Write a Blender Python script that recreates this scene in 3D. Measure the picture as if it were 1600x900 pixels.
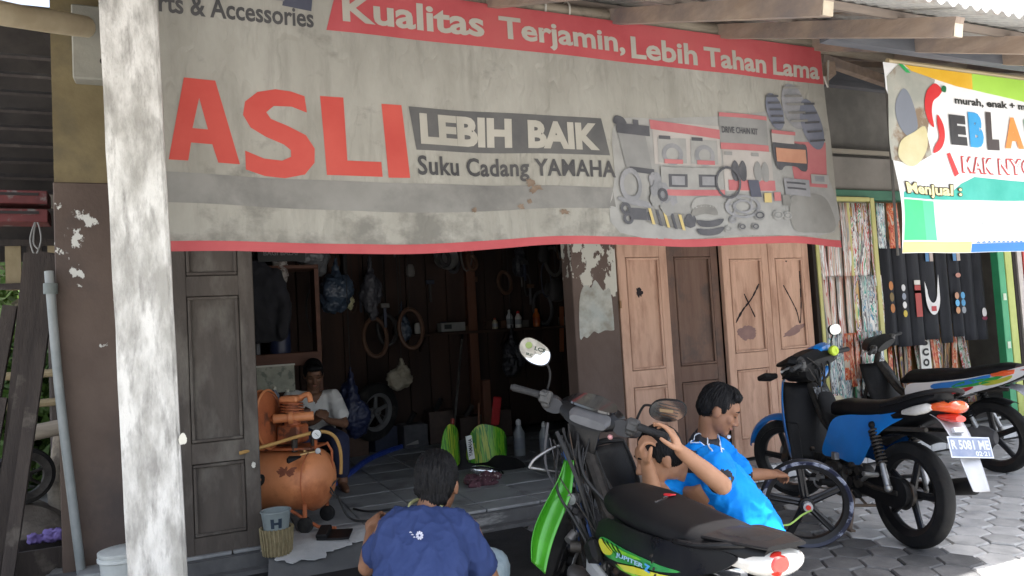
import bpy, bmesh, math, random
from mathutils import Vector, Matrix, noise
from math import sin, cos, pi, radians, sqrt, atan2, floor

for o in list(bpy.data.objects): bpy.data.objects.remove(o)
scene = bpy.context.scene
COL = scene.collection
RND = random.Random(7)

# ------------------------------------------------------------------ camera
CAM_YAW, CAM_PITCH, CAM_ROLL, CAM_H = radians(23.9), radians(3.0), radians(3.3), 1.335
cd = bpy.data.cameras.new('camera'); cam = bpy.data.objects.new('camera', cd); COL.objects.link(cam)
_f = Vector((sin(CAM_YAW)*cos(CAM_PITCH), cos(CAM_YAW)*cos(CAM_PITCH), sin(CAM_PITCH)))
_r = _f.cross(Vector((0, 0, 1))).normalized(); _u = _r.cross(_f)
_r, _u = cos(CAM_ROLL)*_r - sin(CAM_ROLL)*_u, sin(CAM_ROLL)*_r + cos(CAM_ROLL)*_u
cam.matrix_world = Matrix(((_r.x, _u.x, -_f.x, 0), (_r.y, _u.y, -_f.y, 0), (_r.z, _u.z, -_f.z, CAM_H), (0, 0, 0, 1)))
cd.sensor_width = 36; cd.lens = 36*1150/1600; cd.clip_start = .05; cd.clip_end = 3000
scene.camera = cam

# ------------------------------------------------------------------ sky and sun
SUN_EL, SUN_AZ = radians(74), radians(48)      # azimuth measured from -Y (the street side) towards +X
sd = Vector((sin(SUN_AZ)*cos(SUN_EL), -cos(SUN_AZ)*cos(SUN_EL), sin(SUN_EL)))
w = bpy.data.worlds.new('World'); scene.world = w; w.use_nodes = True
nt = w.node_tree; bgn = nt.nodes['Background']
sky = nt.nodes.new('ShaderNodeTexSky'); sky.sky_type = 'NISHITA'; sky.sun_disc = False
sky.sun_elevation = SUN_EL; sky.sun_rotation = atan2(sd.x, sd.y); sky.dust_density = 4.0; sky.air_density = 1.0; sky.ozone_density = 1.0
hs = nt.nodes.new('ShaderNodeHueSaturation'); hs.inputs['Saturation'].default_value = .62     # milky tropical haze
nt.links.new(sky.outputs[0], hs.inputs['Color']); nt.links.new(hs.outputs[0], bgn.inputs['Color'])
bgn.inputs['Strength'].default_value = .15
sl = bpy.data.lights.new('sun', 'SUN'); sl.energy = 4.8; sl.angle = radians(.6); sl.color = (1, .965, .92)
so = bpy.data.objects.new('sun', sl); COL.objects.link(so); so.rotation_euler = sd.to_track_quat('Z', 'Y').to_euler(); so.location = (0, 0, 12)
scene.view_settings.view_transform = 'Standard'; scene.view_settings.look = 'None'
scene.view_settings.gamma = 1; scene.view_settings.use_curve_mapping = False
scene.view_settings.exposure = 1.72
scene.render.engine = 'CYCLES'
try:
    scene.cycles.max_bounces = 7; scene.cycles.diffuse_bounces = 4; scene.cycles.use_denoising = True
except Exception: pass

# ------------------------------------------------------------------ materials
MATS = {}
def hexc(h):
    h = h.lstrip('#'); out = []
    for i in (0, 2, 4):
        c = int(h[i:i+2], 16)/255; out.append(c/12.92 if c <= .04045 else ((c+.055)/1.055)**2.4)
    return tuple(out)
def C4(c):
    if isinstance(c, str): c = hexc(c)
    return (c[0], c[1], c[2], 1)
def mat(name, c1, c2=None, scale=6, rough=.6, metal=0, bump=0, bscale=40, c3=None, s3=3, t3=.55, coat=0, spec=.5,
        stretch=(1, 1, 1), lo=.35, hi=.65, rand=0, alpha=1, trans=0, w3=.04, rvar=0, s3s=(1, 1, 1), emit=0, sheen=0):
    """Principled surface: two colours mixed by noise, an optional third as patches with a sharp edge, fine bump."""
    if name in MATS: return MATS[name]
    m = bpy.data.materials.new(name); m.use_nodes = True; t = m.node_tree; n = t.nodes; L = t.links.new
    b = n['Principled BSDF']; b.inputs['Roughness'].default_value = rough; b.inputs['Metallic'].default_value = metal
    b.inputs['Coat Weight'].default_value = coat; b.inputs['Coat Roughness'].default_value = .08
    b.inputs['Specular IOR Level'].default_value = spec
    if sheen: b.inputs['Sheen Weight'].default_value = sheen
    b.inputs['Base Color'].default_value = C4(c1); m.diffuse_color = C4(c1)
    tc = n.new('ShaderNodeTexCoord'); oi = n.new('ShaderNodeObjectInfo')
    def nz(sc, st, det=5):
        mp = n.new('ShaderNodeMapping'); mp.inputs['Scale'].default_value = st; L(tc.outputs['Object'], mp.inputs[0])
        cb = n.new('ShaderNodeVectorMath'); cb.operation = 'MULTIPLY_ADD'   # every copy gets its own piece of the pattern
        L(oi.outputs['Random'], cb.inputs[0]); cb.inputs[1].default_value = (17, 31, 23); L(mp.outputs[0], cb.inputs[2])
        k = n.new('ShaderNodeTexNoise'); k.inputs['Scale'].default_value = sc; k.inputs['Detail'].default_value = det; k.inputs['Roughness'].default_value = .62
        L(cb.outputs[0], k.inputs['Vector']); return k.outputs['Fac']
    def ramp(src, a, z):
        r = n.new('ShaderNodeMapRange'); r.inputs[1].default_value = a; r.inputs[2].default_value = z; L(src, r.inputs[0]); return r.outputs[0]
    def mix(fac, a, bb):
        x = n.new('ShaderNodeMix'); x.data_type = 'RGBA'
        if fac is not None: L(fac, x.inputs[0])
        for s, v in ((6, a), (7, bb)):
            if isinstance(v, tuple): x.inputs[s].default_value = v
            else: L(v, x.inputs[s])
        return x.outputs[2]
    col = C4(c1); first = None
    if c2 is not None:
        first = nz(scale, stretch); col = mix(ramp(first, lo, hi), C4(c1), C4(c2))
    if c3 is not None:
        col = mix(ramp(nz(s3, s3s, 7), t3-w3, t3+w3), col, C4(c3))
    if rand:
        h = n.new('ShaderNodeHueSaturation'); r = n.new('ShaderNodeMapRange'); L(oi.outputs['Random'], r.inputs[0])
        r.inputs[3].default_value = 1-rand; r.inputs[4].default_value = 1+rand; L(r.outputs[0], h.inputs['Value'])
        if isinstance(col, tuple): h.inputs['Color'].default_value = col
        else: L(col, h.inputs['Color'])
        col = h.outputs[0]
    if not isinstance(col, tuple): L(col, b.inputs['Base Color'])
    else: b.inputs['Base Color'].default_value = col
    if rvar and first is not None:
        r = n.new('ShaderNodeMapRange'); L(first, r.inputs[0]); r.inputs[1].default_value = .3; r.inputs[2].default_value = .7
        r.inputs[3].default_value = max(.02, rough-rvar); r.inputs[4].default_value = min(1, rough+rvar); L(r.outputs[0], b.inputs['Roughness'])
    if bump:
        bp = n.new('ShaderNodeBump'); bp.inputs['Strength'].default_value = bump; bp.inputs['Distance'].default_value = .01
        L(nz(bscale, stretch, 6), bp.inputs['Height']); L(bp.outputs[0], b.inputs['Normal'])
    if alpha < 1: b.inputs['Alpha'].default_value = alpha
    if trans: b.inputs['Transmission Weight'].default_value = trans
    if emit:
        b.inputs['Emission Color'].default_value = C4(c1); b.inputs['Emission Strength'].default_value = emit
    MATS[name] = m; return m
def flat(c, rough=.55, **k):
    """plain paint or print of one colour with a little unevenness"""
    key = 'paint_%s_%d' % (c if isinstance(c, str) else '_'.join('%.2f' % v for v in c), rough*100) + ''.join(sorted(k)).replace('.', '')
    c = hexc(c) if isinstance(c, str) else c
    return mat(key, tuple(v*.9 for v in c), tuple(min(1, v*1.08) for v in c), 9, rough, **k)

# ------------------------------------------------------------------ objects
def link(name, data, parent=None):
    o = bpy.data.objects.new(name, data); COL.objects.link(o)
    if parent is not None: o.parent = parent
    return o
def tag(o, label=None, cat=None, group=None, kind=None):
    if label: o['label'] = label
    if cat: o['category'] = cat
    if group: o['group'] = group
    if kind: o['kind'] = kind
    return o
def thing(name, label, cat, loc=(0, 0, 0), rotz=0, group=None):
    e = link(name, None); e.location = loc; e.rotation_euler = (0, 0, rotz); e.empty_display_size = .1
    return tag(e, label, cat, group)
def copy_tree(o, parent=None):
    c = o.copy(); COL.objects.link(c); c.parent = parent
    for ch in list(o.children): copy_tree(ch, c)
    return c
def setup_mesh(me, mats, smooth=35):
    if not isinstance(mats, (list, tuple)): mats = [mats]
    for m in mats: me.materials.append(m)
    if smooth is not None and len(me.polygons):
        me.polygons.foreach_set('use_smooth', [True]*len(me.polygons))
        me.set_sharp_from_angle(angle=radians(smooth))
    me.update()

def frame_of(d):
    d = Vector(d).normalized(); a = Vector((0, 0, 1)) if abs(d.z) < .9 else Vector((1, 0, 0))
    x = a.cross(d).normalized(); return x, d.cross(x).normalized(), d

class G:
    """collects geometry; build() links it as one mesh object"""
    def __init__(s): s.v = []; s.f = []; s.mi = []; s.cur = 0
    def m(s, i): s.cur = i; return s
    def add(s, vs, fs, M=None):
        k = len(s.v); s.v += [tuple(M @ Vector(p)) if M else tuple(p) for p in vs]
        for f in fs: s.f.append(tuple(i+k for i in f)); s.mi.append(s.cur)
        return s
    def box(s, c, d, rot=None, bev=0):
        x, y, z = [q/2 for q in d]
        M = Matrix.Translation(c)
        if rot is not None: M = M @ (rot if isinstance(rot, Matrix) else Matrix.Rotation(rot, 4, 'Z'))
        if bev:
            bm = bmesh.new(); bmesh.ops.create_cube(bm, size=1); bmesh.ops.scale(bm, vec=d, verts=bm.verts)
            bmesh.ops.bevel(bm, geom=list(bm.edges), offset=bev, segments=1, affect='EDGES')
            bm.verts.index_update(); r = s.add([p.co.copy() for p in bm.verts], [[q.index for q in f.verts] for f in bm.faces], M); bm.free(); return r
        vs = [(-x, -y, -z), (x, -y, -z), (x, y, -z), (-x, y, -z), (-x, -y, z), (x, -y, z), (x, y, z), (-x, y, z)]
        return s.add(vs, [(0, 3, 2, 1), (4, 5, 6, 7), (0, 1, 5, 4), (1, 2, 6, 5), (2, 3, 7, 6), (3, 0, 4, 7)], M)
    def bar(s, p0, p1, w, h, up=(0, 0, 1)):
        """rectangular bar between two points, w across, h along 'up'"""
        p0, p1 = Vector(p0), Vector(p1); d = (p1-p0); L = d.length; d.normalize(); up = Vector(up)
        x = d.cross(up)
        if x.length < 1e-4: x = d.cross(Vector((1, 0, 0)))
        x.normalize(); z = x.cross(d); M = Matrix(((x.x, d.x, z.x, 0), (x.y, d.y, z.y, 0), (x.z, d.z, z.z, 0), (0, 0, 0, 1)))
        M.translation = (p0+p1)/2; a, b, c = w/2, L/2, h/2
        vs = [(-a, -b, -c), (a, -b, -c), (a, b, -c), (-a, b, -c), (-a, -b, c), (a, -b, c), (a, b, c), (-a, b, c)]
        return s.add(vs, [(0, 3, 2, 1), (4, 5, 6, 7), (0, 1, 5, 4), (1, 2, 6, 5), (2, 3, 7, 6), (3, 0, 4, 7)], M)
    def tube(s, path, r, n=8, closed=False, cap=True):
        P = [Vector(p) for p in path]; N = len(P); R = r if isinstance(r, (list, tuple)) else [r]*N
        k = len(s.v); x = None
        for i, p in enumerate(P):
            if closed: t = P[(i+1) % N]-P[i-1]
            else: t = P[min(i+1, N-1)]-P[max(i-1, 0)]
            if t.length < 1e-9: t = Vector((0, 0, 1))
            t.normalize()
            if x is None: x, y, _ = frame_of(t)
            else: x = (x-t*x.dot(t)).normalized(); y = t.cross(x)
            s.v += [tuple(p+(x*cos(2*pi*j/n)+y*sin(2*pi*j/n))*R[i]) for j in range(n)]
        for i in range(N if closed else N-1):
            a, b = k+i*n, k+((i+1) % N)*n
            for j in range(n): s.f.append((a+j, a+(j+1) % n, b+(j+1) % n, b+j)); s.mi.append(s.cur)
        if cap and not closed:
            s.f.append(tuple(k+j for j in reversed(range(n)))); s.f.append(tuple(k+(N-1)*n+j for j in range(n))); s.mi += [s.cur]*2
        return s
    def cyl(s, p0, p1, r0, r1=None, n=16): return s.tube([p0, p1], [r0, r0 if r1 is None else r1], n)
    def lathe(s, prof, c=(0, 0, 0), axis=(0, 0, 1), n=24, a0=0, a1=2*pi):
        x, y, z = frame_of(axis); c = Vector(c); k = len(s.v); full = abs(a1-a0-2*pi) < 1e-6; N = n if full else n+1
        for (r, h) in prof:
            for j in range(N):
                a = a0+(a1-a0)*j/n; s.v.append(tuple(c+z*h+(x*cos(a)+y*sin(a))*r))
        for i in range(len(prof)-1):
            for j in range(n):
                q = (j+1) % N; s.f.append((k+i*N+j, k+i*N+q, k+(i+1)*N+q, k+(i+1)*N+j)); s.mi.append(s.cur)
        return s
    def ball(s, c, r, n=14, m=9, M=None):
        r = (r, r, r) if not isinstance(r, (tuple, list)) else r; vs = []; fs = []
        T = Matrix.Translation(c) @ (M.to_4x4() if M else Matrix())
        for i in range(m+1):
            t = pi*i/m
            for j in range(n): a = 2*pi*j/n; vs.append((r[0]*sin(t)*cos(a), r[1]*sin(t)*sin(a), r[2]*cos(t)))
        for i in range(m):
            for j in range(n): q = (j+1) % n; fs.append((i*n+j, (i+1)*n+j, (i+1)*n+q, i*n+q))
        return s.add(vs, fs, T)
    def loft(s, secs, n=20, cap=True, M=None):
        """secs: (center, halfwidth, halfheight[, exponent, tilt]) rings lying across the x axis; y is width and z is height"""
        k = len(s.v); vs = []; fs = []
        for q in secs:
            c, a, b = q[0], q[1], q[2]; e = q[3] if len(q) > 3 else 2.; tl = q[4] if len(q) > 4 else 0.
            for j in range(n):
                t = 2*pi*j/n; ct, st = cos(t), sin(t)
                yy = a*math.copysign(abs(ct)**(2/e), ct); zz = b*math.copysign(abs(st)**(2/e), st)
                vs.append((c[0]-zz*sin(tl), c[1]+yy, c[2]+zz*cos(tl)))
        for i in range(len(secs)-1):
            for j in range(n): q = (j+1) % n; fs.append((i*n+j, i*n+q, (i+1)*n+q, (i+1)*n+j))
        if cap: fs.append(tuple(reversed(range(n)))); fs.append(tuple((len(secs)-1)*n+j for j in range(n)))
        return s.add(vs, fs, M)
    def grid(s, fn, nu, nv):
        k = len(s.v)
        for i in range(nu+1):
            for j in range(nv+1): s.v.append(tuple(fn(i/nu, j/nv)))
        for i in range(nu):
            for j in range(nv):
                a = k+i*(nv+1)+j; s.f.append((a, a+nv+1, a+nv+2, a+1)); s.mi.append(s.cur)
        return s
    def sheet(s, outline, fn=None, step=.05, thick=0, holes=()):
        """flat outline(s) in 2D, cut to a grid of 'step', mapped by fn(u,v,h) to space; thick gives it a back and sides"""
        vs, fs = poly2d(outline, step, holes)
        fn = fn or (lambda u, v, h: (u, v, h))
        if not thick: return s.add([fn(u, v, 0) for u, v in vs], fs)
        n = len(vs); cnt = {}
        for f in fs:
            for a, b in zip(f, f[1:]+f[:1]): cnt[(a, b)] = 1
        sides = [(a, b) for (a, b) in cnt if (b, a) not in cnt]
        return s.add([fn(u, v, thick/2) for u, v in vs]+[fn(u, v, -thick/2) for u, v in vs],
                     [list(f) for f in fs]+[[i+n for i in reversed(f)] for f in fs]+[[b, a, a+n, b+n] for a, b in sides])
    def mesh(s, name):
        me = bpy.data.meshes.new(name); me.from_pydata(s.v, [], s.f); me.validate(); return me
    def build(s, name, mats, parent=None, smooth=35, fix=False, bev=0, sub=0, solid=0):
        me = bpy.data.meshes.new(name); me.from_pydata(s.v, [], s.f)
        me.polygons.foreach_set('material_index', s.mi)
        if fix or bev or sub or solid:
            bm = bmesh.new(); bm.from_mesh(me); bmesh.ops.recalc_face_normals(bm, faces=bm.faces); bm.to_mesh(me); bm.free()
        setup_mesh(me, mats, smooth); o = link(name, me, parent)
        if solid: q = o.modifiers.new('solidify', 'SOLIDIFY'); q.thickness = solid; q.offset = 0
        if bev: q = o.modifiers.new('bevel', 'BEVEL'); q.width = bev; q.segments = 2; q.limit_method = 'ANGLE'; q.angle_limit = radians(40)
        if sub: q = o.modifiers.new('subdivide', 'SUBSURF'); q.levels = sub; q.render_levels = sub
        return o

def poly2d(outline, step, holes=()):
    bm = bmesh.new()
    for ol in [outline]+list(holes):
        vs = [bm.verts.new((p[0], p[1], 0)) for p in ol]
        for a, b in zip(vs, vs[1:]+vs[:1]): bm.edges.new((a, b))
    bmesh.ops.triangle_fill(bm, use_beauty=True, use_dissolve=False, edges=list(bm.edges))
    return cut2d(bm, step)
def cut2d(bm, step):
    if step:
        xs = [v.co.x for v in bm.verts]; ys = [v.co.y for v in bm.verts]
        for ax, lo, hi in ((0, min(xs), max(xs)), (1, min(ys), max(ys))):
            k = floor(lo/step)+1
            while k*step < hi-1e-6:
                co = Vector((k*step, 0, 0)) if ax == 0 else Vector((0, k*step, 0)); no = Vector((1, 0, 0)) if ax == 0 else Vector((0, 1, 0))
                bmesh.ops.bisect_plane(bm, geom=list(bm.verts)+list(bm.edges)+list(bm.faces), plane_co=co, plane_no=no, dist=1e-6); k += 1
    bmesh.ops.recalc_face_normals(bm, faces=bm.faces)
    if bm.faces and sum(f.normal.z for f in bm.faces) < 0: bmesh.ops.reverse_faces(bm, faces=bm.faces)
    bm.verts.index_update(); vs = [(v.co.x, v.co.y) for v in bm.verts]; fs = [[v.index for v in f.verts] for f in bm.faces]; bm.free()
    return vs, fs

def text2d(body, x0, x1, y0, y1, bold=.02, step=0, shear=0, spacing=1.0, italic=0):
    """letters as flat faces fitted into a rectangle: returns verts (u,v) and faces"""
    cu = bpy.data.curves.new('t', 'FONT'); cu.body = body; cu.size = 1; cu.offset = bold; cu.resolution_u = 3; cu.space_character = spacing
    cu.shear = italic
    ob = bpy.data.objects.new('t', cu); COL.objects.link(ob)
    me = bpy.data.meshes.new_from_object(ob.evaluated_get(bpy.context.evaluated_depsgraph_get()))
    bpy.data.objects.remove(ob); bpy.data.curves.remove(cu)
    bm = bmesh.new(); bm.from_mesh(me); bpy.data.meshes.remove(me)
    bmesh.ops.remove_doubles(bm, verts=bm.verts, dist=1e-5)
    xs = [v.co.x for v in bm.verts]; ys = [v.co.y for v in bm.verts]; ax, bx, ay, by = min(xs), max(xs), min(ys), max(ys)
    for v in bm.verts:
        u = (v.co.x-ax)/(bx-ax); q = (v.co.y-ay)/(by-ay); v.co = Vector((x0+(x1-x0)*u, y0+(y1-y0)*q+shear*(u), 0))
    return cut2d(bm, step)
def gtext(g, body, box, fn, bold=.02, step=0, **k):
    vs, fs = text2d(body, *box, bold=bold, step=step, **k)
    return g.add([fn(u, v, 0) for u, v in vs], fs)

def arc(cx, cy, r, a0, a1, n=10, ry=None):
    ry = r if ry is None else ry
    return [(cx+r*cos(a0+(a1-a0)*i/n), cy+ry*sin(a0+(a1-a0)*i/n)) for i in range(n+1)]
def spline(pts, n=6, closed=False):
    """Catmull-Rom through the points"""
    P = [Vector(p) for p in pts]; N = len(P); out = []
    rng = range(N if closed else N-1)
    for i in rng:
        if closed: a, b, c, d = P[i-1], P[i], P[(i+1) % N], P[(i+2) % N]
        else: a, b, c, d = P[max(i-1, 0)], P[i], P[i+1], P[min(i+2, N-1)]
        for k in range(n):
            t = k/n; out.append(.5*((2*b)+(c-a)*t+(2*a-5*b+4*c-d)*t*t+(3*b-a-3*c+d)*t**3))
    if not closed: out.append(P[-1])
    return out
def sp2(pts, n=5): return [(p.x, p.y) for p in spline([(a, b, 0) for a, b in pts], n, True)]

def remesh(g, voxel, smooth=6, factor=.5):
    me = g.mesh('tmp'); ob = bpy.data.objects.new('tmp', me); COL.objects.link(ob)
    r = ob.modifiers.new('r', 'REMESH'); r.mode = 'VOXEL'; r.voxel_size = voxel
    if smooth: q = ob.modifiers.new('s', 'SMOOTH'); q.iterations = smooth; q.factor = factor
    out = bpy.data.meshes.new_from_object(ob.evaluated_get(bpy.context.evaluated_depsgraph_get()))
    bpy.data.objects.remove(ob); bpy.data.meshes.remove(me)
    return out
# ================================================================== SETTING
# ---- ground
g = G(); g.box((0, 10, -.10), (160, 160, .1))
tag(g.build('ground', mat('dusty_ground', (.31, .305, .295), (.40, .395, .38), .8, .95, bump=.5, bscale=12, c3=(.23, .225, .215), s3=.5, t3=.6, w3=.1)), kind='structure')
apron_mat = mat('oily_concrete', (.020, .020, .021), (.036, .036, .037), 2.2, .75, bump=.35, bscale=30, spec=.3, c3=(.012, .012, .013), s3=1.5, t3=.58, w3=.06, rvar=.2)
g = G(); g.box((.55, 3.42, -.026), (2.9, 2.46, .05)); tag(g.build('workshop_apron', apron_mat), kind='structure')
g = G(); g.box((5.6, 3.36, -.034), (7.2, 2.58, .03)); bed = tag(g.build('pavement', mat('joint_sand', (.16, .155, .145), (.24, .23, .215), 14, .95, bump=.4)), kind='structure')
paver_mat = mat('hex_paver', (.42, .42, .41), (.54, .535, .52), 5, .9, bump=.55, bscale=60, c3=(.30, .30, .295), s3=4.5, t3=.6, w3=.12, rand=.14)
shaded_oily_paver = mat('shade_and_oil_paver', (.095, .096, .098), (.16, .16, .158), 5, .75, bump=.55, bscale=60, c3=(.075, .075, .076), s3=4.5, t3=.56, w3=.12, rand=.2)  # darker paver copy: oil stains plus the repair corner's shade put into the colour
def hexmesh(r, zt, zb, ch):
    vs = []
    for rr, z in ((r, zb), (r, zt-ch), (r-ch, zt)): vs += [(rr*cos(pi/3*k), rr*sin(pi/3*k), z) for k in range(6)]
    fs = [(12, 13, 14, 15, 16, 17)]
    for a in (0, 6):
        for k in range(6): q = (k+1) % 6; fs.append((a+k, a+q, a+6+q, a+6+k))
    return vs, fs
hv, hf = hexmesh(.1085, 0, -.02, .008)
hme = bpy.data.meshes.new('paver'); hme.from_pydata(hv, [], hf); setup_mesh(hme, paver_mat, 20)
hme2 = hme.copy(); hme2.name = 'paver'; hme2.materials.clear(); hme2.materials.append(shaded_oily_paver)
def shaded_oiled(x, y): return ((x-2.5)**2+((y-3.3)*.8)**2)**.5+.35*noise.noise(Vector((x*2.3, y*2.3, 7))) < 1.28  # zone of the pavers coloured dark for oil and shade
spots = []
R6 = .112
for i in range(60):
    for j in range(22):
        x = 2.10+i*1.5*R6; y = 2.16+(j+.5*(i % 2))*sqrt(3)*R6
        if x < 9 and y < 4.5: spots.append((x, y))
def seen(p):   # roughly how large the paver shows: near ones right of the repair corner first
    return (p[0]**2+p[1]**2) + (8 if p[1] > 4.0 else 0)+(3 if p[0] < 2.5 else 0)
spots.sort(key=seen); far = G()
for k, (x, y) in enumerate(spots):
    dz = RND.uniform(-.006, .003); rx, ry = RND.uniform(-.02, .02), RND.uniform(-.02, .02)
    if k < 296:
        o = link('paver', hme2 if shaded_oiled(x, y) else hme, bed); o.location = (x, y, dz); o.rotation_euler = (rx, ry, RND.choice((0, 1, 2, 3, 4, 5))*pi/3+RND.uniform(-.015, .015))
    else: far.add(hv, hf, Matrix.Translation((x, y, dz)) @ Matrix.Rotation(rx, 4, 'X'))
tag(far.build('farther_pavers', paver_mat, bed, 20), kind='stuff')

# ---- raised shop floor with tiles and a cement step
slab_m = mat('floor_cement', (.085, .088, .09), (.14, .14, .14), 3, .8, bump=.3, bscale=30)
g = G(); g.box((2.2, 7.05, .05), (5.9, 4.74, .10)); slab = tag(g.build('shop_floor', slab_m), kind='structure')
tile_m = mat('worn_floor_tile', (.24, .25, .255), (.36, .37, .37), 5, .5, bump=.12, bscale=30, c3=(.13, .13, .13), s3=3.2, t3=.60, w3=.1, rand=.12, rvar=.15)
tg = G(); tg.box((0, 0, 0), (.392, .392, .02), bev=.004); tme = tg.mesh('tile'); setup_mesh(tme, tile_m, 20)
tg = G(); tg.box((0, 0, 0), (.392, .20, .02), bev=.004); tme2 = tg.mesh('edge_tile'); setup_mesh(tme2, tile_m, 20)
for i in range(12):
    x = -.42+.4*i+.02
    if x > 3.1 and False: continue
    o = link('tile', tme2, slab); o.location = (x, 4.79, .112+RND.uniform(-.0015, .0015))
    for j in range(7):
        o = link('tile', tme, slab); o.location = (x, 5.095+.4*j, .112+RND.uniform(-.0015, .0015)); o.rotation_euler = (RND.uniform(-.004, .004), 0, RND.uniform(-.004, .004))
riser_m = mat('whitewashed_riser', (.07, .07, .072), (.12, .12, .12), 4, .85, bump=.5, bscale=25, c3=(.33, .33, .32), s3=5, t3=.60, w3=.05, s3s=(.5, 1, 2))
g = G(); g.box((1.35, 4.67, .05), (4.2, .035, .096)); g.box((1.35, 4.62, .008), (4.2, .08, .03))
g.build('step_riser', riser_m, slab)
wt = mat('white_wall_tile', (.62, .63, .63), (.72, .72, .72), 6, .25, c3=(.35, .34, .32), s3=5, t3=.66, rand=.05)
tg = G(); tg.box((0, 0, 0), (.192, .012, .115), bev=.003); tme = tg.mesh('riser_tile'); setup_mesh(tme, wt, 20)
g = G(); g.box((6.28, 4.75, .055), (5.6, .22, .108)); kerb = tag(g.build('tiled_step', slab_m), kind='structure')
for i in range(26):
    o = link('riser_tile', tme, kerb); o.location = (3.58+.2*i, 4.632, .055)
tg = G(); tg.box((0, 0, 0), (.192, .20, .014), bev=.003); tme = tg.mesh('tread_tile'); setup_mesh(tme, tile_m, 20)
for i in range(26):
    o = link('tread_tile', tme, kerb); o.location = (3.58+.2*i, 4.745, .114)
# spilled white cement on the step
def blob2(cx, cy, rx, ry, seed, n=60, rough=.25):
    out = []
    for k in range(n):
        a = 2*pi*k/n; q = 1+rough*noise.fractal(Vector((cos(a)*2.2+seed, sin(a)*2.2, seed*1.7)), .7, 2.3, 5)
        out.append((cx+rx*q*cos(a), cy+ry*q*sin(a)))
    return out
smear = mat('spilled_cement', (.36, .37, .37), (.46, .46, .455), 9, .9, bump=.5, bscale=50, c3=(.2, .2, .2), s3=9, t3=.66)
def rampz(y): return .1225 if y > 4.655 else .1225-(4.655-y)*.33
g = G(); g.add([(.40, 4.656, .119), (1.30, 4.656, .119), (1.38, 4.36, .0), (.36, 4.36, .0), (.40, 4.656, -.02), (1.30, 4.656, -.02)], [(0, 3, 2, 1), (0, 4, 3), (1, 2, 5)]); g.build('cement_ramp', slab_m, slab, fix=True)
g = G(); g.sheet(blob2(.62, 4.66, .26, .19, 3.1, 90, .35), lambda u, v, h: (u, v, rampz(v)+.0035+h), .05, .005); g.sheet(blob2(.95, 4.66, .20, .12, 8.3, 70, .35), lambda u, v, h: (u, v, rampz(v)+.0050+h), .05, .004)
tag(g.build('cement_spill', smear), 'pale dried cement spill on the floor edge below the orange compressor', 'cement spill')

# ================================================================== WORKSHOP BUILDING
bld = thing('workshop_building', 'old repair workshop with peeling brown plaster, panelled wooden doors and tin eave', 'building', (1.2, 5, 0))
def bp(x, y, z): return (x-1.2, y-5, z)      # world point -> building's own space
class BG(G):
    def build(s, name, mats, parent=None, **k):
        p = parent if parent is not None else bld
        s.v = [(a-1.2, b-5, c) for a, b, c in s.v]
        return G.build(s, name, mats, p, **k)
def paint_mat(name, base, base2, chip, zlo=None, zhi=None, t0=.68, t1=.45, sc=7, invert=False, st=(1, 1, 1), dark=None):
    """old paint with chips down to pale plaster; chips get denser towards zhi (object space height)"""
    m = bpy.data.materials.new(name); m.use_nodes = True; n = m.node_tree.nodes; L = m.node_tree.links.new; b = n['Principled BSDF']
    b.inputs['Roughness'].default_value = .72
    tc = n.new('ShaderNodeTexCoord'); mp = n.new('ShaderNodeMapping'); mp.inputs['Scale'].default_value = st; L(tc.outputs['Object'], mp.inputs[0])
    def nz(s, d=6):
        k = n.new('ShaderNodeTexNoise'); k.inputs['Scale'].default_value = s; k.inputs['Detail'].default_value = d; k.inputs['Roughness'].default_value = .6; L(mp.outputs[0], k.inputs[0]); return k.outputs['Fac']
    def mx(f, a, c):
        x = n.new('ShaderNodeMix'); x.data_type = 'RGBA'; L(f, x.inputs[0])
        for s, v in ((6, a), (7, c)):
            if isinstance(v, tuple): x.inputs[s].default_value = C4(v)
            else: L(v, x.inputs[s])
        return x.outputs[2]
    def rg(src, a, z, c=0, d=1):
        r = n.new('ShaderNodeMapRange'); L(src, r.inputs[0]); r.inputs[1].default_value = a; r.inputs[2].default_value = z; r.inputs[3].default_value = c; r.inputs[4].default_value = d; return r.outputs[0]
    col = mx(rg(nz(3), .35, .65), base, base2)
    if dark: col = mx(rg(nz(1.7), .52, .7), col, dark)
    f = nz(sc, 8)
    if zlo is not None:
        sx = n.new('ShaderNodeSeparateXYZ'); L(tc.outputs['Object'], sx.inputs[0]); th = rg(sx.outputs[2], zlo, zhi, t0, t1)
        sb = n.new('ShaderNodeMath'); sb.operation = 'SUBTRACT'; L(f, sb.inputs[0]); L(th, sb.inputs[1]); f2 = rg(sb.outputs[0], -.008, .012)
    else: f2 = rg(f, t0-.008, t0+.012)
    col = mx(f2, col, chip); L(col, b.inputs['Base Color'])
    bu = n.new('ShaderNodeBump'); bu.inputs['Strength'].default_value = .5; bu.inputs['Distance'].default_value = .006; bu.invert = True
    ad = n.new('ShaderNodeMath'); ad.operation = 'ADD'; L(f2, ad.inputs[0]); L(nz(40), ad.inputs[1]); L(ad.outputs[0], bu.inputs['Height']); L(bu.outputs[0], b.inputs['Normal'])
    return m
brown_l = paint_mat('brown_dado_paint', (.085, .058, .045), (.12, .085, .066), (.62, .62, .58), 1.0, 1.62, .74, .615, 6.5, st=(1, 1, .8), dark=(.06, .045, .04))
brown_r = paint_mat('flaking_brown_paint', (.10, .066, .052), (.135, .095, .078), (.58, .57, .50), 1.10, 1.70, .78, .470, 9, st=(1.15, 1, .75))
yellow_m = mat('ochre_limewash', (.155, .122, .062), (.22, .175, .092), 2.2, .92, bump=.4, bscale=22, c3=(.11, .095, .062), s3=2.6, t3=.6, w3=.12)
grey_pl = mat('grey_plaster', (.24, .235, .20), (.33, .32, .27), 3, .92, bump=.5, bscale=22)
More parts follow.
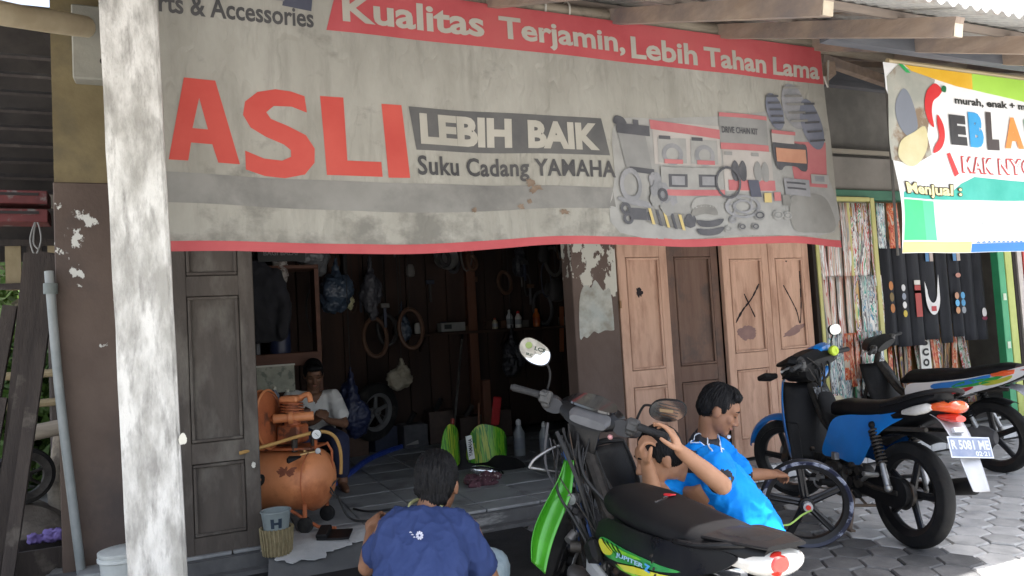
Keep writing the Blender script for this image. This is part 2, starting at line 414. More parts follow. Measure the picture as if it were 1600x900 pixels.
# left pier: ochre above, brown dado below
g = BG(); g.box((-.37, 5.02, 3.0), (.62, .22, 1.36)); g.build('pier_upper', yellow_m)
g = BG(); g.box((-.37, 5.015, 1.16), (.63, .236, 2.32), bev=.006); g.build('pier_dado', brown_l)
# right pier
g = BG(); g.box((2.90, 5.03, 1.8), (.40, .16, 3.4), bev=.006); pr = g.build('pier', brown_r); pr['label'] = 'brown door pier with flaking paint'
nm = mat('torn_poster_paper', (.42, .45, .43), (.52, .52, .47), 7, .9, c3=(.30, .285, .24), s3=6, t3=.57, w3=.1)
torn = [(2.735, 1.22), (2.75, 1.50), (2.80, 1.62), (2.86, 1.60), (2.90, 1.66), (2.97, 1.57), (3.03, 1.58), (3.045, 1.30), (3.03, 1.26), (2.96, 1.265), (2.90, 1.245), (2.86, 1.262), (2.80, 1.215), (2.77, 1.23)]
g = BG(); g.sheet(sp2(torn, 3), lambda u, v, h: (u, 4.947-.002*h, v), .2); g.build('torn_poster', nm)
# wall above the doors, inner room shell
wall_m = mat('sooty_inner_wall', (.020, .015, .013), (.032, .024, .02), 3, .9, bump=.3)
g = BG(); g.box((2.25, 5.06, 3.02), (5.86, .14, 1.30)); g.build('upper_wall', mat('dark_lintel_plaster', (.12, .10, .08), (.17, .14, .11), 3, .9, bump=.3))
g = BG(); g.box((2.25, 4.99, 2.42), (5.8, .10, .14)); g.build('lintel', mat('lintel_wood', (.11, .075, .055), (.16, .11, .08), 6, .7, stretch=(1, 8, 8)))
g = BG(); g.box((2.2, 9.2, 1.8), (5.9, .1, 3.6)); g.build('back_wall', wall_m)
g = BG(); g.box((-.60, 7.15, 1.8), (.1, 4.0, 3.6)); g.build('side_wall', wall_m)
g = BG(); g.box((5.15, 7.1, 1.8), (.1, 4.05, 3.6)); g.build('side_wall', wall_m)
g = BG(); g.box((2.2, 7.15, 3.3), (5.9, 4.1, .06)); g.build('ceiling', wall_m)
# plank partition inside, right and back
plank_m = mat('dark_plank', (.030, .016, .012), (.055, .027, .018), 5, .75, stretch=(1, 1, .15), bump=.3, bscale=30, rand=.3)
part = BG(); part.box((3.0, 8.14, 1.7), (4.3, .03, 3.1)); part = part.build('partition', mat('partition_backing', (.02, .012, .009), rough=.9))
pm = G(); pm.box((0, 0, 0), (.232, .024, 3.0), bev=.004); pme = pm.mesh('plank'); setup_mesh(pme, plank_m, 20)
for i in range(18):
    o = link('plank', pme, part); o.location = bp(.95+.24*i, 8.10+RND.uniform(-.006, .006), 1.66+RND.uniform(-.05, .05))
post_m = mat('red_brown_post', (.11, .042, .022), (.16, .065, .034), 6, .6, stretch=(1, 1, .2))
for x in (3.02, 4.9):
    g = BG(); g.box((x, 8.02, 1.7), (.11, .09, 3.1), bev=.006); g.build('post', post_m)

# ---- doors
wood_p = mat('pale_pink_wood', (.56, .345, .245), (.67, .43, .315), 5, .8, stretch=(3, 3, .35), bump=.35, bscale=45, c3=(.42, .24, .165), s3=5, t3=.60, w3=.10, s3s=(2, 2, .5))
wood_d = mat('dark_brown_wood', (.135, .072, .050), (.18, .105, .074), 5, .65, stretch=(3, 3, .35), bump=.3, bscale=45, c3=(.085, .058, .048), s3=4, t3=.6, w3=.1)
wood_l = mat('weathered_dark_wood', (.054, .044, .037), (.085, .070, .058), 4, .72, stretch=(2, 2, .5), bump=.3, bscale=40, c3=(.15, .135, .115), s3=3.5, t3=.60, w3=.10, s3s=(1.5, 1.5, .6))
crev = mat('door_crevice', (.02, .014, .011), rough=.9)
def door(x0, x1, y, z0, z1, pans, m, label=None, stile=.075):
    W = x1-x0; g = BG()
    edges = [z0]+[q for p in pans for q in p]+[z1]
    zs = sorted(edges)
    g.box((x0+stile/2, y, (z0+z1)/2), (stile, .045, z1-z0), bev=.004); g.box((x1-stile/2, y, (z0+z1)/2), (stile, .045, z1-z0), bev=.004)
    prev = z0
    for a, b in pans+[(z1, None)]:
        if a-prev > .005: g.box(((x0+x1)/2, y+.001, (a+prev)/2), (W-2*stile+.004, .041, a-prev), bev=.003)
        prev = b
    d = g.build('door', m)
    if label: d['label'] = label
    for a, b in pans:
        w2 = W-2*stile
        q = BG(); q.box(((x0+x1)/2, y+.016, (a+b)/2), (w2+.01, .012, b-a+.01)); q.build('panel_backing', crev, d)
        q = BG(); q.box(((x0+x1)/2, y+.004, (a+b)/2), (w2-.012, .018, b-a-.012), bev=.007); q.build('panel', m, d)
        # raised moulding frame
        q = BG(); t = .018; yy = y-.020
        i0, i1, j0, j1 = x0+stile+.004, x1-stile-.004, a+.004, b-.004
        q.box(((i0+i1)/2, yy, j0+t/2), (i1-i0, .014, t), bev=.004); q.box(((i0+i1)/2, yy, j1-t/2), (i1-i0, .014, t), bev=.004)
        q.box((i0+t/2, yy+.001, (j0+j1)/2), (t, .014, j1-j0-2*t), bev=.004); q.box((i1-t/2, yy+.001, (j0+j1)/2), (t, .014, j1-j0-2*t), bev=.004)
        q.build('moulding', m, d)
    return d
pz = [(.28, .80), (.93, 1.83), (1.96, 2.28)]
xs = [3.105, 3.590, 4.130, 4.640, 5.118]
door(xs[0]+.008, xs[1]-.008, 4.97, .125, 2.36, pz, wood_p, 'pale pink wooden door leaf beside the flaking pier')
door(xs[1]+.008, xs[2]-.010, 5.00, .125, 2.36, pz, wood_d, 'dark brown door leaf among the pale ones')
d3 = door(xs[2]+.006, xs[3]-.004, 4.96, .125, 2.36, [(.28, .86), (1.0, 1.80), (1.96, 2.28)], wood_p, 'pale door leaf marked with a black X')
d4 = door(xs[3]+.004, xs[4]-.006, 4.965, .125, 2.36, [(.28, .86), (1.0, 1.80), (1.96, 2.28)], wood_p, 'pale door leaf with a black V scrawl')
d1 = [o for o in bld.children if o.get('label', '').endswith('flaking pier')][0]
soot = flat('#2a2226', .9); purp = mat('purple_scuff', (.255, .155, .145), (.32, .20, .175), 14, .9)
def scrawl(d, strokes, y, m):
    g = BG()
    for pts, w in strokes:
        P = spline([(a, 0, b) for a, b in pts], 5)
        for a, b in zip(P, P[1:]):
            t = (b-a); nn = Vector((-t.z, 0, t.x)).normalized(); ww = w*(.7+.5*noise.noise(a*30))
            g.add([(p.x, y, p.z) for p in (a-nn*ww-t*.1, a+nn*ww-t*.1, b+nn*ww+t*.1, b-nn*ww+t*.1)], [(0, 1, 2, 3)])
    return g.build('scrawl', m, d, smooth=None)
scrawl(d3, [([(4.25, 1.26), (4.33, 1.36), (4.44, 1.46), (4.53, 1.58)], .012), ([(4.36, 1.50), (4.40, 1.42), (4.46, 1.30)], .009)], 4.9535, soot)
scrawl(d4, [([(4.81, 1.56), (4.87, 1.46), (4.94, 1.33), (4.97, 1.22), (5.0, 1.40), (5.01, 1.68)], .008), ([(4.84, 1.86-.06), (4.87, 1.83-.06)], .012)], 4.9585, soot)
g = BG(); g.sheet(blob2(4.36, 1.17, .10, .06, 2.2), lambda u, v, h: (u, 4.9537, v), .1); g.build('scuff', purp, d3)
g = BG(); g.sheet(blob2(4.90, 1.16, .12, .035, 5.2), lambda u, v, h: (u, 4.9587, v+(u-4.9)*.35), .1); g.build('scuff', purp, d4)
g = BG(); g.sheet(blob2(3.31, 1.55, .028, .036, 1.2, 40, .5), lambda u, v, h: (u, 4.9635, v), .1); g.build('scuff', soot, d1)
g = BG(); g.box((3.112, 4.943, 1.46), (.012, .016, .06)); g.build('hinge', mat('rusty_hinge', (.3, .17, .08), rough=.6, metal=.4), d1)
door(-.085, .372, 4.735, .10, 2.42, [(.22, .64), (.76, 1.62), (1.74, 2.30)], wood_l, 'dark weathered door leaf standing open behind the pillar', .085)
g = BG(); g.box((-.105, 4.76, 1.3), (.035, .09, 2.6)); g.build('door_jamb', wood_l)
g = BG()
for (x, z, s_) in ((.335, .60, .012),): g.sheet(blob2(x, z, s_, s_*1.4, x*9), lambda u, v, h: (u, 4.7105, v), 0)
g.build('paint_fleck', flat('#d8d6cc', .8))

# ---- pillar
pil_m = mat('limewashed_post', (.38, .37, .34), (.70, .69, .655), 5, .88, stretch=(2, 2, .7), bump=.9, bscale=40, c3=(.30, .29, .27), s3=12, t3=.585, w3=.11, s3s=(2.4, 2.4, .6), lo=.38, hi=.60)
P0, P1 = Vector((-.120, 3.2, -.05)), Vector((-.178, 3.2, 3.10)); g = BG()
def pcs(k, n=28):
    t = k/n; c = P0.lerp(P1, t); out = []
    for j, (dx, dy) in enumerate(((-1, -1), (-.84, -1.0), (.86, -1.0), (1, -.86), (1, 1), (-1, 1))):
        q = noise.noise(Vector((j*3.1, t*14, 1)))*.0035; out.append((c.x+dx*.1+q, c.y+dy*.095+q*.6, c.z))
    return out
n = 28; vs = []; fs = []
for k in range(n+1): vs += pcs(k)
for k in range(n):
    for j in range(6): q = (j+1) % 6; fs.append((k*6+j, k*6+q, k*6+6+q, k*6+6+j))
g.add(vs, fs); pl = g.build('pillar', pil_m, smooth=25); pl['label'] = 'patchy limewashed square pillar in the foreground'
g = BG()
for (x, z, s_) in ((-.03, .98, .014),): g.sheet(blob2(x, z, s_, s_*1.5, x*50+3), lambda u, v, h: (u, 3.1035, v), 0)
g.build('paint_fleck', flat('#cfccc0', .8))

# ---- roof: rafters, battens, corrugated sheets
SL = .385
def rz(y): return 2.60+SL*(y-2.05)
raft_m = mat('rafter_wood', (.30, .225, .17), (.40, .31, .24), 5, .8, stretch=(6, .5, 3), bump=.3, bscale=40, c3=(.19, .16, .15), s3=2.2, t3=.55, w3=.1, rand=.15)
endg = mat('sawn_wood_end', (.55, .47, .35), (.65, .57, .44), 20, .85)
X0 = 2.30
for k in range(-5, 9):
    x = X0+.77*k; g = BG(); y0 = 2.02+RND.uniform(-.02, .02); y1 = 5.6
    g.bar((x, y0, rz(y0)-.088), (x, y1, rz(y1)-.088), .055, .084); o = g.build('rafter', raft_m, smooth=None)
    g = BG(); g.bar((x, y0-.003, rz(y0)-.0885), (x, y0, rz(y0)-.088), .053, .081); g.build('end_grain', endg, o, smooth=None)
bat_m = mat('batten_wood', (.17, .14, .12), (.25, .205, .17), 6, .85, stretch=(.4, 5, 5))
for y in (2.32, 2.95, 3.60, 4.25, 4.9):
    g = BG(); g.bar((-2.2, y, rz(y)-.030), (10.2, y, rz(y)-.030), .05, .034, up=(0, -SL, 1)); g.build('batten', bat_m, smooth=None)
tin = mat('weathered_tin', (.34, .335, .32), (.45, .44, .41), 3, .55, metal=.35, stretch=(1, 6, 1), bump=.15, bscale=30, c3=(.27, .18, .12), s3=2.5, t3=.64, w3=.08, rand=.08)
PITCH = .076; CW = PITCH*10; n = 60; sv = []; sf = []; ys = [2.0, 2.6, 3.6, 4.6, 5.7]
for j, y in enumerate(ys):
    for i in range(n+1):
        x = (CW+PITCH)*i/n; sv.append((x, y, rz(y)+.012*cos(2*pi*x/PITCH)))
for j in range(len(ys)-1):
    for i in range(n): a = j*(n+1)+i; sf.append((a, a+1, a+n+2, a+n+1))
sme = bpy.data.meshes.new('roof_sheet'); sme.from_pydata(sv, [], sf); setup_mesh(sme, tin, 80)
for k in range(16):
    o = link('roof_sheet', sme, bld); dx = -2.2+CW*k
    dy = -.46 if dx < 1.9 else RND.uniform(-.02, .02)     # left sheets pushed out, unseen, to keep sun off bike and people
    o.location = (dx-1.2, -5+dy, .004+.0035*(k % 2)+SL*dy); o.modifiers.new('t', 'SOLIDIFY').thickness = .0012 if k == 0 else .0012
g = BG(); g.add([(-2.2, 5.5, rz(5.5)), (10, 5.5, rz(5.5)), (10, 9.3, rz(9.3)), (-2.2, 9.3, rz(9.3))], [(0, 1, 2, 3)]); g.build('roof_slope', tin, solid=.01)
# round eave log the banners hang from, cross braces, beam ends
log_m = mat('bark_log', (.23, .195, .15), (.33, .285, .22), 7, .85, stretch=(.5, 3, 3), bump=.5, bscale=30, c3=(.13, .105, .085), s3=5, t3=.62, w3=.06)
def log(name, a, b, r, m=log_m, n=14, wob=.012):
    a, b = Vector(a), Vector(b); g = BG(); P = []; R = []
    for k in range(n+1):
        t = k/n; q = noise.noise_vector(Vector((t*6+a.x*3, a.y, a.z)))*wob; P.append(a.lerp(b, t)+q); R.append(r*(1+.12*noise.noise(Vector((t*9, a.x, 2)))))
    g.tube(P, R, 12); return g.build(name, m)
log('eave_log', (-1.2, 3.56, 3.085), (9.6, 3.56, 3.085), .048, n=40)
log('eave_pole', (-1.5, 3.35, 2.74), (-.47, 4.66, 3.16), .062, mat('pale_pole', (.52, .42, .27), (.62, .52, .35), 6, .7, stretch=(1, 1, 1), bump=.2))
g = BG(); g.box((-.45, 4.86, 3.13), (.22, .12, .44), bev=.008); g.build('beam_block', grey_pl)
g = BG(); g.cyl((-.40, 4.80, 3.02), (-.40, 4.795, 3.02), .02, n=10); g.build('bolt', mat('old_iron', (.05, .047, .045), (.09, .08, .07), 12, .6, metal=.6))
g = BG(); g.bar((4.02, 3.56, 2.95), (4.62, 4.95, 2.86), .06, .09); g.build('brace', raft_m, smooth=None)
g = BG(); g.bar((3.98, 3.60, 3.02), (5.0, 3.50, 2.78), .05, .06); g.build('brace', raft_m, smooth=None)
dark_beam = mat('dark_blue_beam', (.085, .09, .105), (.13, .135, .15), 5, .7, stretch=(.5, 4, 4))
g = BG(); g.box((6.4, 2.82, 2.80), (6.5, .06, .09)); g.build('beam', dark_beam)
g = BG(); g.box((6.4, 4.1, 3.12), (6.5, .06, .14)); g.build('beam', dark_beam)
# ================================================================== BANNERS
def bwave(x, z):
    k = (3.05-z)
    return .022*sin(x*2.1+.6)*k+.015*sin(x*5.3+z*2+1.7)*min(1, k*1.2)+.008*sin(x*11+z*5)*k+.045*max(0, noise.noise(Vector((x*1.6, z*1.3, 4))))*k
def bedge(x): return -.028*max(0, sin((x+.1)*1.75))*1.0+.010*sin(x*4.1)
def bsurf(x, z, off=0):
    t = max(0, (2.4-z)/.65); return (x, 3.50+bwave(x, z)-off, z+bedge(x)*t*.9)
def canvas_mat(name, c1, c2, dirt, stain):
    m = bpy.data.materials.new(name); m.use_nodes = True; n = m.node_tree.nodes; L = m.node_tree.links.new; b = n['Principled BSDF']; b.inputs['Roughness'].default_value = .8
    tc = n.new('ShaderNodeTexCoord'); sx = n.new('ShaderNodeSeparateXYZ'); L(tc.outputs['Object'], sx.inputs[0])
    def nz(s_, st=(1, 1, 1), d=6):
        mp = n.new('ShaderNodeMapping'); mp.inputs['Scale'].default_value = st; L(tc.outputs['Object'], mp.inputs[0]); k = n.new('ShaderNodeTexNoise'); k.inputs['Scale'].default_value = s_; k.inputs['Detail'].default_value = d; k.inputs['Roughness'].default_value = .65; L(mp.outputs[0], k.inputs[0]); return k.outputs['Fac']
    def rg(src, a_, z_, c_=0, d_=1):
        r = n.new('ShaderNodeMapRange'); L(src, r.inputs[0]); r.inputs[1].default_value = a_; r.inputs[2].default_value = z_; r.inputs[3].default_value = c_; r.inputs[4].default_value = d_; return r.outputs[0]
    def mx(f, a_, c_):
        x = n.new('ShaderNodeMix'); x.data_type = 'RGBA'; L(f, x.inputs[0])
        for i, v in ((6, a_), (7, c_)):
            if isinstance(v, tuple): x.inputs[i].default_value = C4(v)
            else: L(v, x.inputs[i])
        return x.outputs[2]
    def op(o_, a_, b_):
        q = n.new('ShaderNodeMath'); q.operation = o_
        for i, v in ((0, a_), (1, b_)):
            if isinstance(v, (int, float)): q.inputs[i].default_value = v
            else: L(v, q.inputs[i])
        return q.outputs[0]
    col = mx(rg(nz(2.2, (1.6, 1, .7)), .36, .64), c1, c2)
    col = mx(rg(nz(5, (2.2, 1, .35)), .52, .72, 0, .65), col, dirt)            # rain streaks
    low = rg(sx.outputs[2], .05, .42, .17, 0)                                    # splashes near the bottom hem
    col = mx(rg(op('ADD', nz(3.4, (1, 1, 1.3), 8), low), .60, .74, 0, .8), col, stain)
    L(col, b.inputs['Base Color'])
    bu = n.new('ShaderNodeBump'); bu.inputs['Strength'].default_value = .55; bu.inputs['Distance'].default_value = .02
    cr = op('ABSOLUTE', op('SUBTRACT', nz(2.4, (1.8, 1, .8), 3), .5), 0); L(op('ADD', op('MULTIPLY', op('MINIMUM', cr, .05), 6), op('MULTIPLY', nz(60), .08)), bu.inputs['Height']); L(bu.outputs[0], b.inputs['Normal'])
    return m
canvas = canvas_mat('dirty_banner_canvas', (.285, .275, .238), (.36, .35, .308), (.215, .207, .178), (.15, .145, .128))
ban = thing('workshop_banner', 'big dirty white and red workshop banner with ASLI lettering hung from the eave log', 'banner', (1.9, 3.5, 1.72))
class NG(G):
    org = (1.9, 3.5, 1.72); par = None
    def build(s, name, mats, parent=None, **k):
        a = s.org; s.v = [(p[0]-a[0], p[1]-a[1], p[2]-a[2]) for p in s.v]
        return G.build(s, name, mats, parent if parent is not None else s.par, **k)
NG.par = ban
BX0, BX1, BZ0, BZ1 = -.10, 3.955, 1.795, 3.045
def right_edge(z): return 3.87+(3.04-z)*.065
def bmap(u, v):
    z = BZ0+(BZ1-BZ0)*v; x1 = right_edge(z); return bsurf(BX0+(x1-BX0)*u, z)
g = NG(); g.grid(bmap, 150, 42); cv = g.build('canvas', canvas)
def lay(k): return lambda u, v, h=0: bsurf(u, v, .0022*k+h)
red = mat('faded_red_print', (.40, .060, .068), (.47, .088, .095), 3, .7, c3=(.44, .09, .09), s3=2.5, t3=.6, w3=.1)
red2 = mat('orange_red_print', (.46, .055, .042), (.52, .078, .058), 3, .7)
gr1 = mat('grey_print_band', (.205, .20, .185), (.255, .25, .232), 4, .8, c3=(.15, .147, .138), s3=3, t3=.58, w3=.1)
gr2 = mat('mid_grey_print', (.21, .21, .205), (.27, .27, .26), 4, .8)
blk = mat('faded_black_print', (.050, .050, .053), (.078, .076, .076), 5, .7)
dkg = mat('dark_grey_print', (.085, .085, .085), (.12, .118, .115), 5, .7)
cvl = mat('canvas_letter', (.36, .345, .295), (.43, .41, .355), 4, .8)
navy = mat('navy_print', (.060, .065, .095), (.085, .09, .12), 5, .7)
def pr(name, outline, m, k=1, step=.06, holes=()):
    g = NG(); g.sheet(outline, lay(k), step, holes=holes); return g.build(name, m, cv)
def tx(body, box, m, k=2, bold=.02, step=.06, nm='lettering', **kw):
    g = NG(); gtext(g, body, box, lay(k), bold, step, **kw); return g.build(nm, m, cv, smooth=None)
pr('red_band', [(.655, 2.808), (.70, 2.975), (.70, 3.044), (right_edge(3.04)-.004, 3.044), (right_edge(2.81)-.004, 2.808)], red, 1)
pr('hem', [(BX0+.002, 1.752), (BX0+.002, 1.797), (right_edge(1.79)-.002, 1.797), (right_edge(1.75), 1.752)], red, 1)
pr('grey_stripe', [(BX0+.01, 1.965), (BX0+.01, 2.098), (1.2, 2.085), (2.18, 2.07), (2.2, 1.955), (1.2, 1.945)], gr1, 1)
for body, box in (('Kualitas', (.735, 1.475, 2.858, 2.998)), ('Terjamin,', (1.560, 2.345, 2.825, 2.985)), ('Lebih', (2.385, 2.855, 2.835, 2.965)), ('Tahan', (2.905, 3.395, 2.835, 2.958)), ('Lama', (3.452, 3.845, 2.835, 2.950))):
    tx(body, box, cvl, 2, .028)
tx('Parts & Accessories', (-.16, .597, 2.812, 2.905), blk, 1, .022)
pr('logo_bar', [(.455, 2.905), (.475, 3.0), (.600, 3.0), (.588, 2.892)], navy, 1)
tx('GENUINE', (-.12, .465, 2.925, 3.02), gr2, 1, .03)
# ASLI, drawn as heavy letters
pr('letter', [(-.052, 2.150), (.020, 2.527), (.150, 2.527), (.243, 2.150), (.150, 2.150), (.128, 2.232), (.040, 2.232), (.026, 2.150)], red2, 1,
   holes=[[(.048, 2.298), (.112, 2.298), (.080, 2.44)]])
S = [(.540, 2.478), (.548, 2.40), (.48, 2.425), (.40, 2.425), (.366, 2.395), (.385, 2.365), (.46, 2.335), (.54, 2.295), (.578, 2.235), (.575, 2.17), (.53, 2.115), (.44, 2.096), (.35, 2.103), (.268, 2.128), (.268, 2.215), (.35, 2.183), (.43, 2.176), (.470, 2.195), (.470, 2.225), (.44, 2.25), (.36, 2.283), (.295, 2.322), (.264, 2.378), (.275, 2.44), (.33, 2.487), (.41, 2.504), (.48, 2.497)]
pr('letter', S, red2, 1)
pr('letter', [(.630, 2.115), (.612, 2.484), (.722, 2.484), (.728, 2.185), (.892, 2.185), (.896, 2.115)], red2, 1)
pr('letter', [(.925, 2.112), (.905, 2.463), (1.005, 2.463), (1.031, 2.112)], red2, 1)
pr('black_panel', [(1.070, 2.248), (1.042, 2.460), (2.140, 2.462), (2.178, 2.252)], dkg, 1)
tx('LEBIH', (1.095, 1.600, 2.278, 2.430), cvl, 2, .05); tx('BAIK', (1.690, 2.115, 2.278, 2.430), cvl, 2, .05)
tx('Suku Cadang YAMAHA', (1.072, 2.205, 2.098, 2.222), blk, 2, .024, spacing=1.06)
# collage of spare parts, printed small
pinkw = mat('pale_print', (.36, .335, .31), (.43, .40, .375), 5, .75); pink = mat('pink_red_print', (.40, .12, .13), (.46, .17, .17), 4, .75)
lg = mat('light_grey_print', (.26, .258, .245), (.33, .328, .31), 6, .75); mg = mat('metal_print', (.20, .205, .215), (.28, .28, .29), 9, .75)
dk = mat('charcoal_print', (.065, .067, .075), (.10, .10, .11), 7, .7); bl = mat('slate_print', (.13, .145, .19), (.19, .20, .24), 5, .7)
yl = mat('ochre_print', (.50, .39, .15), (.58, .46, .2), 6, .7); og = mat('orange_print', (.46, .22, .14), (.54, .29, .19), 5, .7)
def rect(a, b, c, d, sk=0): return [(a, b), (a+sk, d), (c+sk, d), (c, b)]
def ring(cx, cy, r, r2, n=22, ry=1): return [(cx+r*cos(2*pi*k/n), cy+ry*r*sin(2*pi*k/n)) for k in range(n)], [[(cx+r2*cos(2*pi*k/n), cy+ry*r2*sin(2*pi*k/n)) for k in range(n)]]
pr('collage_ground', sp2([(2.22, 1.82), (2.20, 2.15), (2.24, 2.45), (2.6, 2.50), (3.2, 2.56), (3.75, 2.66), (3.84, 2.3), (3.9, 1.85), (3.0, 1.81)], 4), lg, 1)
# radiator
pr('collage_part', rect(2.275, 2.19, 2.475, 2.40, -.035), gr2, 3); pr('collage_part', rect(2.235, 2.385, 2.475, 2.445, 0), dk, 4); pr('collage_part', sp2([(2.22, 2.44), (2.235, 2.485), (2.29, 2.48), (2.31, 2.44)], 3), dk, 3); pr('collage_part', rect(2.36, 2.44, 2.40, 2.475), dk, 3)
pr('collage_part', rect(2.30, 2.165, 2.49, 2.195), dk, 4)
# packets
pr('collage_part', rect(2.50, 2.23, 2.985, 2.475), pinkw, 2); pr('collage_part', [(2.485, 2.43), (2.48, 2.485), (2.985, 2.452), (2.985, 2.395)], pink, 3)
for cx in (2.63, 2.86):
    pr('collage_part', rect(cx-.10, 2.24, cx+.10, 2.385), lg, 3); o, h = ring(cx, 2.29, .075, .045, 16, .85); pr('collage_part', o, mg, 4, holes=h); pr('collage_part', rect(cx-.09, 2.375, cx-.01, 2.395), dk, 4); pr('collage_part', rect(cx-.06, 2.235, cx+.07, 2.26), pink, 5)
pr('collage_part', rect(2.985, 2.37, 3.37, 2.54, .0), gr2, 3); pr('collage_part', rect(2.985, 2.535, 3.37, 2.56, .0), pink, 4); pr('collage_part', rect(2.985, 2.335, 3.37, 2.375), pink, 4)
tx('DRIVE CHAIN KIT', (3.0, 3.28, 2.435, 2.475), dk, 5, .02, nm='collage_lettering')
pr('collage_part', rect(3.0, 2.08, 3.39, 2.335), pinkw, 2); pr('collage_part', rect(3.03, 2.085, 3.40, 2.15), pink, 3)
for cx in (3.09, 3.15, 3.27, 3.33): pr('collage_part', sp2([(cx-.02, 2.15), (cx-.035, 2.22), (cx-.005, 2.27), (cx+.025, 2.23), (cx+.02, 2.15)], 3), dk if cx < 3.2 else gr2, 4)
for cx in (3.06, 3.27): pr('collage_part', rect(cx-.05, 2.30, cx+.01, 2.322), gr2, 4)
pr('collage_part', rect(2.54, 2.055, 2.99, 2.215), lg, 5); pr('collage_part', rect(2.54, 2.05, 2.99, 2.085), pink, 6)
for cx in (2.66, 2.87): pr('collage_part', rect(cx-.065, 2.10, cx+.065, 2.175), dk, 6); pr('collage_part', rect(cx-.045, 2.112, cx+.045, 2.163), mg, 7)
o, h = ring(3.02, 2.13, .10, .085, 18); pr('collage_part', o, dk, 8, holes=h)
# tyres
for cx, cz, w_, h_, m_ in ((3.45, 2.60, .075, .115, bl), (3.62, 2.645, .10, .145, mg), (3.755, 2.535, .085, .165, bl)):
    pr('collage_part', [(cx+w_*cos(2*pi*k/22)-.25*h_*sin(2*pi*k/22), cz+h_*sin(2*pi*k/22)) for k in range(22)], m_, 3+int(cx*10) % 3)
    for j in range(-2, 3): pr('collage_part', [(cx-w_*.7-.25*j*h_*.4, cz+j*h_*.36), (cx+w_*.7-.25*j*h_*.4, cz+j*h_*.36+.01), (cx+w_*.7-.25*j*h_*.4, cz+j*h_*.36+.024), (cx-w_*.7-.25*j*h_*.4, cz+j*h_*.36+.014)], gr1 if m_ is mg else dk, 7)
pr('collage_part', rect(3.40, 2.40, 3.60, 2.47), pinkw, 6); pr('collage_part', rect(3.40, 2.455, 3.61, 2.478), pink, 8)
pr('collage_part', rect(3.57, 2.13, 3.86, 2.42), pink, 2)
pr('collage_part', sp2([(3.42, 2.25), (3.40, 2.385), (3.45, 2.40), (3.55, 2.41), (3.65, 2.40), (3.70, 2.385), (3.69, 2.24), (3.64, 2.225), (3.60, 2.25), (3.5, 2.25), (3.46, 2.22)], 3), dk, 6); pr('collage_part', rect(3.425, 2.275, 3.685, 2.365), og, 8)
pr('collage_part', rect(3.47, 2.06, 3.70, 2.17), mg, 5); pr('collage_part', rect(3.49, 2.10, 3.66, 2.112), dk, 6); pr('collage_part', rect(3.49, 2.135, 3.66, 2.147), dk, 6); pr('collage_part', rect(3.72, 2.15, 3.87, 2.21), lg, 5); pr('collage_part', rect(3.75, 2.165, 3.83, 2.2), mg, 6)
pr('collage_part', sp2([(3.52, 1.84), (3.50, 2.03), (3.62, 2.07), (3.80, 2.08), (3.88, 2.0), (3.90, 1.86), (3.7, 1.83)], 4), gr1, 3)
# carburettor, cylinder, shock, discs, pads
o, h = ring(2.30, 2.09, .078, .052, 18, 1.25); pr('collage_part', o, mg, 5, holes=h); pr('collage_part', sp2([(2.24, 1.99), (2.22, 2.02), (2.42, 2.0), (2.42, 1.965)], 3), mg, 4)
for (cx, cz, r_) in ((2.50, 2.13, .065), (2.53, 2.06, .085), (2.59, 2.03, .06), (2.48, 2.02, .05), (2.57, 1.975, .055)): pr('collage_part', blob2(cx, cz, r_, r_*.8, cx*7, 18), mg if r_ > .058 else gr2, 4+int(r_*100) % 3)
o, h = ring(2.54, 2.05, .04, .022, 12); pr('collage_part', o, dk, 8, holes=h)
for (cx, cz) in ((2.255, 1.955), (2.27, 1.90)): o, h = ring(cx, cz, .034, .016, 14); pr('collage_part', o, dk, 6, holes=h)
pr('collage_part', rect(2.28, 1.895, 2.44, 1.96), dk, 4); pr('collage_part', blob2(2.735, 1.905, .045, .04, 3, 16), dk, 4)
pr('collage_part', [(2.40, 1.885), (2.40, 1.97), (2.70, 1.945), (2.68, 1.855)], gr1, 4)
for k in range(5): x = 2.41+.06*k; pr('collage_part', [(x, 1.965-.006*k), (x+.022, 1.963-.006*k), (x+.045, 1.872-.006*k), (x+.023, 1.874-.006*k)], yl if k % 2 == 0 else dk, 6)
o, h = ring(3.13, 1.985, .145, .118, 26, .5); pr('collage_part', o, mg, 5, holes=h); o, h = ring(3.13, 1.985, .085, .060, 20, .5); pr('collage_part', o, mg, 5, holes=h)
for k in range(6): a = k*pi/3+.3; pr('collage_part', [(3.13+.07*cos(a), 1.985+.035*sin(a)), (3.13+.07*cos(a+.2), 1.985+.035*sin(a+.2)), (3.13+.125*cos(a+.7), 1.985+.0625*sin(a+.7)), (3.13+.125*cos(a+.5), 1.985+.0625*sin(a+.5))], mg, 4)
for (cz, w_) in ((2.0, .11), (1.955, .11)): pr('collage_part', sp2([(2.80-w_+.06, cz-.025), (2.80-w_+.08, cz+.03), (2.84, cz+.045), (2.80+w_, cz+.03), (2.80+w_+.02, cz-.02), (2.84, cz-.01)], 3), lg if cz > 1.99 else gr1, 4)
for (cz) in (1.895, 1.845): pr('collage_part', sp2([(2.78, cz+.012), (2.80, cz-.022), (2.87, cz-.03), (2.94, cz-.02), (2.97, cz+.018), (2.87, cz+.006)], 3), dk, 5)
for (cx, cz, r_, m_) in ((3.04, 1.905, .03, mg), (3.0, 1.85, .028, lg), (3.11, 1.86, .03, gr2), (3.22, 1.86, .032, gr2), (3.26, 1.93, .045, gr2), (3.40, 1.93, .04, lg), (3.47, 1.925, .035, lg)):
    pr('collage_part', blob2(cx, cz, r_, r_*.75, cx*3, 14, .1), m_, 5); o, h = ring(cx, cz, r_*.8, r_*.55, 12, .6); pr('collage_part', o, dk if m_ is gr2 else gr2, 7, holes=h)
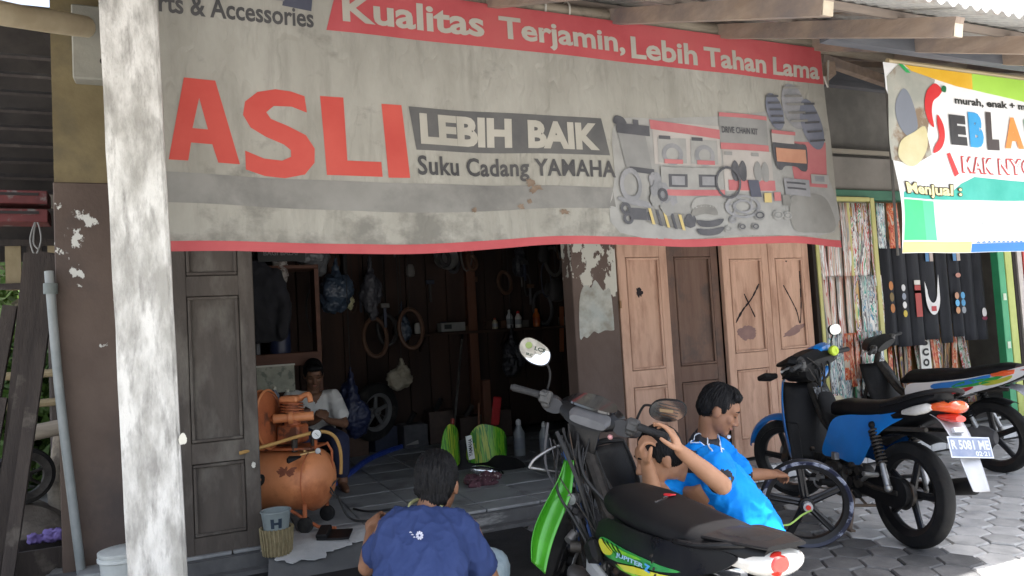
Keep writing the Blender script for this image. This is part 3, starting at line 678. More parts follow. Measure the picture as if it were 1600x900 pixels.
pr('collage_part', rect(3.20, 2.045, 3.285, 2.15, -.02), navy, 6); pr('collage_part', rect(3.305, 2.01, 3.36, 2.07), yl, 6); pr('collage_part', rect(3.38, 2.02, 3.43, 2.075), pink, 6); pr('collage_part', rect(3.44, 1.99, 3.50, 2.06), gr1, 6)
# brown stain and scorch marks
stn = mat('brown_stain', (.17, .12, .085), (.25, .19, .14), 20, .9)
for k, (x, z, a, b) in enumerate(((1.69, 2.09, .025, .022), (1.725, 2.06, .03, .016), (1.70, 2.045, .018, .012), (1.63, 1.965, .02, .014), (1.36, 1.955, .014, .012), (1.875, 1.93, .028, .014), (1.68, 1.99, .012, .012))): pr('stain', blob2(x, z, a, b, k*3.3+1, 30, .6), stn, 3)
tie = mat('tie_string', (.45, .43, .38), rough=.8)
for x in (1.85, 2.0, 3.85):
    g = NG(); g.lathe([(.058, -.006), (.062, 0), (.058, .006)], (x, 3.555, 3.08), (1, 0, 0), 14); g.build('tie', tie)
g = NG(); g.tube(spline([(3.88, 3.50, 2.86), (3.93, 3.52, 2.80), (3.98, 3.56, 2.86), (4.0, 3.56, 3.0)], 4), .006, 6); g.build('tie', tie)

# ------------------------------------------------------------------ food stall banner next door
ban2 = thing('food_stall_banner', 'bright white and green food stall banner with SEBLAK lettering at the right', 'banner', (4.7, 3.0, 1.65))
NG.org = (4.7, 3.0, 1.65); NG.par = ban2
def s2(x, z, off=0):
    k = 2.8-z; return (x, 3.0+.020*sin(x*4.3+1)*k+.012*sin(x*9+z*4)*k+.04*max(0, 4.1-x)*sin(z*9)-off, z)
def lay2(k): return lambda u, v, h=0: s2(u, v, .0022*k+h)
def pr2(name, outline, m, k=1, step=.06, holes=()):
    g = NG(); g.sheet(outline, lay2(k), step, holes=holes); return g.build(name, m, cv2)
def tx2(body, box, m, k=2, bold=.02, **kw):
    g = NG(); gtext(g, body, box, lay2(k), bold, .06, **kw); return g.build('lettering', m, cv2, smooth=None)
def vinyl(name, a, b=None, **k):
    m = mat(name, a, b or tuple(min(1, v*1.08) for v in (hexc(a) if isinstance(a, str) else a)), 4, .4, **k)
    return m
vw = vinyl('white_vinyl', (.84, .85, .84), (.88, .88, .88)); bb = m_ = vw.node_tree.nodes['Principled BSDF']
def ledge(z): return 3.812+max(0, 2.2-z)*.01-(.02 if z > 2.6 else 0)+.05*max(0, z-2.5)
g = NG(); g.grid(lambda u, v: s2(ledge(1.63+1.14*v)+(6.3-ledge(1.63+1.14*v))*u, 1.63+1.14*v-.0*u), 70, 34); cv2 = g.build('canvas', vw)
pr2('print', [(3.80, 2.18), (3.815, 2.68), (3.93, 2.765), (4.25, 2.70), (4.18, 2.5), (4.14, 2.35), (4.17, 2.23), (4.0, 2.16)], vinyl('grey_green_photo', (.33, .34, .30), (.47, .46, .40), c3=(.25, .18, .12), s3=4, t3=.58), 1)
pr2('print', sp2([(3.87, 2.52), (3.95, 2.62), (4.02, 2.56), (4.06, 2.40), (3.98, 2.33), (3.89, 2.40)], 4), vinyl('slate_photo', (.19, .21, .25)), 2)
pr2('print', sp2([(3.86, 2.20), (3.90, 2.30), (4.02, 2.36), (4.12, 2.40), (4.13, 2.28), (4.05, 2.18), (3.95, 2.15)], 4), vinyl('noodle_print', (.62, .55, .30), (.72, .66, .42), bump=.3), 3)
pr2('print', [(3.93, 2.768), (3.97, 2.768), (4.03, 2.72), (3.99, 2.72)], vinyl('green_print', (.04, .42, .12)), 3)
pr2('print', [(3.985, 2.768), (4.60, 2.768), (4.60, 2.665), (4.45, 2.675), (4.3, 2.695), (4.04, 2.735)], vinyl('amber_print', (.78, .44, .03), (.85, .52, .06)), 2)
pr2('print', [(4.60, 2.768), (6.3, 2.768), (6.3, 2.60), (5.1, 2.62), (4.60, 2.665)], vinyl('lime_print', (.42, .72, .10)), 2)
chili = vinyl('chilli_red', (.62, .03, .035), (.72, .05, .05))
pr2('print', sp2([(4.30, 2.64), (4.24, 2.675), (4.16, 2.62), (4.13, 2.53), (4.15, 2.44), (4.20, 2.40), (4.19, 2.49), (4.21, 2.56), (4.27, 2.60)], 4), chili, 3)
pr2('print', sp2([(4.18, 2.24), (4.25, 2.27), (4.29, 2.34), (4.285, 2.42), (4.24, 2.48), (4.23, 2.42), (4.24, 2.34), (4.20, 2.29)], 4), chili, 3)
pr2('print', sp2([(4.29, 2.635), (4.31, 2.665), (4.34, 2.66), (4.33, 2.625)], 3), vinyl('stalk_green', (.02, .16, .06)), 4)
tx2('murah, enak + meriah', (4.42, 5.30, 2.555, 2.61), vinyl('ink_black', (.03, .03, .03)), 2, .03)
for ch, (a, b, c, d), col in (('E', (4.345, 4.505, 2.30, 2.49), (.055, .055, .06)), ('B', (4.535, 4.675, 2.295, 2.52), (.05, .35, .70)), ('L', (4.705, 4.815, 2.285, 2.53), (.075, .06, .06)), ('A', (4.865, 5.035, 2.30, 2.505), (.85, .30, .08)), ('K', (5.065, 5.24, 2.29, 2.5), (.03, .42, .16))):
    tx2(ch, (a, b, c, d), vinyl('ink_%s' % ch, col), 3, .075)
tx2('MAK NYOOOSS', (4.43, 5.50, 2.125, 2.235), chili, 2, .05, spacing=1.15); tx2('MAK NYOOOSS', (4.440, 5.490, 2.133, 2.227), vw, 3, .006, spacing=1.15)
pr2('print', [(4.30, 2.24), (4.33, 2.25), (4.40, 2.12), (4.36, 2.10)], chili, 2)
pr2('print', [(3.84, 1.955), (3.85, 1.99), (4.30, 1.985), (4.42, 2.06), (4.55, 2.105), (4.75, 2.10), (5.0, 2.085), (6.3, 2.10), (6.3, 1.965)], vinyl('teal_print', (.03, .42, .33), (.07, .52, .42)), 1)
tx2('Menjual :', (3.868, 4.42, 1.955, 2.055), vinyl('ink_brown', (.05, .03, .01)), 3, .085); tx2('Menjual :', (3.875, 4.412, 1.962, 2.048), vinyl('cream_ink', (.88, .80, .42)), 4, .03)
pr2('print', [(3.83, 1.705), (3.84, 1.945), (4.03, 1.945), (4.02, 1.705)], vinyl('spring_green', (.05, .70, .22)), 1)
pr2('print', [(4.02, 1.705), (4.03, 1.945), (4.155, 1.945), (4.145, 1.705)], vinyl('mint_green', (.10, .62, .33)), 1)
pr2('print', [(3.818, 1.633), (3.825, 1.695), (4.49, 1.70), (4.48, 1.633)], vinyl('pale_yellow', (.88, .74, .25)), 1)
pr2('print', [(4.48, 1.633), (4.49, 1.685), (6.3, 1.70), (6.3, 1.633)], vinyl('cobalt_print', (.03, .20, .62)), 1)
gr = vinyl('faint_ink', (.66, .68, .66))
for j, (a, b) in enumerate(((4.3, 5.3), (4.35, 5.2), (4.4, 5.35), (4.28, 5.1))):
    z = 1.90-.05*j; tx2(('seblak ceker      kerupuk', 'mie  bakso  sosis', 'makaroni  telur', 'seblak komplit')[j], (a, b, z, z+.025), gr, 2, .0)
for k in range(40):   # scalloped trim above the blue strip
    x = 4.52+.045*k; pr2('trim', [(x, 1.69), (x+.022, 1.70), (x+.04, 1.69)], MATS['cobalt_print'], 2) if k < 12 else None
g = NG(); g.tube([(3.86, 3.01, 2.785), (6.35, 3.01, 2.785)], .016, 8); g.build('hanging_rod', mat('bamboo_rod', (.42, .34, .2), rough=.6))
g = NG(); g.tube([(3.83, 3.006, 2.70), (3.812, 3.012, 1.62)], .008, 8); g.build('side_rod', mat('dark_rod', (.09, .085, .075), rough=.6))

# ================================================================== SHOP NEXT DOOR
nb = thing('sticker_shop', 'open shop next door with green lintel and boards of hanging stickers', 'building', (7.2, 5.3, 0))
NG.org = (7.2, 5.3, 0); NG.par = nb
shade_w = mat('neighbour_wall', (.12, .115, .105), (.18, .17, .155), 3, .9)
g = NG(); g.box((7.4, 5.13, 2.98), (4.4, .12, 1.16)); g.build('upper_wall', shade_w)
g = NG(); g.box((6.0, 5.02, 2.58), (1.2, .06, .34)); g.build('board', mat('grey_board', (.20, .185, .165), (.26, .24, .215), 3, .85)); g = NG(); g.box((6.0, 4.98, 2.80), (1.25, .03, .04)); g.build('board_trim', mat('trim_wood', (.30, .27, .22), rough=.8))
g = NG(); g.box((6.6, 4.99, 2.385), (2.9, .10, .09), bev=.006); g.build('lintel', mat('green_lintel', (.035, .14, .085), (.05, .18, .11), 4, .6))
g = NG(); g.box((7.4, 7.2, 1.7), (4.5, .1, 3.4)); g.build('back_wall', mat('shop_back', (.20, .15, .09), (.28, .21, .13), 3, .9))
g = NG(); g.box((9.6, 6.2, 1.7), (.1, 2.2, 3.4)); g.build('side_wall', shade_w); g = NG(); g.box((5.22, 6.2, 1.7), (.04, 2.2, 3.4)); g.build('side_wall', shade_w)
g = NG(); g.box((7.4, 6.2, 3.3), (4.5, 2.2, .06)); g.build('ceiling', shade_w)
g = NG(); g.box((7.4, 6.2, .06), (4.5, 2.2, .10)); g.build('floor', slab_m)
lime_post = mat('lime_green_post', (.42, .48, .12), (.52, .58, .18), 5, .6); gp = mat('green_post', (.03, .30, .13), (.05, .38, .17), 4, .5)
g = NG(); g.box((5.150, 4.96, 1.25), (.035, .10, 2.3)); g.build('dark_jamb', crev)
for x, w_, m_ in ((7.78, .10, gp), (7.90, .11, lime_post), (8.33, .08, lime_post)):
    g = NG(); g.box((x, 4.98, 1.23), (w_, .08, 2.25), bev=.004); g.build('post', m_)
g = NG(); g.box((8.01, 4.985, 1.23), (.04, .06, 2.25)); g.build('post', crev)
for x, c in ((8.10, (.55, .50, .46)), (8.20, (.60, .07, .06))):
    g = NG(); g.box((x, 4.96, 1.25), (.075, .02, 1.5)); o = g.build('hanging_tape', flat(c, .5))
for z in (1.35, .85): g = NG(); g.box((7.78, 4.937, z), (.05, .004, .07)); g.build('tag', flat('#c8d8c0'))

# printed sticker sheets: bands of colour along the strip
def sticker_mat(name, cols, sc, dist=3., rot=0, bandscale=(9, 1, .6), gloss=.25):
    if name in MATS: return MATS[name]
    m = bpy.data.materials.new(name); m.use_nodes = True; n = m.node_tree.nodes; L = m.node_tree.links.new; b = n['Principled BSDF']; b.inputs['Roughness'].default_value = gloss
    tc = n.new('ShaderNodeTexCoord'); mp = n.new('ShaderNodeMapping'); mp.inputs['Scale'].default_value = bandscale; mp.inputs['Rotation'].default_value = (0, rot, 0); L(tc.outputs['Object'], mp.inputs[0])
    oi = n.new('ShaderNodeObjectInfo'); ad = n.new('ShaderNodeVectorMath'); ad.operation = 'MULTIPLY_ADD'; L(oi.outputs['Random'], ad.inputs[0]); ad.inputs[1].default_value = (13, 7, 29); L(mp.outputs[0], ad.inputs[2])
    k = n.new('ShaderNodeTexNoise'); k.inputs['Scale'].default_value = sc; k.inputs['Detail'].default_value = 3; k.inputs['Distortion'].default_value = dist; L(ad.outputs[0], k.inputs[0])
    r = n.new('ShaderNodeValToRGB'); r.color_ramp.interpolation = 'CONSTANT'; L(k.outputs['Fac'], r.inputs[0]); e = r.color_ramp.elements
    N = len(cols)
    e[0].position = 0; e[0].color = C4(cols[0]); e[1].position = .36; e[1].color = C4(cols[1])
    for i in range(2, N): q = e.new(.36+.30*(i-1)/(N-1)); q.color = C4(cols[i])
    L(r.outputs[0], b.inputs['Base Color']); MATS[name] = m; return m
W = (.74, .74, .72)
st = [sticker_mat('stickers_warm', [W, (.5, .22, .16), (.55, .42, .34), (.30, .30, .28), W, (.45, .12, .1), (.6, .5, .4)], 1.5, 1.6, bandscale=(11, 1, .55)),
      sticker_mat('stickers_multi', [W, (.05, .3, .12), W, (.5, .08, .07), W, (.06, .06, .07), (.5, .3, .1)], 2.2, 2, bandscale=(7, 1, 1.0)),
      sticker_mat('stickers_cool', [W, (.08, .25, .38), (.55, .56, .56), (.10, .10, .12), W, (.06, .35, .30), W], 2.2, 2, bandscale=(7, 1, 1.0)),
      sticker_mat('stickers_orange', [(.62, .16, .06), (.70, .30, .15), (.5, .07, .04), (.7, .22, .1), (.6, .5, .4)], 3, 2, bandscale=(5, 1, 2)),
      sticker_mat('stickers_dark', [(.05, .05, .06), (.35, .18, .08), (.06, .06, .12), (.45, .32, .1), (.16, .05, .04), (.30, .29, .27), (.05, .06, .05)], 1.6, 1.5, bandscale=(11, 1, .5))]
panel = thing('sticker_display_board', 'yellow framed board covered with hanging sticker strips right of the wooden doors', 'display board', (5.56, 4.93, .3))
NG.org = (5.56, 4.93, .3); NG.par = panel
g = NG(); g.box((5.56, 4.955, 1.30), (.76, .02, 2.06)); g.build('backing', flat('#8a8a7c', .8))
yf = mat('yellow_frame', (.48, .46, .15), (.58, .55, .22), 5, .55)
for x, w_ in ((5.195, .04), (5.93, .055)): g = NG(); g.box((x, 4.93, 1.31), (w_, .05, 2.08), bev=.004); g.build('frame_bar', yf)
for z in (.28, 2.335): g = NG(); g.box((5.56, 4.929, z), (.68, .048, .04), bev=.004); g.build('frame_bar', yf)
g = NG(); g.box((5.62, 4.93, 1.7), (.03, .03, 1.2)); g.build('frame_bar', yf)
def strip(x, w, z0, z1, y, m, par, nmv='sticker_strip', bend=.01, tilt=0):
    g = NG(); s_ = RND.random()*9
    g.grid(lambda u, v: (x+w*(u-.5)+tilt*(v-1), y+bend*sin(v*4+s_)*(1-v)-bend*.8*cos(u*3.1+s_), z0+(z1-z0)*v), 4, 8)
    g.v = [(a-x, b-y, c-z0) for a, b, c in g.v]; o0 = NG.org; NG.org = (0, 0, 0); o = g.build(nmv, m, par, solid=.0012); NG.org = o0; o.location = (x-o0[0], y-o0[1], z0-o0[2]); return o
k = 0
for row, (za, zb) in enumerate(((1.56, 2.30), (1.05, 1.62), (.62, 1.10), (.34, .68))):
    x = 5.225
    while x < 5.90:
        w_ = RND.uniform(.07, .115)
        m_ = st[0] if x < 5.58 and row < 2 else (st[1] if (row == 0 or k % 3 == 0) else st[2])
        if row == 2 and 5.38 < x < 5.62: m_ = st[3]
        strip(x+w_/2, w_*.96, za+RND.uniform(-.05, .05), zb, 4.925-.006*row-.004*(k % 2), m_, panel); x += w_; k += 1
# stickers pinned inside the shop, one by one on the back boards
rack = thing('sticker_rack', 'low rack of colourful sticker strips behind the white motorcycle', 'rack', (6.9, 5.35, .2))
NG.org = (6.9, 5.35, .2); NG.par = rack
g = NG(); g.box((6.92, 5.40, .62), (1.75, .03, .95)); g.build('backing', flat('#7d6238', .85))
x = 6.08; k = 0
while x < 7.72:
    w_ = RND.uniform(.045, .10); strip(x, w_, RND.uniform(.2, .42), .98+RND.uniform(-.08, .06), 5.36-.008*(k % 3), (st[4], st[4], st[3], st[1], st[4])[k % 5], rack, tilt=RND.uniform(-.12, .12), bend=.016); x += w_*.9; k += 1
# vertical SCOTLET board
sc_b = thing('lettered_board', 'white board with black vertical lettering leaning in front of the sticker rack', 'sign', (6.86, 5.2, .3)); NG.org = (6.86, 5.2, .3); NG.par = sc_b
def tiltx(x, z): return x+(z-.3)*.13
g = NG(); g.box((0, 0, 0), (.15, .015, .78)); g.v = [(tiltx(6.81+a, .62+c), 5.2+b+(c)*.1, .62+c) for a, b, c in g.v]; scb = g.build('board', flat('#d6d6d0', .5))
for i, ch in enumerate('SCOTLE'):
    z = .90-.105*i; g = NG(); gtext(g, ch, (6.762, 6.855, z, z+.078), lambda u, v, h: (tiltx(u, v), 5.188+(v-.62)*.1, v), .06); g.build('letter', flat('#141414', .6), scb, smooth=None)
# black garments and seat covers hanging in a row
bkf = mat('black_cloth', (.012, .014, .019), (.022, .024, .032), 5, .85, bump=.3, bscale=12, stretch=(2, 1, .5))
hung = [(6.12, .17), (6.29, .17), (6.47, .19), (6.66, .19), (6.87, .23), (7.09, .19), (7.28, .18), (7.47, .20), (7.64, .16)]
for k, (x, w_) in enumerate(hung):
    cap = ('black printed cloth hanging beside the yellow framed sticker board', 'black cloth with orange print in the hanging row next door', 'black cloth with white and yellow dots in the hanging row next door', 'black cloth with a tall red print in the hanging row next door',
           'black cloth with a white collar shape hanging in the shop next door', 'plain black cloth right of the white collar shape', 'black cloth with blue round prints in the hanging row next door', 'plain black cloth with a short flap in the hanging row next door', 'black cloth with a small white emblem beside the green post')[k]
    h = thing('hanging_cloth', cap, 'cloth', (x, 5.10, 1.9), group='black cloths hanging in the shop next door'); NG.org = (x, 5.10, 1.9); NG.par = h
    z0 = .94+RND.uniform(-.03, .03)
    g = NG(); g.grid(lambda u, v: (x+w_*(u-.5)*(1.0 if v < .9 else 1-.5*(v-.9)/.1), 5.10-.02*cos((u-.5)*5)+.006*sin(u*9+k), z0+(2.0-z0)*v), 8, 10); cl = g.build('cloth', bkf, solid=.004)
    g = NG(); g.tube([(x, 5.10, 2.0), (x, 5.10, 2.05), (x+.02, 5.10, 2.075), (x+.03, 5.10, 2.06)], .003, 5); g.build('hook', mat('wire', (.3, .3, .3), rough=.4, metal=.8))
    def disc(px, pz, r_, c, ry=None):
        q = NG(); q.sheet(arc(px, pz, r_, 0, 2*pi*.96, 14, ry or r_), lambda u, v, h_: (u, 5.072, v), 0); q.build('print', flat(c, .5), cl)
    if k == 1: [disc(x, 1.30+.11*j, .03, ('#b06a20', '#6d5518')[j % 2], .045) for j in range(3)]
    if k == 0: disc(x, 1.42, .035, '#b9bcc0', .07); disc(x+.01, 1.36, .02, '#c04030'); disc(x, 1.76, .03, '#b8b8b8', .05)
    if k == 2: [disc(x-.01, 1.24+.085*j, .028, ('#c8b030', '#d8d8d8', '#8890a0', '#d0d0d0')[j], .034) for j in range(4)]
    if k == 3:
        for pz, hh, c in ((1.36, .32, '#a83028'), (1.54, .05, '#d8d4cc'), (1.45, .03, '#d8a090')):
            q = NG(); q.box((x, 5.072, pz), (.085, .003, hh)); q.build('print', flat(c, .5), cl)
    if k == 4:
        U = arc(x, 1.40, .105, pi, 2*pi, 14, .19)+[(x+.105, 1.62)]+arc(x, 1.46, .072, 2*pi, pi, 12, .13)+[(x-.105, 1.55)]
        q = NG(); q.sheet(U, lambda u, v, h_: (u, 5.070, v), 0); q.build('print', flat('#dcdcdc', .5), cl)
        q = NG(); q.box((x, 5.067, 1.272), (.07, .002, .05)); q.build('print', flat('#b02830', .5), cl)
    if k == 6: [disc(x+.045*(-1)**j, 1.24+.075*(j//2), .032, ('#8a9098', '#c08a60', '#3d8fc0', '#56a8d8', '#4a98c8', '#b8876a')[j], .036) for j in range(6)]; disc(x, 1.60, .04, '#b07868', .025)
    if k == 8: disc(x, 1.20, .035, '#dcd8d8', .05); disc(x, 1.14, .045, '#803048', .02)
    if k in (4, 6): 
        q = NG(); q.box((x-.03, 5.074, 1.80), (.05, .003, .10)); q.build('print', flat('#4a7fb0', .5), cl)
        q = NG(); q.box((x+.03, 5.074, 1.80), (.05, .003, .10)); q.build('print', flat('#b8a8a0', .5), cl)
# two packets pinned by the lintel
for x, c in ((6.14, 1), (6.30, 2)):
    o = thing('hanging_packet', ('white patterned packet hanging under the green lintel' if c == 1 else 'orange and white packet hanging under the green lintel'), 'packet', (x, 5.0, 1.95)); NG.org = (x, 5.0, 1.95); NG.par = o
    strip(x, .13, 1.88, 2.32, 5.0, st[2] if c == 1 else st[3], o, 'packet_sheet')
# ================================================================== MOTORCYCLES
rubber = mat('tyre_rubber', (.013, .013, .014), (.022, .0215, .021), 9, .82, spec=.25, bump=.25, bscale=60, c3=(.06, .056, .05), s3=4, t3=.62, w3=.1)
blackp = mat('black_plastic', (.005, .005, .006), (.009, .009, .010), 6, .36, bump=.04, bscale=90, rvar=.12, spec=.3)
mattep = mat('matte_black_plastic', (.007, .007, .008), (.013, .0128, .013), 7, .58, spec=.24, bump=.2, bscale=120, c3=(.035, .033, .030), s3=4, t3=.66, w3=.1)
blkmet = mat('black_wheel_metal', (.014, .014, .015), (.024, .024, .026), 9, .35, metal=.3)
iron = mat('greasy_iron', (.035, .032, .030), (.075, .068, .06), 14, .55, metal=.6, bump=.4, bscale=50, c3=(.11, .07, .045), s3=9, t3=.62)
alu = mat('cast_aluminium', (.30, .30, .30), (.42, .42, .41), 12, .45, metal=.85, bump=.2, bscale=60)
chrome = mat('chrome', (.70, .70, .71), (.60, .60, .61), 8, .15, metal=1)
vinyl_seat = mat('seat_vinyl', (.007, .007, .008), (.011, .011, .012), 5, .5, bump=.12, bscale=220, c3=(.016, .0155, .016), s3=3, t3=.62, w3=.12, spec=.2)
silver = mat('silver_paint', (.42, .43, .45), (.50, .51, .53), 5, .38, metal=.35)
red_lens = mat('red_lens', (.62, .030, .022), (.70, .05, .03), 30, .12, coat=1); or_lens = mat('orange_lens', (.80, .10, .03), (.86, .15, .04), 30, .12, coat=1); cl_lens = mat('clear_lens', (.62, .60, .55), (.74, .72, .68), 25, .1, coat=1)
mirror_m = mat('mirror_glass', (.9, .9, .9), rough=.03, metal=1)
wire_m = mat('cable_black', (.015, .015, .015), rough=.55)
class KG(G):
    M = None; par = None
    def build(s, name, mats, parent=None, **k):
        if s.M is not None: s.v = [tuple(s.M @ Vector(p)) for p in s.v]
        return G.build(s, name, mats, parent if parent is not None else s.par, **k)
def mirror_y(g):
    n = len(g.v); g.v += [(a, -b, c) for a, b, c in g.v]; nf = len(g.f)
    for i in range(nf): g.f.append(tuple(n+q for q in reversed(g.f[i]))); g.mi.append(g.mi[i])
    return g
def wheel(x, z, R=.285, w=.042, rim_m=blkmet, rim_r=.218, spokes=5, phase=.3, M=None, par=None, disc=True, tyre=True, brake='drum', lip=None):
    g = KG(); g.M = M
    rr = rim_r
    prof = [(rr-.028, -.020), (rr-.006, -.026), (rr+.014, -.034), (rr+.016, -.030), (rr+.002, -.018), (rr-.012, 0), (rr+.002, .018), (rr+.016, .030), (rr+.014, .034), (rr-.006, .026), (rr-.028, .020), (rr-.034, 0), (rr-.028, -.020)]
    g.lathe(prof, (x, 0, z), (0, 1, 0), 40)
    g.cyl((x, -.045, z), (x, .045, z), .040, n=20); g.cyl((x, -.075, z), (x, .075, z), .016, n=12)
    for k in range(spokes):
        a = phase+2*pi*k/spokes
        for da in ((-.10, .10) if spokes == 5 else (0,)):
            p0 = Vector((x+.03*cos(a+da*3), 0, z+.03*sin(a+da*3))); p1 = Vector((x+(rr-.024)*cos(a+da*.55), 0, z+(rr-.024)*sin(a+da*.55)))
            g.bar(p0, p1, .030, .017, up=(0, 1, 0)) if False else g.tube([p0, p0.lerp(p1, .5), p1], [.016, .012, .011], 6)
        g.bar((x+.04*cos(a), 0, z+.04*sin(a)), (x+(rr-.03)*cos(a), 0, z+(rr-.03)*sin(a)), .020, .014, up=(sin(a), 0, -cos(a)))
    wo = g.build('wheel', rim_m, par)
    if lip:
        q = KG(); q.M = M
        for s_ in (-1, 1): q.lathe([(rr-.003, s_*.0295), (rr+.0140, s_*.0352), (rr+.0172, s_*.0335), (rr+.0172, s_*.0300)], (x, 0, z), (0, 1, 0), 40)
        q.build('rim_tape', lip, wo)
    if tyre:
        q = KG(); q.M = M; pr_ = []
        for k in range(13):
            t = -1.25+2.5*k/12; pr_.append((rr+.008+(R-rr-.008)*max(0, cos(t*.98))**.55 if abs(t) < 1.22 else rr+.006, w*sin(t)*(1.04 if abs(t) < 1 else .9)))
        q.lathe(pr_, (x, 0, z), (0, 1, 0), 48); ty = q.build('tyre', rubber, wo, smooth=60)
    if brake == 'drum':
        q = KG(); q.M = M; q.lathe([(.0, .058), (.055, .056), (.066, .046), (.066, .02)], (x, 0, z), (0, 1, 0), 24); q.build('brake_drum', iron, wo)
        q = KG(); q.M = M; q.lathe([(.050, .060), (.085, .060), (.087, .056), (.050, .056)], (x, 0, z), (0, 1, 0), 28); q.build('sprocket', iron, wo)
    elif brake == 'disc':
        q = KG(); q.M = M; q.lathe([(.065, -.060), (.110, -.060), (.110, -.056), (.065, -.056), (.065, -.060)], (x, 0, z), (0, 1, 0), 32); q.build('brake_disc', alu, wo)
    return wo
def helix(p0, p1, r, turns, n=12):
    p0, p1 = Vector(p0), Vector(p1); x, y, z = frame_of(p1-p0); N = int(turns*n)
    return [p0.lerp(p1, k/N)+(x*cos(2*pi*k/n)+y*sin(2*pi*k/n))*r for k in range(N+1)]
def shock(p0, p1, par, sm=None, lower=alu):
    p0, p1 = Vector(p0), Vector(p1); g = KG(); g.tube([p0, p0.lerp(p1, .42)], [.019, .016], 12); g.ball(p0, .024, 10, 6); s_ = g.build('shock_absorber', lower, par)
    g = KG(); g.tube(helix(p0.lerp(p1, .36), p0.lerp(p1, .93), .026, 10), .0062, 6); g.build('spring', sm or iron, s_)
    g = KG(); g.tube([p0.lerp(p1, .42), p1], .015, 10); g.ball(p1, .022, 10, 6); g.build('damper', mattep, s_)
def side(outline, yf, par, nm, m, thick=.006, both=True, step=.06, left=True):
    """body panel: an outline in the x-z plane pressed to the curve y = yf(x, z)"""
    g = KG(); sg = 1 if left else -1
    g.sheet(outline, lambda u, v, h: (u, sg*(yf(u, v)+h), v), step, thick); o = g.build(nm, m, par, smooth=50, fix=True)
    if both:
        g = KG(); g.sheet(outline, lambda u, v, h: (u, -sg*(yf(u, v)+h), v), step, thick); g.build(nm, m, par, smooth=50, fix=True)
    return o
def moto(name, label, loc, psi, lean, sc=1.):
    e = thing(name, label, 'motorcycle', (loc[0], loc[1], 0), group='motorcycles parked nose in at the shops')
    e.matrix_world = Matrix.Translation((loc[0], loc[1], 0)) @ Matrix.Rotation(radians(90-psi), 4, 'Z') @ Matrix.Rotation(radians(-lean), 4, 'X') @ Matrix.Scale(sc, 4)
    return e
HEAD = Vector((1.0, 0, .85)); AX = Vector((-.42, 0, .9)).normalized()
def steerM(deg): return Matrix.Translation(HEAD) @ Matrix.Rotation(radians(deg), 4, AX) @ Matrix.Translation(-HEAD)
def chassis(e, auto=False, spring=None, exhaust=True, stand='center'):
    g = KG()
    if not auto:
        for s_ in (-1, 1): g.tube([(.44, s_*.075, .30), (.2, s_*.085, .285), (0, s_*.085, .285)], [.020, .018, .016], 8)
        g.build('swingarm', iron, e)
        g = KG(); g.sheet(arc(.02, .285, .09, pi/2, 3*pi/2, 10, .085)+[(.42, .235), (.45, .28), (.42, .34)], lambda u, v, h: (u, .075+h, v), .1, .03); g.build('chain_case', mattep, e, fix=True)
    g = KG()
    g.tube([(.97, 0, .82), (.80, 0, .60), (.62, 0, .47), (.50, 0, .40)], [.036, .034, .032, .03], 10)
    for s_ in (-1, 1): g.tube([(.55, s_*.02, .48), (.45, s_*.09, .56), (.1, s_*.10, .63), (-.2, s_*.08, .66)], .013, 8)
    g.tube([(.50, .0, .42), (.42, 0, .26)], .03, 8); g.build('frame', iron, e)
    if not auto:
        g = KG(); g.lathe([(0, -.11), (.075, -.11), (.10, -.09), (.105, 0), (.10, .10), (.07, .125), (0, .125)], (.50, 0, .27), (0, 1, 0), 24)
        g.lathe([(0, -.10), (.07, -.10), (.085, -.08), (.085, .09), (.06, .11), (0, .11)], (.62, 0, .28), (0, 1, 0), 20); g.build('crankcase', iron, e)
        g = KG()
        for k in range(7): g.box((.73+.022*k, 0, .325), (.008, .15, .13), Matrix.Rotation(-.15, 4, 'Y'))
        g.box((.90, 0, .335), (.06, .12, .11), bev=.01); g.box((.75, 0, .325), (.2, .09, .085)); g.build('cylinder', iron, e)
        g = KG(); g.tube(spline([(.48, .13, .25), (.47, .16, .22), (.62, .17, .20), (.66, .17, .235)], 4), .007, 6); g.cyl((.665, .14, .24), (.665, .20, .24), .011); g.build('gear_lever', alu, e)
    for s_ in (-1, 1):
        g = KG(); g.cyl((.44, s_*.12, .255), (.44, s_*.27, .262), .013, n=10); g.cyl((.44, s_*.18, .258), (.44, s_*.27, .263), .019, n=10); g.build('foot_peg', mattep, e)
        g = KG(); g.tube([(.30, s_*.09, .30), (.22, s_*.12, .34), (.10, s_*.145, .37)], .012, 8); g.cyl((.10, s_*.14, .37), (.10, s_*.23, .375), .014, n=8); g.build('rear_foot_peg', alu, e)
    if exhaust:
        g = KG(); g.tube(spline([(.93, -.03, .28), (.95, -.07, .20), (.80, -.12, .17), (.45, -.14, .19), (.30, -.15, .24)], 5), .016, 10); g.tube([(.30, -.15, .24), (.22, -.155, .265), (-.25, -.16, .38), (-.28, -.16, .388)], [.02, .042, .046, .03], 16); g.build('exhaust', mattep, e)
    if stand == 'center':
        g = KG(); 
        for s_ in (-1, 1): g.tube([(.40, s_*.075, .22), (.36, s_*.11, .12), (.32, s_*.15, .012)], [.014, .012, .011], 8); g.box((.315, s_*.155, .010), (.06, .03, .014)); g.tube([(.40, s_*.075, .22), (.26, s_*.09, .17)], .008, 6)
        g.cyl((.37, -.10, .14), (.37, .10, .14), .009); g.build('center_stand', mat('rusty_steel', (.16, .12, .09), (.24, .19, .15), 14, .7, metal=.4, bump=.3), e)
    shock((.03, .125, .31), (.17, .125, .64), e, spring); shock((.03, -.125, .31), (.17, -.125, .64), e, spring)
def seat(e, secs, m=vinyl_seat):
    g = KG(); g.loft(secs, 28); return g.build('seat', m, e, smooth=60)
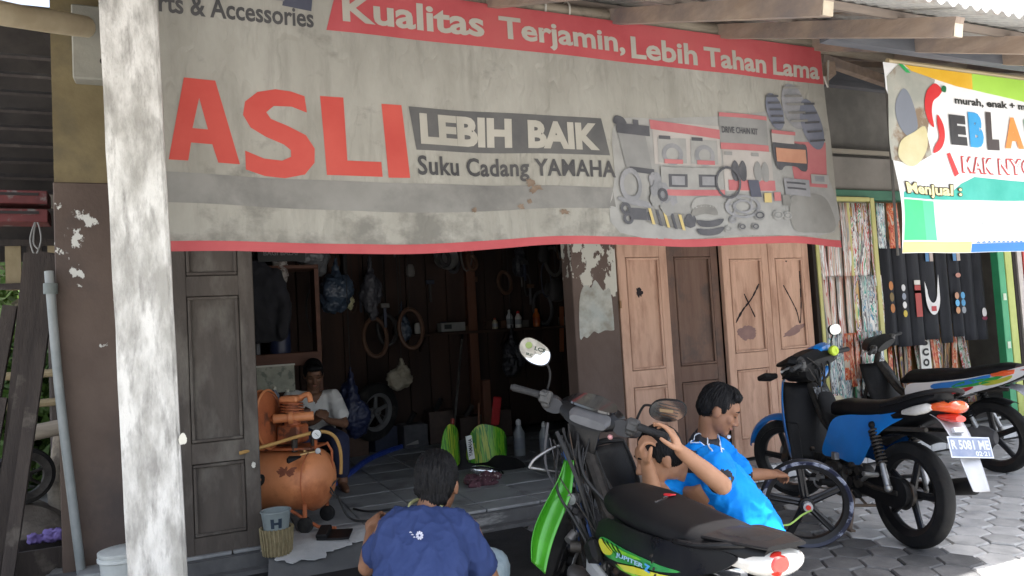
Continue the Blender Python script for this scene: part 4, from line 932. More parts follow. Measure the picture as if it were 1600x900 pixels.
def front_end(e, M, fork_m=iron, wh=True, fender=None, R=.28, phase=.1):
    if wh: wheel(1.24, .28, R, .038, par=e, M=M, brake='disc', phase=phase)
    for s_ in (-1, 1):
        g = KG(); g.M = M; g.tube([(1.035, s_*.072, .76), (1.13, s_*.072, .54), (1.15, s_*.072, .50), (1.24, s_*.072, .28)], [.016, .016, .024, .022], 12); g.build('fork_leg', fork_m, e)
    g = KG(); g.M = M; g.box((1.03, 0, .765), (.06, .19, .035), Matrix.Rotation(-.43, 4, 'Y'), bev=.006); g.tube([(1.03, 0, .75), (.965, 0, .92), (.94, 0, .98)], .024, 12); g.build('steering_stem', iron, e)
    if fender:
        g = KG(); g.M = M; N = 18
        def fn(u, v):
            a = radians(15+125*u); r = .315+.012*sin(u*pi); w_ = .058*(1-.5*max(0, .25-u)*4*.6); s_ = (v-.5)*2
            return (1.24+r*cos(a)-(.03*s_*s_)*cos(a), w_*s_, .28+r*sin(a)-(.035*s_*s_)*sin(a))
        g.grid(fn, N, 8); g.build('front_fender', fender, e, solid=.004, smooth=70)
def bars(e, M, cover=None, z=.99, x=.90, w=.36, mir=True, levers=True):
    g = KG(); g.M = M; g.tube(spline([(x-.01, w, z), (x+.01, w*.72, z+.005), (x+.055, w*.3, z-.01), (x+.06, 0, z-.03), (x+.055, -w*.3, z-.01), (x+.01, -w*.72, z+.005), (x-.01, -w, z)], 5), .011, 10); hb = g.build('handlebar', iron, e)
    for s_ in (-1, 1):
        g = KG(); g.M = M; g.tube([(x+.005, s_*w*.66, z+.004), (x, s_*w*.8, z+.003), (x-.012, s_*(w+.005), z)], [.0175, .0155, .0175], 14); g.cyl((x-.012, s_*(w+.004), z), (x-.014, s_*(w+.016), z), .013); g.build('grip', mat('grip_rubber', (.020, .020, .021), (.034, .034, .035), 30, .7, bump=.4, bscale=200), e)
        g = KG(); g.M = M; g.box((x+.012, s_*w*.58, z+.002), (.05, .055, .06), bev=.010); g.box((x-.008, s_*w*.60, z+.015), (.022, .035, .018), bev=.003); g.ball((x+.02, s_*w*.56, z-.03), (.024, .022, .018)); g.build('switch_box', mat('grey_switch', (.045, .045, .046), (.085, .083, .08), 20, .55, bump=.1), e)
        if levers: g = KG(); g.M = M; g.tube(spline([(x+.03, s_*w*.55, z-.005), (x+.07, s_*w*.68, z-.01), (x+.072, s_*w*.85, z-.012), (x+.055, s_*w*1.05, z-.012)], 4), [.008]*4+[.0075]*4+[.006]*4+[.009], 8); g.build('lever', mat('bright_lever', (.75, .75, .76), rough=.3, metal=.8), e)
    return hb
def mirror(e, M, foot, path, c, nrm, rx, rz_, glass=mirror_m, shape=None, roll=0):
    g = KG(); g.M = M; g.tube(spline([foot]+path+[c], 5), .0055, 8); s_ = g.build('mirror_stem', mattep, e)
    nrm = Vector(nrm).normalized(); x = Vector((0, 0, 1)).cross(nrm).normalized(); y = nrm.cross(x)
    if roll: Rm = Matrix.Rotation(roll, 3, nrm); x = Rm @ x; y = Rm @ y
    ol = shape or [(rx*math.copysign(abs(cos(a))**.75, cos(a)), rz_*math.copysign(abs(sin(a))**.85, sin(a))) for a in [2*pi*k/28 for k in range(28)]]
    c = Vector(c); g = KG(); g.M = M; n = len(ol); vs = []
    for sc_, d in ((.98, .004), (1.05, 0), (1.0, -.014), (.62, -.030), (.2, -.036)): vs += [tuple(c+x*a*sc_+y*b*sc_+nrm*d) for a, b in ol]
    fs = [(i*n+k, i*n+(k+1) % n, (i+1)*n+(k+1) % n, (i+1)*n+k) for i in range(4) for k in range(n)]+[tuple(reversed(range(4*n, 5*n)))]
    g.add(vs, fs); ms = g.build('mirror', mattep, e, smooth=60, fix=True)
    g = KG(); g.M = M; g.add([tuple(c+x*a*.98+y*b*.98+nrm*.0045) for a, b in ol], [tuple(range(n))]); g.build('mirror_glass', glass, ms, smooth=None)
    return ms, (c, x, y, nrm)
def plate(e, c, nrm, w, h, lines, bg, ink, rim=None):
    nrm = Vector(nrm).normalized(); c = Vector(c); x = Vector((0, -1, 0)); y = nrm.cross(x)*1; 
    if y.z < 0: y = -y
    g = KG(); f = lambda u, v, k: tuple(c+x*u+y*v+nrm*k)
    def rr(w_, h_, k0, k1): g.add([f(-w_/2, -h_/2, k0), f(w_/2, -h_/2, k0), f(w_/2, h_/2, k0), f(-w_/2, h_/2, k0), f(-w_/2, -h_/2, k1), f(w_/2, -h_/2, k1), f(w_/2, h_/2, k1), f(-w_/2, h_/2, k1)], [(0, 1, 2, 3), (7, 6, 5, 4), (0, 4, 5, 1), (1, 5, 6, 2), (2, 6, 7, 3), (3, 7, 4, 0)])
    rr(w, h, .0015, -.0015); p = g.build('number_plate', rim or ink, e, smooth=None, fix=True)
    g = KG(); f0 = f; rr(w-.014, h-.012, .0028, .0018); g.build('plate_face', bg, p, smooth=None, fix=True)
    for body, (a, b, q, r_) in lines:
        g = KG(); gtext(g, body, (a, b, q, r_), lambda u, v, hh: f(u, v, .0042), .03); g.build('plate_text', ink, p, smooth=None)
    return p

# ------------------------------------------------------------------ blue motorcycle
blue_p = mat('blue_paint', (.006, .19, .62), (.010, .23, .70), 4, .32, coat=.5, bump=.03, c3=(.01, .17, .52), s3=3, t3=.62, w3=.1)
mb = moto('motorcycle', 'blue and black motorcycle with a number plate parked before the sticker board', (3.61, 2.92), 13, -6, 1.0)
KG.par = mb; chassis(mb); wheel(0, .285, .288, .045, par=mb, phase=.55)
MS = steerM(30); front_end(mb, MS, fender=blue_p)
seat(mb, [((.67, 0, .665), .05, .02), ((.62, 0, .70), .085, .05, 2.4), ((.50, 0, .715), .105, .058, 2.6), ((.30, 0, .72), .125, .056, 2.8), ((.12, 0, .742), .125, .055, 2.8), ((0, 0, .775), .12, .055, 2.8), ((-.15, 0, .818), .10, .05, 2.6), ((-.23, 0, .838), .06, .03, 2.2)])
g = KG(); g.loft([((.52, 0, .58), .09, .08, 2.5), ((.25, 0, .63), .115, .075, 2.6), ((0, 0, .70), .105, .062, 2.5), ((-.2, 0, .765), .085, .05, 2.4), ((-.32, 0, .80), .055, .035, 2.2)], 22); g.build('tail_body', blackp, mb)
side(sp2([(.66, .40), (.60, .52), (.54, .63), (.42, .672), (.20, .695), (-.02, .738), (-.18, .785), (-.06, .71), (.09, .62), (.19, .51), (.27, .415), (.34, .385), (.50, .40)], 4), lambda x, z: .128-.10*max(0, .12-x)**1.2-.02*((z-.55)/.15)**2, mb, 'side_panel', blue_p)
g = KG(); g.tube(spline([(.10, .125, .765), (-.05, .135, .80), (-.2, .115, .85), (-.29, .05, .875), (-.29, -.05, .875), (-.2, -.115, .85), (-.05, -.135, .80), (.10, -.125, .765)], 5), .013, 10); g.build('grab_rail', mattep, mb)
# tail light cluster
g = KG(); g.loft([((-.20, 0, .775), .095, .028), ((-.28, 0, .790), .08, .036), ((-.335, 0, .795), .055, .032), ((-.355, 0, .795), .025, .014)], 20); tl = g.build('tail_light', or_lens, mb)
g = KG(); g.loft([((-.25, 0, .735), .062, .022), ((-.31, 0, .735), .052, .026), ((-.345, 0, .735), .03, .016)], 16); g.build('brake_lens', red_lens, tl)
for s_ in (-1, 1): g = KG(); g.loft([((-.04, s_*.09, .735), .014, .016), ((-.14, s_*.094, .755), .024, .028), ((-.215, s_*.09, .775), .022, .026), ((-.24, s_*.082, .78), .012, .014)], 12); g.build('indicator_lens', cl_lens, tl)
# rear mudguard, silver flap
def fend(pts, w0, w1, nm, m, e, cup=.02):
    P = spline(pts, 5); n = len(P); g = KG()
    def fn(u, v):
        i = min(n-1, int(u*(n-1)+.5)); p = P[i]; t = (P[min(i+1, n-1)]-P[max(i-1, 0)]).normalized(); nn = Vector((-t.z, 0, t.x)); s_ = 2*v-1; w_ = w0+(w1-w0)*u
        q = p-nn*(cup*s_*s_)*(1 if nn.x*-1 >= -9 else 1); return (q.x, w_*s_, q.z)
    g.grid(fn, n-1, 8); return g.build(nm, m, e, solid=.004, smooth=70)
fend([(.30, 0, .52), (.12, 0, .615), (-.08, 0, .63), (-.22, 0, .60)], .065, .07, 'inner_mudguard', mattep, mb, -.02)
fend([(-.18, 0, .735), (-.27, 0, .70), (-.35, 0, .60), (-.42, 0, .47), (-.46, 0, .39)], .075, .048, 'mudguard', silver, mb, .018)
g = KG(); g.box((-.325, 0, .675), (.02, .06, .025), Matrix.Rotation(.5, 4, 'Y')); g.build('reflector', flat('#e0e2e6', .3), mb)
platew = mat('plate_blue_white', (.16, .20, .32), (.26, .30, .40), 14, .45); ink = flat('#c4cad4', .5)
plate(mb, (-.405, .0, .60), (-.93, 0, .30), .245, .105, [('R 5081 ME', (-.11, .11, -.012, .036)), ('02·21', (.02, .10, -.043, -.019))], platew, ink)
# leg shield: black inside, blue rim, patterned centre panel
def lsh(u, v):     # u across -1..1, v 0 bottom .. 1 top
    z = .33+.50*v; w_ = .175+.045*sin(v*pi*.8)-.04*v*v; x = .80+.17*v-.02*sin(v*pi)+.075*abs(u)**2.4; return (x, w_*u, z)
g = KG(); g.grid(lambda a, b: lsh(2*a-1, b), 20, 12); g.build('leg_shield', mattep, mb, solid=.006, smooth=70)
for s_ in (-1, 1):
    g = KG(); 
    def outer(a, b):
        p = lsh(s_*1.0, b); return (p[0]+.004+.16*a*(1-.45*b), p[1]+s_*(.004-.05*a*a-.02*a), p[2]+.02*a)
    g.grid(outer, 8, 12); g.build('leg_shield_side', blue_p, mb, solid=.006, smooth=70, fix=True)
g = KG(); g.grid(lambda a, b: (1.075-.10*b, (2*a-1)*(.13-.05*b), .60+.30*b+.0), 8, 8); g.build('nose_panel', blackp, mb, solid=.006)
cen = mat('patterned_panel', (.16, .165, .17), (.24, .245, .25), 30, .5, c3=(.035, .036, .038), s3=45, t3=.5, w3=.03)
g = KG(); g.loft([((.80, 0, .74), .06, .05, 3), ((.66, 0, .54), .075, .06, 3), ((.55, 0, .40), .085, .06, 3)], 20); g.build('centre_tunnel', mattep, mb)
g = KG(); g.sheet([(.0, -.05), (.30, -.062), (.315, .0), (.30, .062), (0, .05)], lambda u, v, h: (.815-u*.62+.056+h*.8, v, .775-u*.785+.036+h*.6), .05, .004); g.build('patterned_panel', cen, mb, fix=True)
g = KG(); g.sheet(sp2([(0, 0), (.075, .01), (.085, .10), (.05, .14), (.0, .12), (-.015, .05)], 4), lambda u, v, h: (.905-u*.1, -.125-u, .62+v), .05, .003); sk = g.build('skull_sticker', mat('cream_sticker', (.62, .57, .38), (.70, .66, .5), 12, .4, c3=(.08, .07, .05), s3=30, t3=.6), mb, fix=True)
for a, b, r_ in ((.012, .08, .013), (.05, .085, .013), (.032, .05, .007)): g = KG(); g.sheet(arc(a, b, r_, 0, 1.9*pi, 10), lambda u, v, h: (.905-u*.1-.0035, -.125-u, .62+v), 0); g.build('eye_socket', flat('#1a1812', .6), sk)
# handlebar cover torn open, wires, lime gadget
bars(mb, MS, levers=True, z=1.0)
g = KG(); g.M = MS; g.loft([((.90, 0, .97), .23, .030, 2.2), ((.95, 0, 1.0), .26, .055, 2.4), ((1.02, 0, 1.01), .20, .05, 2.2), ((1.08, 0, .99), .08, .03, 2)], 24); hc = g.build('handlebar_cowl', mattep, mb)
g = KG(); g.M = MS; g.loft([((.935, -.17, 1.045), .08, .018, 2.2), ((.98, -.17, 1.06), .09, .02, 2.2), ((1.04, -.15, 1.045), .05, .016, 2)], 18); g.build('blue_cowl_piece', blue_p, mb)
g = KG(); g.M = MS; g.tube([(.90, -.10, .93), (.93, -.05, .86), (.93, 0, .78)], [.016, .02, .016], 8); g.build('blue_bracket', blue_p, mb)
for sgn in (1,):
    g = KG(); g.M = MS
    for k, (a, b) in enumerate((((.95, .18, .985), (1.0, .25, .94)), ((.92, .20, 1.02), (1.02, .26, 1.0)), ((.97, .12, .94), (1.03, .2, .90)))): g.loft([((a[0], a[1], a[2]), .06, .035, 1.6), ((a[0]+.04, a[1]+.02, a[2]+.01), .07, .04, 1.5), ((b[0]+.06, b[1]-.05, b[2]), .03, .015, 1.6)], 10)
    g.build('headlamp_shell', mattep, mb, smooth=20)
g = KG(); g.M = MS; g.loft([((.93, .02, .93), .12, .07, 2.6), ((1.00, .02, .95), .15, .10, 2.6), ((1.09, .02, .94), .13, .09, 2.4), ((1.15, .02, .92), .07, .05, 2.2)], 20); g.build('front_cowl', mattep, mb)
rnd = random.Random(21)
for k in range(20):
    p = Vector((rnd.uniform(.30, .80), rnd.uniform(.07, .13), rnd.uniform(.20, .42))); s_ = rnd.uniform(.02, .055); g = KG()
    if k % 2: g.box(p, (s_, s_*.8, s_*rnd.uniform(.5, 1.2)), Matrix.Rotation(rnd.uniform(-1, 1), 4, 'Y'), bev=.003)
    else: g.cyl(p, p+Vector((0, .03, 0)), s_*.6, n=12)
    g.build('engine_fitting', rnd.choice((iron, iron, mattep, alu)), mb)
lime = mat('lime_plastic', (.55, .72, .03), (.62, .78, .06), 9, .4)
g = KG(); g.M = MS; g.lathe([(.010, .0), (.012, .004), (.030, .004), (.036, -.008), (.032, -.03), (.02, -.04), (0, -.04)], (.865, -.155, 1.03), (-1, .35, .15), 20); g.lathe([(.0, -.002), (.010, .0)], (.865, -.155, 1.03), (-1, .35, .15), 12); g.build('horn_knob', lime, mb)
rnd = random.Random(3)
for k in range(9):
    g = KG(); g.M = MS; a = Vector((.93+rnd.uniform(-.03, .04), rnd.uniform(-.12, .18), .99+rnd.uniform(-.02, .05))); b = Vector((.93+rnd.uniform(-.05, .03), rnd.uniform(-.06, .1), .80+rnd.uniform(-.08, .06)))
    g.tube(spline([a, a.lerp(b, .35)+Vector((-.05+rnd.uniform(-.03, .03), rnd.uniform(-.06, .06), .02)), a.lerp(b, .7)+Vector((-.03, rnd.uniform(-.04, .04), 0)), b], 6), rnd.choice((.004, .005, .007)), 6); g.build('cable', rnd.choice((wire_m, wire_m, iron)), mb)
mirror(mb, MS, (.92, -.20, 1.01), [(.915, -.21, 1.08), (.90, -.22, 1.13)], (.885, -.23, 1.165), (-1, .2, .1), .055, .036)
g = KG(); g.box((1.02, .30, .86), (.11, .10, .035), Matrix.Rotation(.3, 4, 'Y'), bev=.008); g.build('loose_cover', mattep, mb)
g = KG(); g.box((.80, .215, .43), (.035, .075, .30), Matrix.Rotation(.28, 4, 'Y'), bev=.012); g.build('battery_box', mattep, mb)

# ------------------------------------------------------------------ white motorcycle with coloured stripes
white_p = mat('white_paint', (.72, .73, .73), (.80, .80, .80), 4, .25, coat=.5)
mw = moto('motorcycle', 'white scooter with blue and green stripes on its tail at the right edge', (5.70, 3.78), 0, 3, 1.0); KG.par = mw
chassis(mw, auto=True, spring=mattep, stand=None, exhaust=False); wheel(0, .275, .278, .045, par=mw, phase=.2, brake='none')
g = KG(); g.loft([((.50, .10, .30), .045, .075, 2.5), ((.30, .11, .29), .05, .085, 2.6), ((.10, .11, .285), .05, .09, 2.4), ((-.02, .11, .285), .045, .085, 2.2), ((-.08, .11, .29), .03, .05, 2)], 20); g.build('transmission_cover', mat('grey_metal_cover', (.10, .10, .105), (.15, .15, .155), 9, .5, metal=.4), mw)
seat(mw, [((.72, 0, .68), .06, .03), ((.62, 0, .72), .12, .055, 2.6), ((.40, 0, .735), .15, .055, 2.8), ((.20, 0, .74), .15, .05, 2.8), ((.05, 0, .775), .14, .05, 2.8), ((-.15, 0, .805), .11, .045, 2.6), ((-.25, 0, .815), .06, .03)])
wy = lambda x, z: .150-.11*max(0, .10-x)**1.15-.02*((z-.66)/.1)**2
body_o = sp2([(.62, .50), (.60, .66), (.40, .695), (.10, .735), (-.15, .79), (-.30, .83), (-.37, .835), (-.33, .775), (-.18, .70), (.05, .625), (.25, .55), (.45, .49)], 4)
side(body_o, wy, mw, 'tail_panel', white_p)
for nm, ol, c in (('stripe', [(.35, .685), (.10, .725), (-.10, .772), (-.06, .73), (.12, .68), (.35, .645)], '#2f7fd0'), ('stripe', [(.10, .715), (-.08, .745), (-.20, .77), (-.10, .715), (.06, .675), (.2, .665)], '#2f9a48'), ('stripe', [(.28, .63), (.12, .66), (.02, .68), (.08, .64), (.25, .60)], '#c03038'), ('stripe', [(-.02, .71), (-.16, .74), (-.25, .77), (-.22, .73), (-.08, .69)], '#b8b840')):
    side(sp2(ol, 3), lambda x, z: wy(x, z)+.0055, mw, nm, flat(c, .35), .002)
g = KG(); g.loft([((.5, 0, .60), .10, .08, 2.5), ((.2, 0, .66), .12, .07, 2.6), ((-.1, 0, .73), .10, .06, 2.5), ((-.30, 0, .79), .05, .04, 2.2)], 20); g.build('tail_body', mattep, mw)
g = KG(); g.loft([((-.22, 0, .79), .085, .03), ((-.33, 0, .80), .07, .035), ((-.38, 0, .80), .035, .02)], 18); tl = g.build('tail_light', red_lens, mw)
for s_ in (-1, 1): g = KG(); g.loft([((-.10, s_*.105, .765), .012, .016), ((-.19, s_*.095, .78), .02, .024), ((-.26, s_*.075, .79), .016, .02)], 12); g.build('indicator_lens', or_lens, tl)
fend([(-.12, 0, .66), (-.24, 0, .64), (-.34, 0, .54), (-.41, 0, .40), (-.44, 0, .34)], .08, .055, 'mudguard', mat('grey_plastic', (.26, .27, .29), (.33, .34, .36), 7, .5), mw, .02)
fend([(.22, 0, .45), (.10, 0, .545), (-.05, 0, .58), (-.18, 0, .55)], .06, .06, 'inner_mudguard', mattep, mw, -.02)
front_end(mw, steerM(20), fender=white_p); bars(mw, steerM(20), z=1.0)
g = KG(); g.M = steerM(20); g.loft([((.88, 0, .98), .2, .03), ((.95, 0, 1.0), .25, .06, 2.4), ((1.05, 0, 1.0), .12, .05)], 20); g.build('handlebar_cowl', mattep, mw)
g = KG(); g.grid(lambda a, b: lsh(2*a-1, b), 16, 10); g.build('leg_shield', mattep, mw, solid=.006, smooth=70)

# ------------------------------------------------------------------ green and black motorcycle, front stripped
mg_ = moto('motorcycle', 'black and green motorcycle with its front panels taken off in the foreground', (1.465, 1.875), 5, 0, .95); KG.par = mg_
chassis(mg_, stand='center'); wheel(0, .285, .288, .045, par=mg_, phase=.9)
MS = steerM(-46); front_end(mg_, MS)
seat(mg_, [((.70, 0, .655), .03, .012), ((.67, 0, .672), .075, .04, 2.4), ((.58, 0, .692), .112, .062, 2.7), ((.44, 0, .692), .130, .064, 2.9), ((.25, 0, .684), .135, .062, 3), ((.08, 0, .684), .130, .055, 3), ((-.08, 0, .695), .112, .045, 2.8), ((-.19, 0, .712), .08, .034, 2.5), ((-.25, 0, .722), .04, .016, 2.2)])
g = KG(); g.loft([((.56, 0, .59), .10, .07, 2.5), ((.30, 0, .615), .135, .07, 2.8), ((.05, 0, .65), .135, .07, 2.8), ((-.15, 0, .69), .115, .06, 2.6), ((-.28, 0, .71), .09, .05, 2.5), ((-.33, 0, .715), .06, .035, 2.2)], 24); g.build('tail_body', blackp, mg_)
jy = lambda x, z: .150-.12*max(0, .10-x)**1.3-.025*((z-.60)/.12)**2
side(sp2([(.62, .50), (.58, .60), (.50, .655), (.25, .665), (.0, .685), (-.2, .71), (-.26, .70), (-.18, .645), (.0, .585), (.2, .525), (.35, .47), (.50, .46)], 4), jy, mg_, 'side_panel', blackp)
lg_ = mat('lime_green_decal', (.12, .52, .03), (.30, .66, .04), 14, .35, coat=.4, stretch=(1, 1, 1)); yg_ = mat('yellow_decal', (.68, .66, .03), (.72, .74, .10), 10, .35, coat=.4); dg_ = mat('green_decal', (.02, .24, .06), (.05, .36, .06), 9, .35, coat=.4)
def DZ(z): return .545+(z-.58)*.74
def decal(ol, m, k, nm='decal', n=3):
    ol = [(a, DZ(b)) for a, b in ol]
    return side(sp2(ol, n) if n else ol, lambda x, z: jy(x, z)+.0045+.0014*k, mg_, nm, m, .001, both=False, step=.05)
decal([(.575, .585), (.52, .628), (.35, .625), (.10, .645), (-.02, .66), (.10, .615), (.30, .565), (.45, .525), (.55, .52)], dg_, 0)
decal([(.575, .58), (.55, .61), (.50, .60), (.46, .575), (.50, .54), (.56, .53)], yg_, 1); decal([(.48, .612), (.36, .612), (.22, .625), (.30, .60), (.42, .585), (.5, .59)], lg_, 1)
decal([(.45, .515), (.30, .56), (.10, .605), (-.08, .65), (.05, .602), (.25, .535), (.40, .495)], yg_, 2, n=0); decal([(.48, .50), (.35, .51), (.22, .535), (.34, .495), (.45, .483)], lg_, 1, n=0)
for k in range(4): decal([(.53-.04*k, .625), (.50-.04*k, .595), (.46-.04*k, .57), (.52-.04*k, .60)], blackp, 3)
g = KG(); gtext(g, 'JUPITER', (-.43, -.215, .556, .588), lambda u, v, h: (-u, jy(-u, DZ(v))+.0115, DZ(v+.10*(u+.43))), .03, .05, italic=.3); g.build('lettering', flat('#9fc8e8', .4), mg_, smooth=None)
g = KG(); gtext(g, 'Z', (-.205, -.15, .582, .622), lambda u, v, h: (-u, jy(-u, DZ(v))+.0115, DZ(v)), .06, .05, italic=.3); g.build('lettering', flat('#4fa0e0', .4), mg_, smooth=None)
g = KG(); g.tube(spline([(.02, .140, .690), (-.10, .134, .705), (-.22, .104, .732), (-.29, .05, .742), (-.29, -.05, .742), (-.22, -.104, .732), (-.10, -.134, .705), (.02, -.140, .690)], 5), .009, 10); g.build('grab_rail', blackp, mg_)
# tail lamp
g = KG(); g.loft([((-.10, 0, .690), .120, .036), ((-.20, 0, .690), .110, .050), ((-.29, 0, .694), .092, .048), ((-.330, 0, .698), .078, .038), ((-.346, 0, .700), .060, .026)], 24); tl = g.build('tail_light', cl_lens, mg_)
g = KG(); g.loft([((-.270, .02, .695), .040, .040), ((-.338, .02, .699), .038, .034), ((-.352, .02, .700), .026, .020)], 18); g.build('brake_lens', red_lens, tl)
for s_ in (-1, 1): g = KG(); g.loft([((-.13, s_*.10, .650), .014, .026), ((-.20, s_*.094, .655), .016, .030), ((-.26, s_*.08, .66), .012, .022)], 12); g.build('indicator_bulb', or_lens if False else chrome, tl)
g = KG(); g.loft([((-.10, 0, .728), .116, .012, 3), ((-.25, 0, .744), .100, .010, 3), ((-.355, 0, .750), .066, .007, 3)], 20); g.build('tail_cap', blackp, mg_)
fend([(-.16, 0, .62), (-.26, 0, .56), (-.34, 0, .44), (-.40, 0, .30)], .075, .05, 'mudguard', mattep, mg_, .018)
plate(mg_, (-.375, .0, .575), (-.95, 0, .30), .245, .105, [('R 4127 HE', (-.11, .11, -.012, .036)), ('08·19', (.02, .10, -.043, -.019))], platew, ink)
# bars, bare meter, switchgear
bars(mg_, MS, z=1.01)
g = KG(); g.M = MS; g.loft([((.90, 0, .965), .10, .035, 2.4), ((.93, 0, .99), .15, .05, 2.6), ((.99, 0, 1.005), .155, .055, 2.5), ((1.06, 0, .99), .10, .04, 2.2)], 24); ml = g.build('meter_housing', blackp, mg_)
g = KG(); g.M = MS; g.sheet([(.075*math.copysign(abs(cos(a))**.8, cos(a)), .115*sin(a)) for a in [2*pi*k/30 for k in range(30)]], lambda u, v, h: (.955+u*.82, v, 1.052+u*.36-.9*v*v+h), .05, .010); g.build('meter_glass', mat('meter_glass', (.010, .010, .012), rough=.06, coat=1), ml, fix=True)
g = KG(); g.M = MS; g.loft([((.875, -.02, .965), .085, .018, 3), ((.895, -.02, .985), .098, .022, 3), ((.915, -.02, 1.005), .09, .016, 3)], 18); g.build('meter_bezel', mat('grey_bezel', (.09, .09, .095), (.13, .13, .135), 9, .4), ml)
g = KG(); g.M = MS; g.loft([((.93, 0, .93), .075, .05, 2.6), ((.96, 0, .85), .07, .06, 2.6), ((.98, 0, .78), .06, .04, 2.4)], 18); g.build('ignition_cover', blackp, mg_)
for s_ in (-1, 1): g = KG(); g.M = MS; g.loft([((.92, s_*.17, .985), .05, .035, 2.4), ((.96, s_*.19, .99), .055, .04, 2.4), ((1.0, s_*.18, .985), .03, .02, 2)], 14); g.build('bar_cover', mat('dark_grey_cover', (.022, .022, .025), (.038, .038, .042), 9, .5), mg_)
tint = mat('pale_mirror_glass', (.92, .93, .92), rough=.02, metal=1)
shp = [(-.062, .030), (-.048, .046), (-.02, .050), (.03, .036), (.056, .016), (.064, -.012), (.056, -.036), (.030, -.048), (-.01, -.044), (-.048, -.022), (-.064, .004)]
NL = MS.to_3x3().inverted() @ mg_.matrix_world.to_3x3().normalized().inverted() @ Vector((-.40, -.86, .36))
ms, fr = mirror(mg_, MS, (.925, .215, 1.03), [(.915, .215, 1.10), (.90, .235, 1.15)], (.875, .305, 1.195), tuple(NL), .062, .045, tint, sp2([(1.18*a, 1.18*b) for a, b in shp], 3))
ms2, fr2 = mirror(mg_, MS, (.925, -.215, 1.03), [(.92, -.225, 1.09), (.905, -.25, 1.115)], (.86, -.345, 1.12), (-.8, -.18, -.35), .062, .045, mat('dull_mirror_glass', (.42, .44, .45), rough=.2, metal=1), sp2([(-1.12*a, 1.12*b) for a, b in shp], 3))
c, x, y, n_ = fr
stk = flat('#3c4a3c', .5)
def on_mirror(body, box, m, fr, par):
    c, x, y, n_ = fr; g = KG(); g.M = MS; gtext(g, body, box, lambda u, v, h: tuple(c+x*u+y*v+n_*.0065), .03); g.build('mirror_sticker', m, par, smooth=None)
on_mirror('LCS', (-.005, .045, .008, .026), stk, fr, ms); on_mirror('IRC', (-.035, -.005, -.026, -.014), stk, fr, ms)
g = KG(); g.M = MS; g.sheet(arc(-.035, .022, .016, 0, 1.9*pi, 12), lambda u, v, h: tuple(c+x*u+y*v+n_*.0065), 0); g.build('mirror_sticker', flat('#8fa060', .5), ms)
c2, x2, y2, n2 = fr2; g = KG(); g.M = MS; g.sheet([(-.03, -.012), (.025, .0), (.02, .014), (-.035, .002)], lambda u, v, h: tuple(c2+x2*u+y2*v+n2*.0065), 0); g.build('mirror_tape', flat('#8a7458', .7), ms2)
for k in range(5): g = KG(); g.M = MS; z = -.03+.014*k; g.sheet([(-.045, z-.002), (.045, z+.003), (.045, z+.006), (-.045, z+.001)], lambda u, v, h: tuple(c2+x2*u+y2*v+n2*.0058), 0); g.build('painted_reflection', flat('#3c3e3e', .6), ms2)  # reflected lines painted onto the right mirror's glass
# inner black leg shield, still bolted on
def lsg(u, v):
    z = .40+.44*v; w_ = .21+.06*sin(v*pi*.9); return (.86+.12*v+.10*abs(u)**2.2, w_*u, z)
g = KG(); g.grid(lambda a, b: lsg(-1+.95*a, b), 12, 12); g.build('leg_shield', mattep, mg_, solid=.006, smooth=70)
g = KG(); g.tube([(lambda p: (p[0], p[1], p[2]))(lsg(-1, k/12)) for k in range(13)]+[lsg(-.8, 1.02), lsg(-.5, 1.04), lsg(-.2, 1.03)], .014, 8); g.build('leg_shield_rim', mattep, mg_)
# green leg-shield half hanging loose at the left
gp_ = mat('metallic_green', (.035, .25, .012), (.075, .38, .022), 3, .28, metal=.25, coat=.6)
g = KG()
def gsh(a, b):
    z = .42+.39*b; w_ = (.020+.028*sin(min(1, b*1.15+.12)*pi*.72))*(1-.5*max(0, b-.7)/.3); t = (a-.5)*2
    return (.775+.14*b+.045*(1-t*t)-.03*b*b, .335-.205*b+.015*sin(b*6)+w_*t, z+.03*t*(1-b))
g.grid(gsh, 10, 24); gs = g.build('leg_shield_half', gp_, mg_, solid=.004, smooth=70); gs['label'] = 'glossy green leg shield half hanging loose'
# bare frame, cables, horn bracket and small fittings
g = KG()
for s_ in (-1, 1): g.tube(spline([(.99, s_*.03, .78), (.90, s_*.09, .62), (.76, s_*.10, .42), (.70, s_*.10, .25)], 5), .012, 8)
g.build('down_tube', iron, mg_)
g = KG(); g.tube(spline([(1.04, .02, .84), (1.0, .13, .86), (.99, .24, .82), (1.0, .27, .78)], 5), .007, 8); g.tube([(1.0, .27, .78), (1.0, .12, .74), (1.0, .02, .74)], .006, 8); g.build('headlamp_bracket', alu, mg_)
rnd = random.Random(11); cable_c = [wire_m]*7+[mat('grey_cable', (.07, .07, .075), rough=.6), iron, mat('blue_cable', (.03, .08, .25), rough=.5)]
for k in range(26):
    g = KG(); a = Vector((.97+rnd.uniform(-.05, .05), rnd.uniform(-.02, .17), .92+rnd.uniform(-.10, .05))); b = Vector((.72+rnd.uniform(-.06, .12), rnd.uniform(-.02, .13), .42+rnd.uniform(-.14, .12)))
    g.tube(spline([a, a.lerp(b, .3)+Vector((rnd.uniform(-.02, .06), rnd.uniform(-.03, .06), rnd.uniform(-.04, .02))), a.lerp(b, .65)+Vector((rnd.uniform(-.04, .04), rnd.uniform(-.02, .05), rnd.uniform(-.03, .03))), b], 6), rnd.choice((.003, .004, .006, .009)), 6); g.build('cable', rnd.choice(cable_c), mg_)
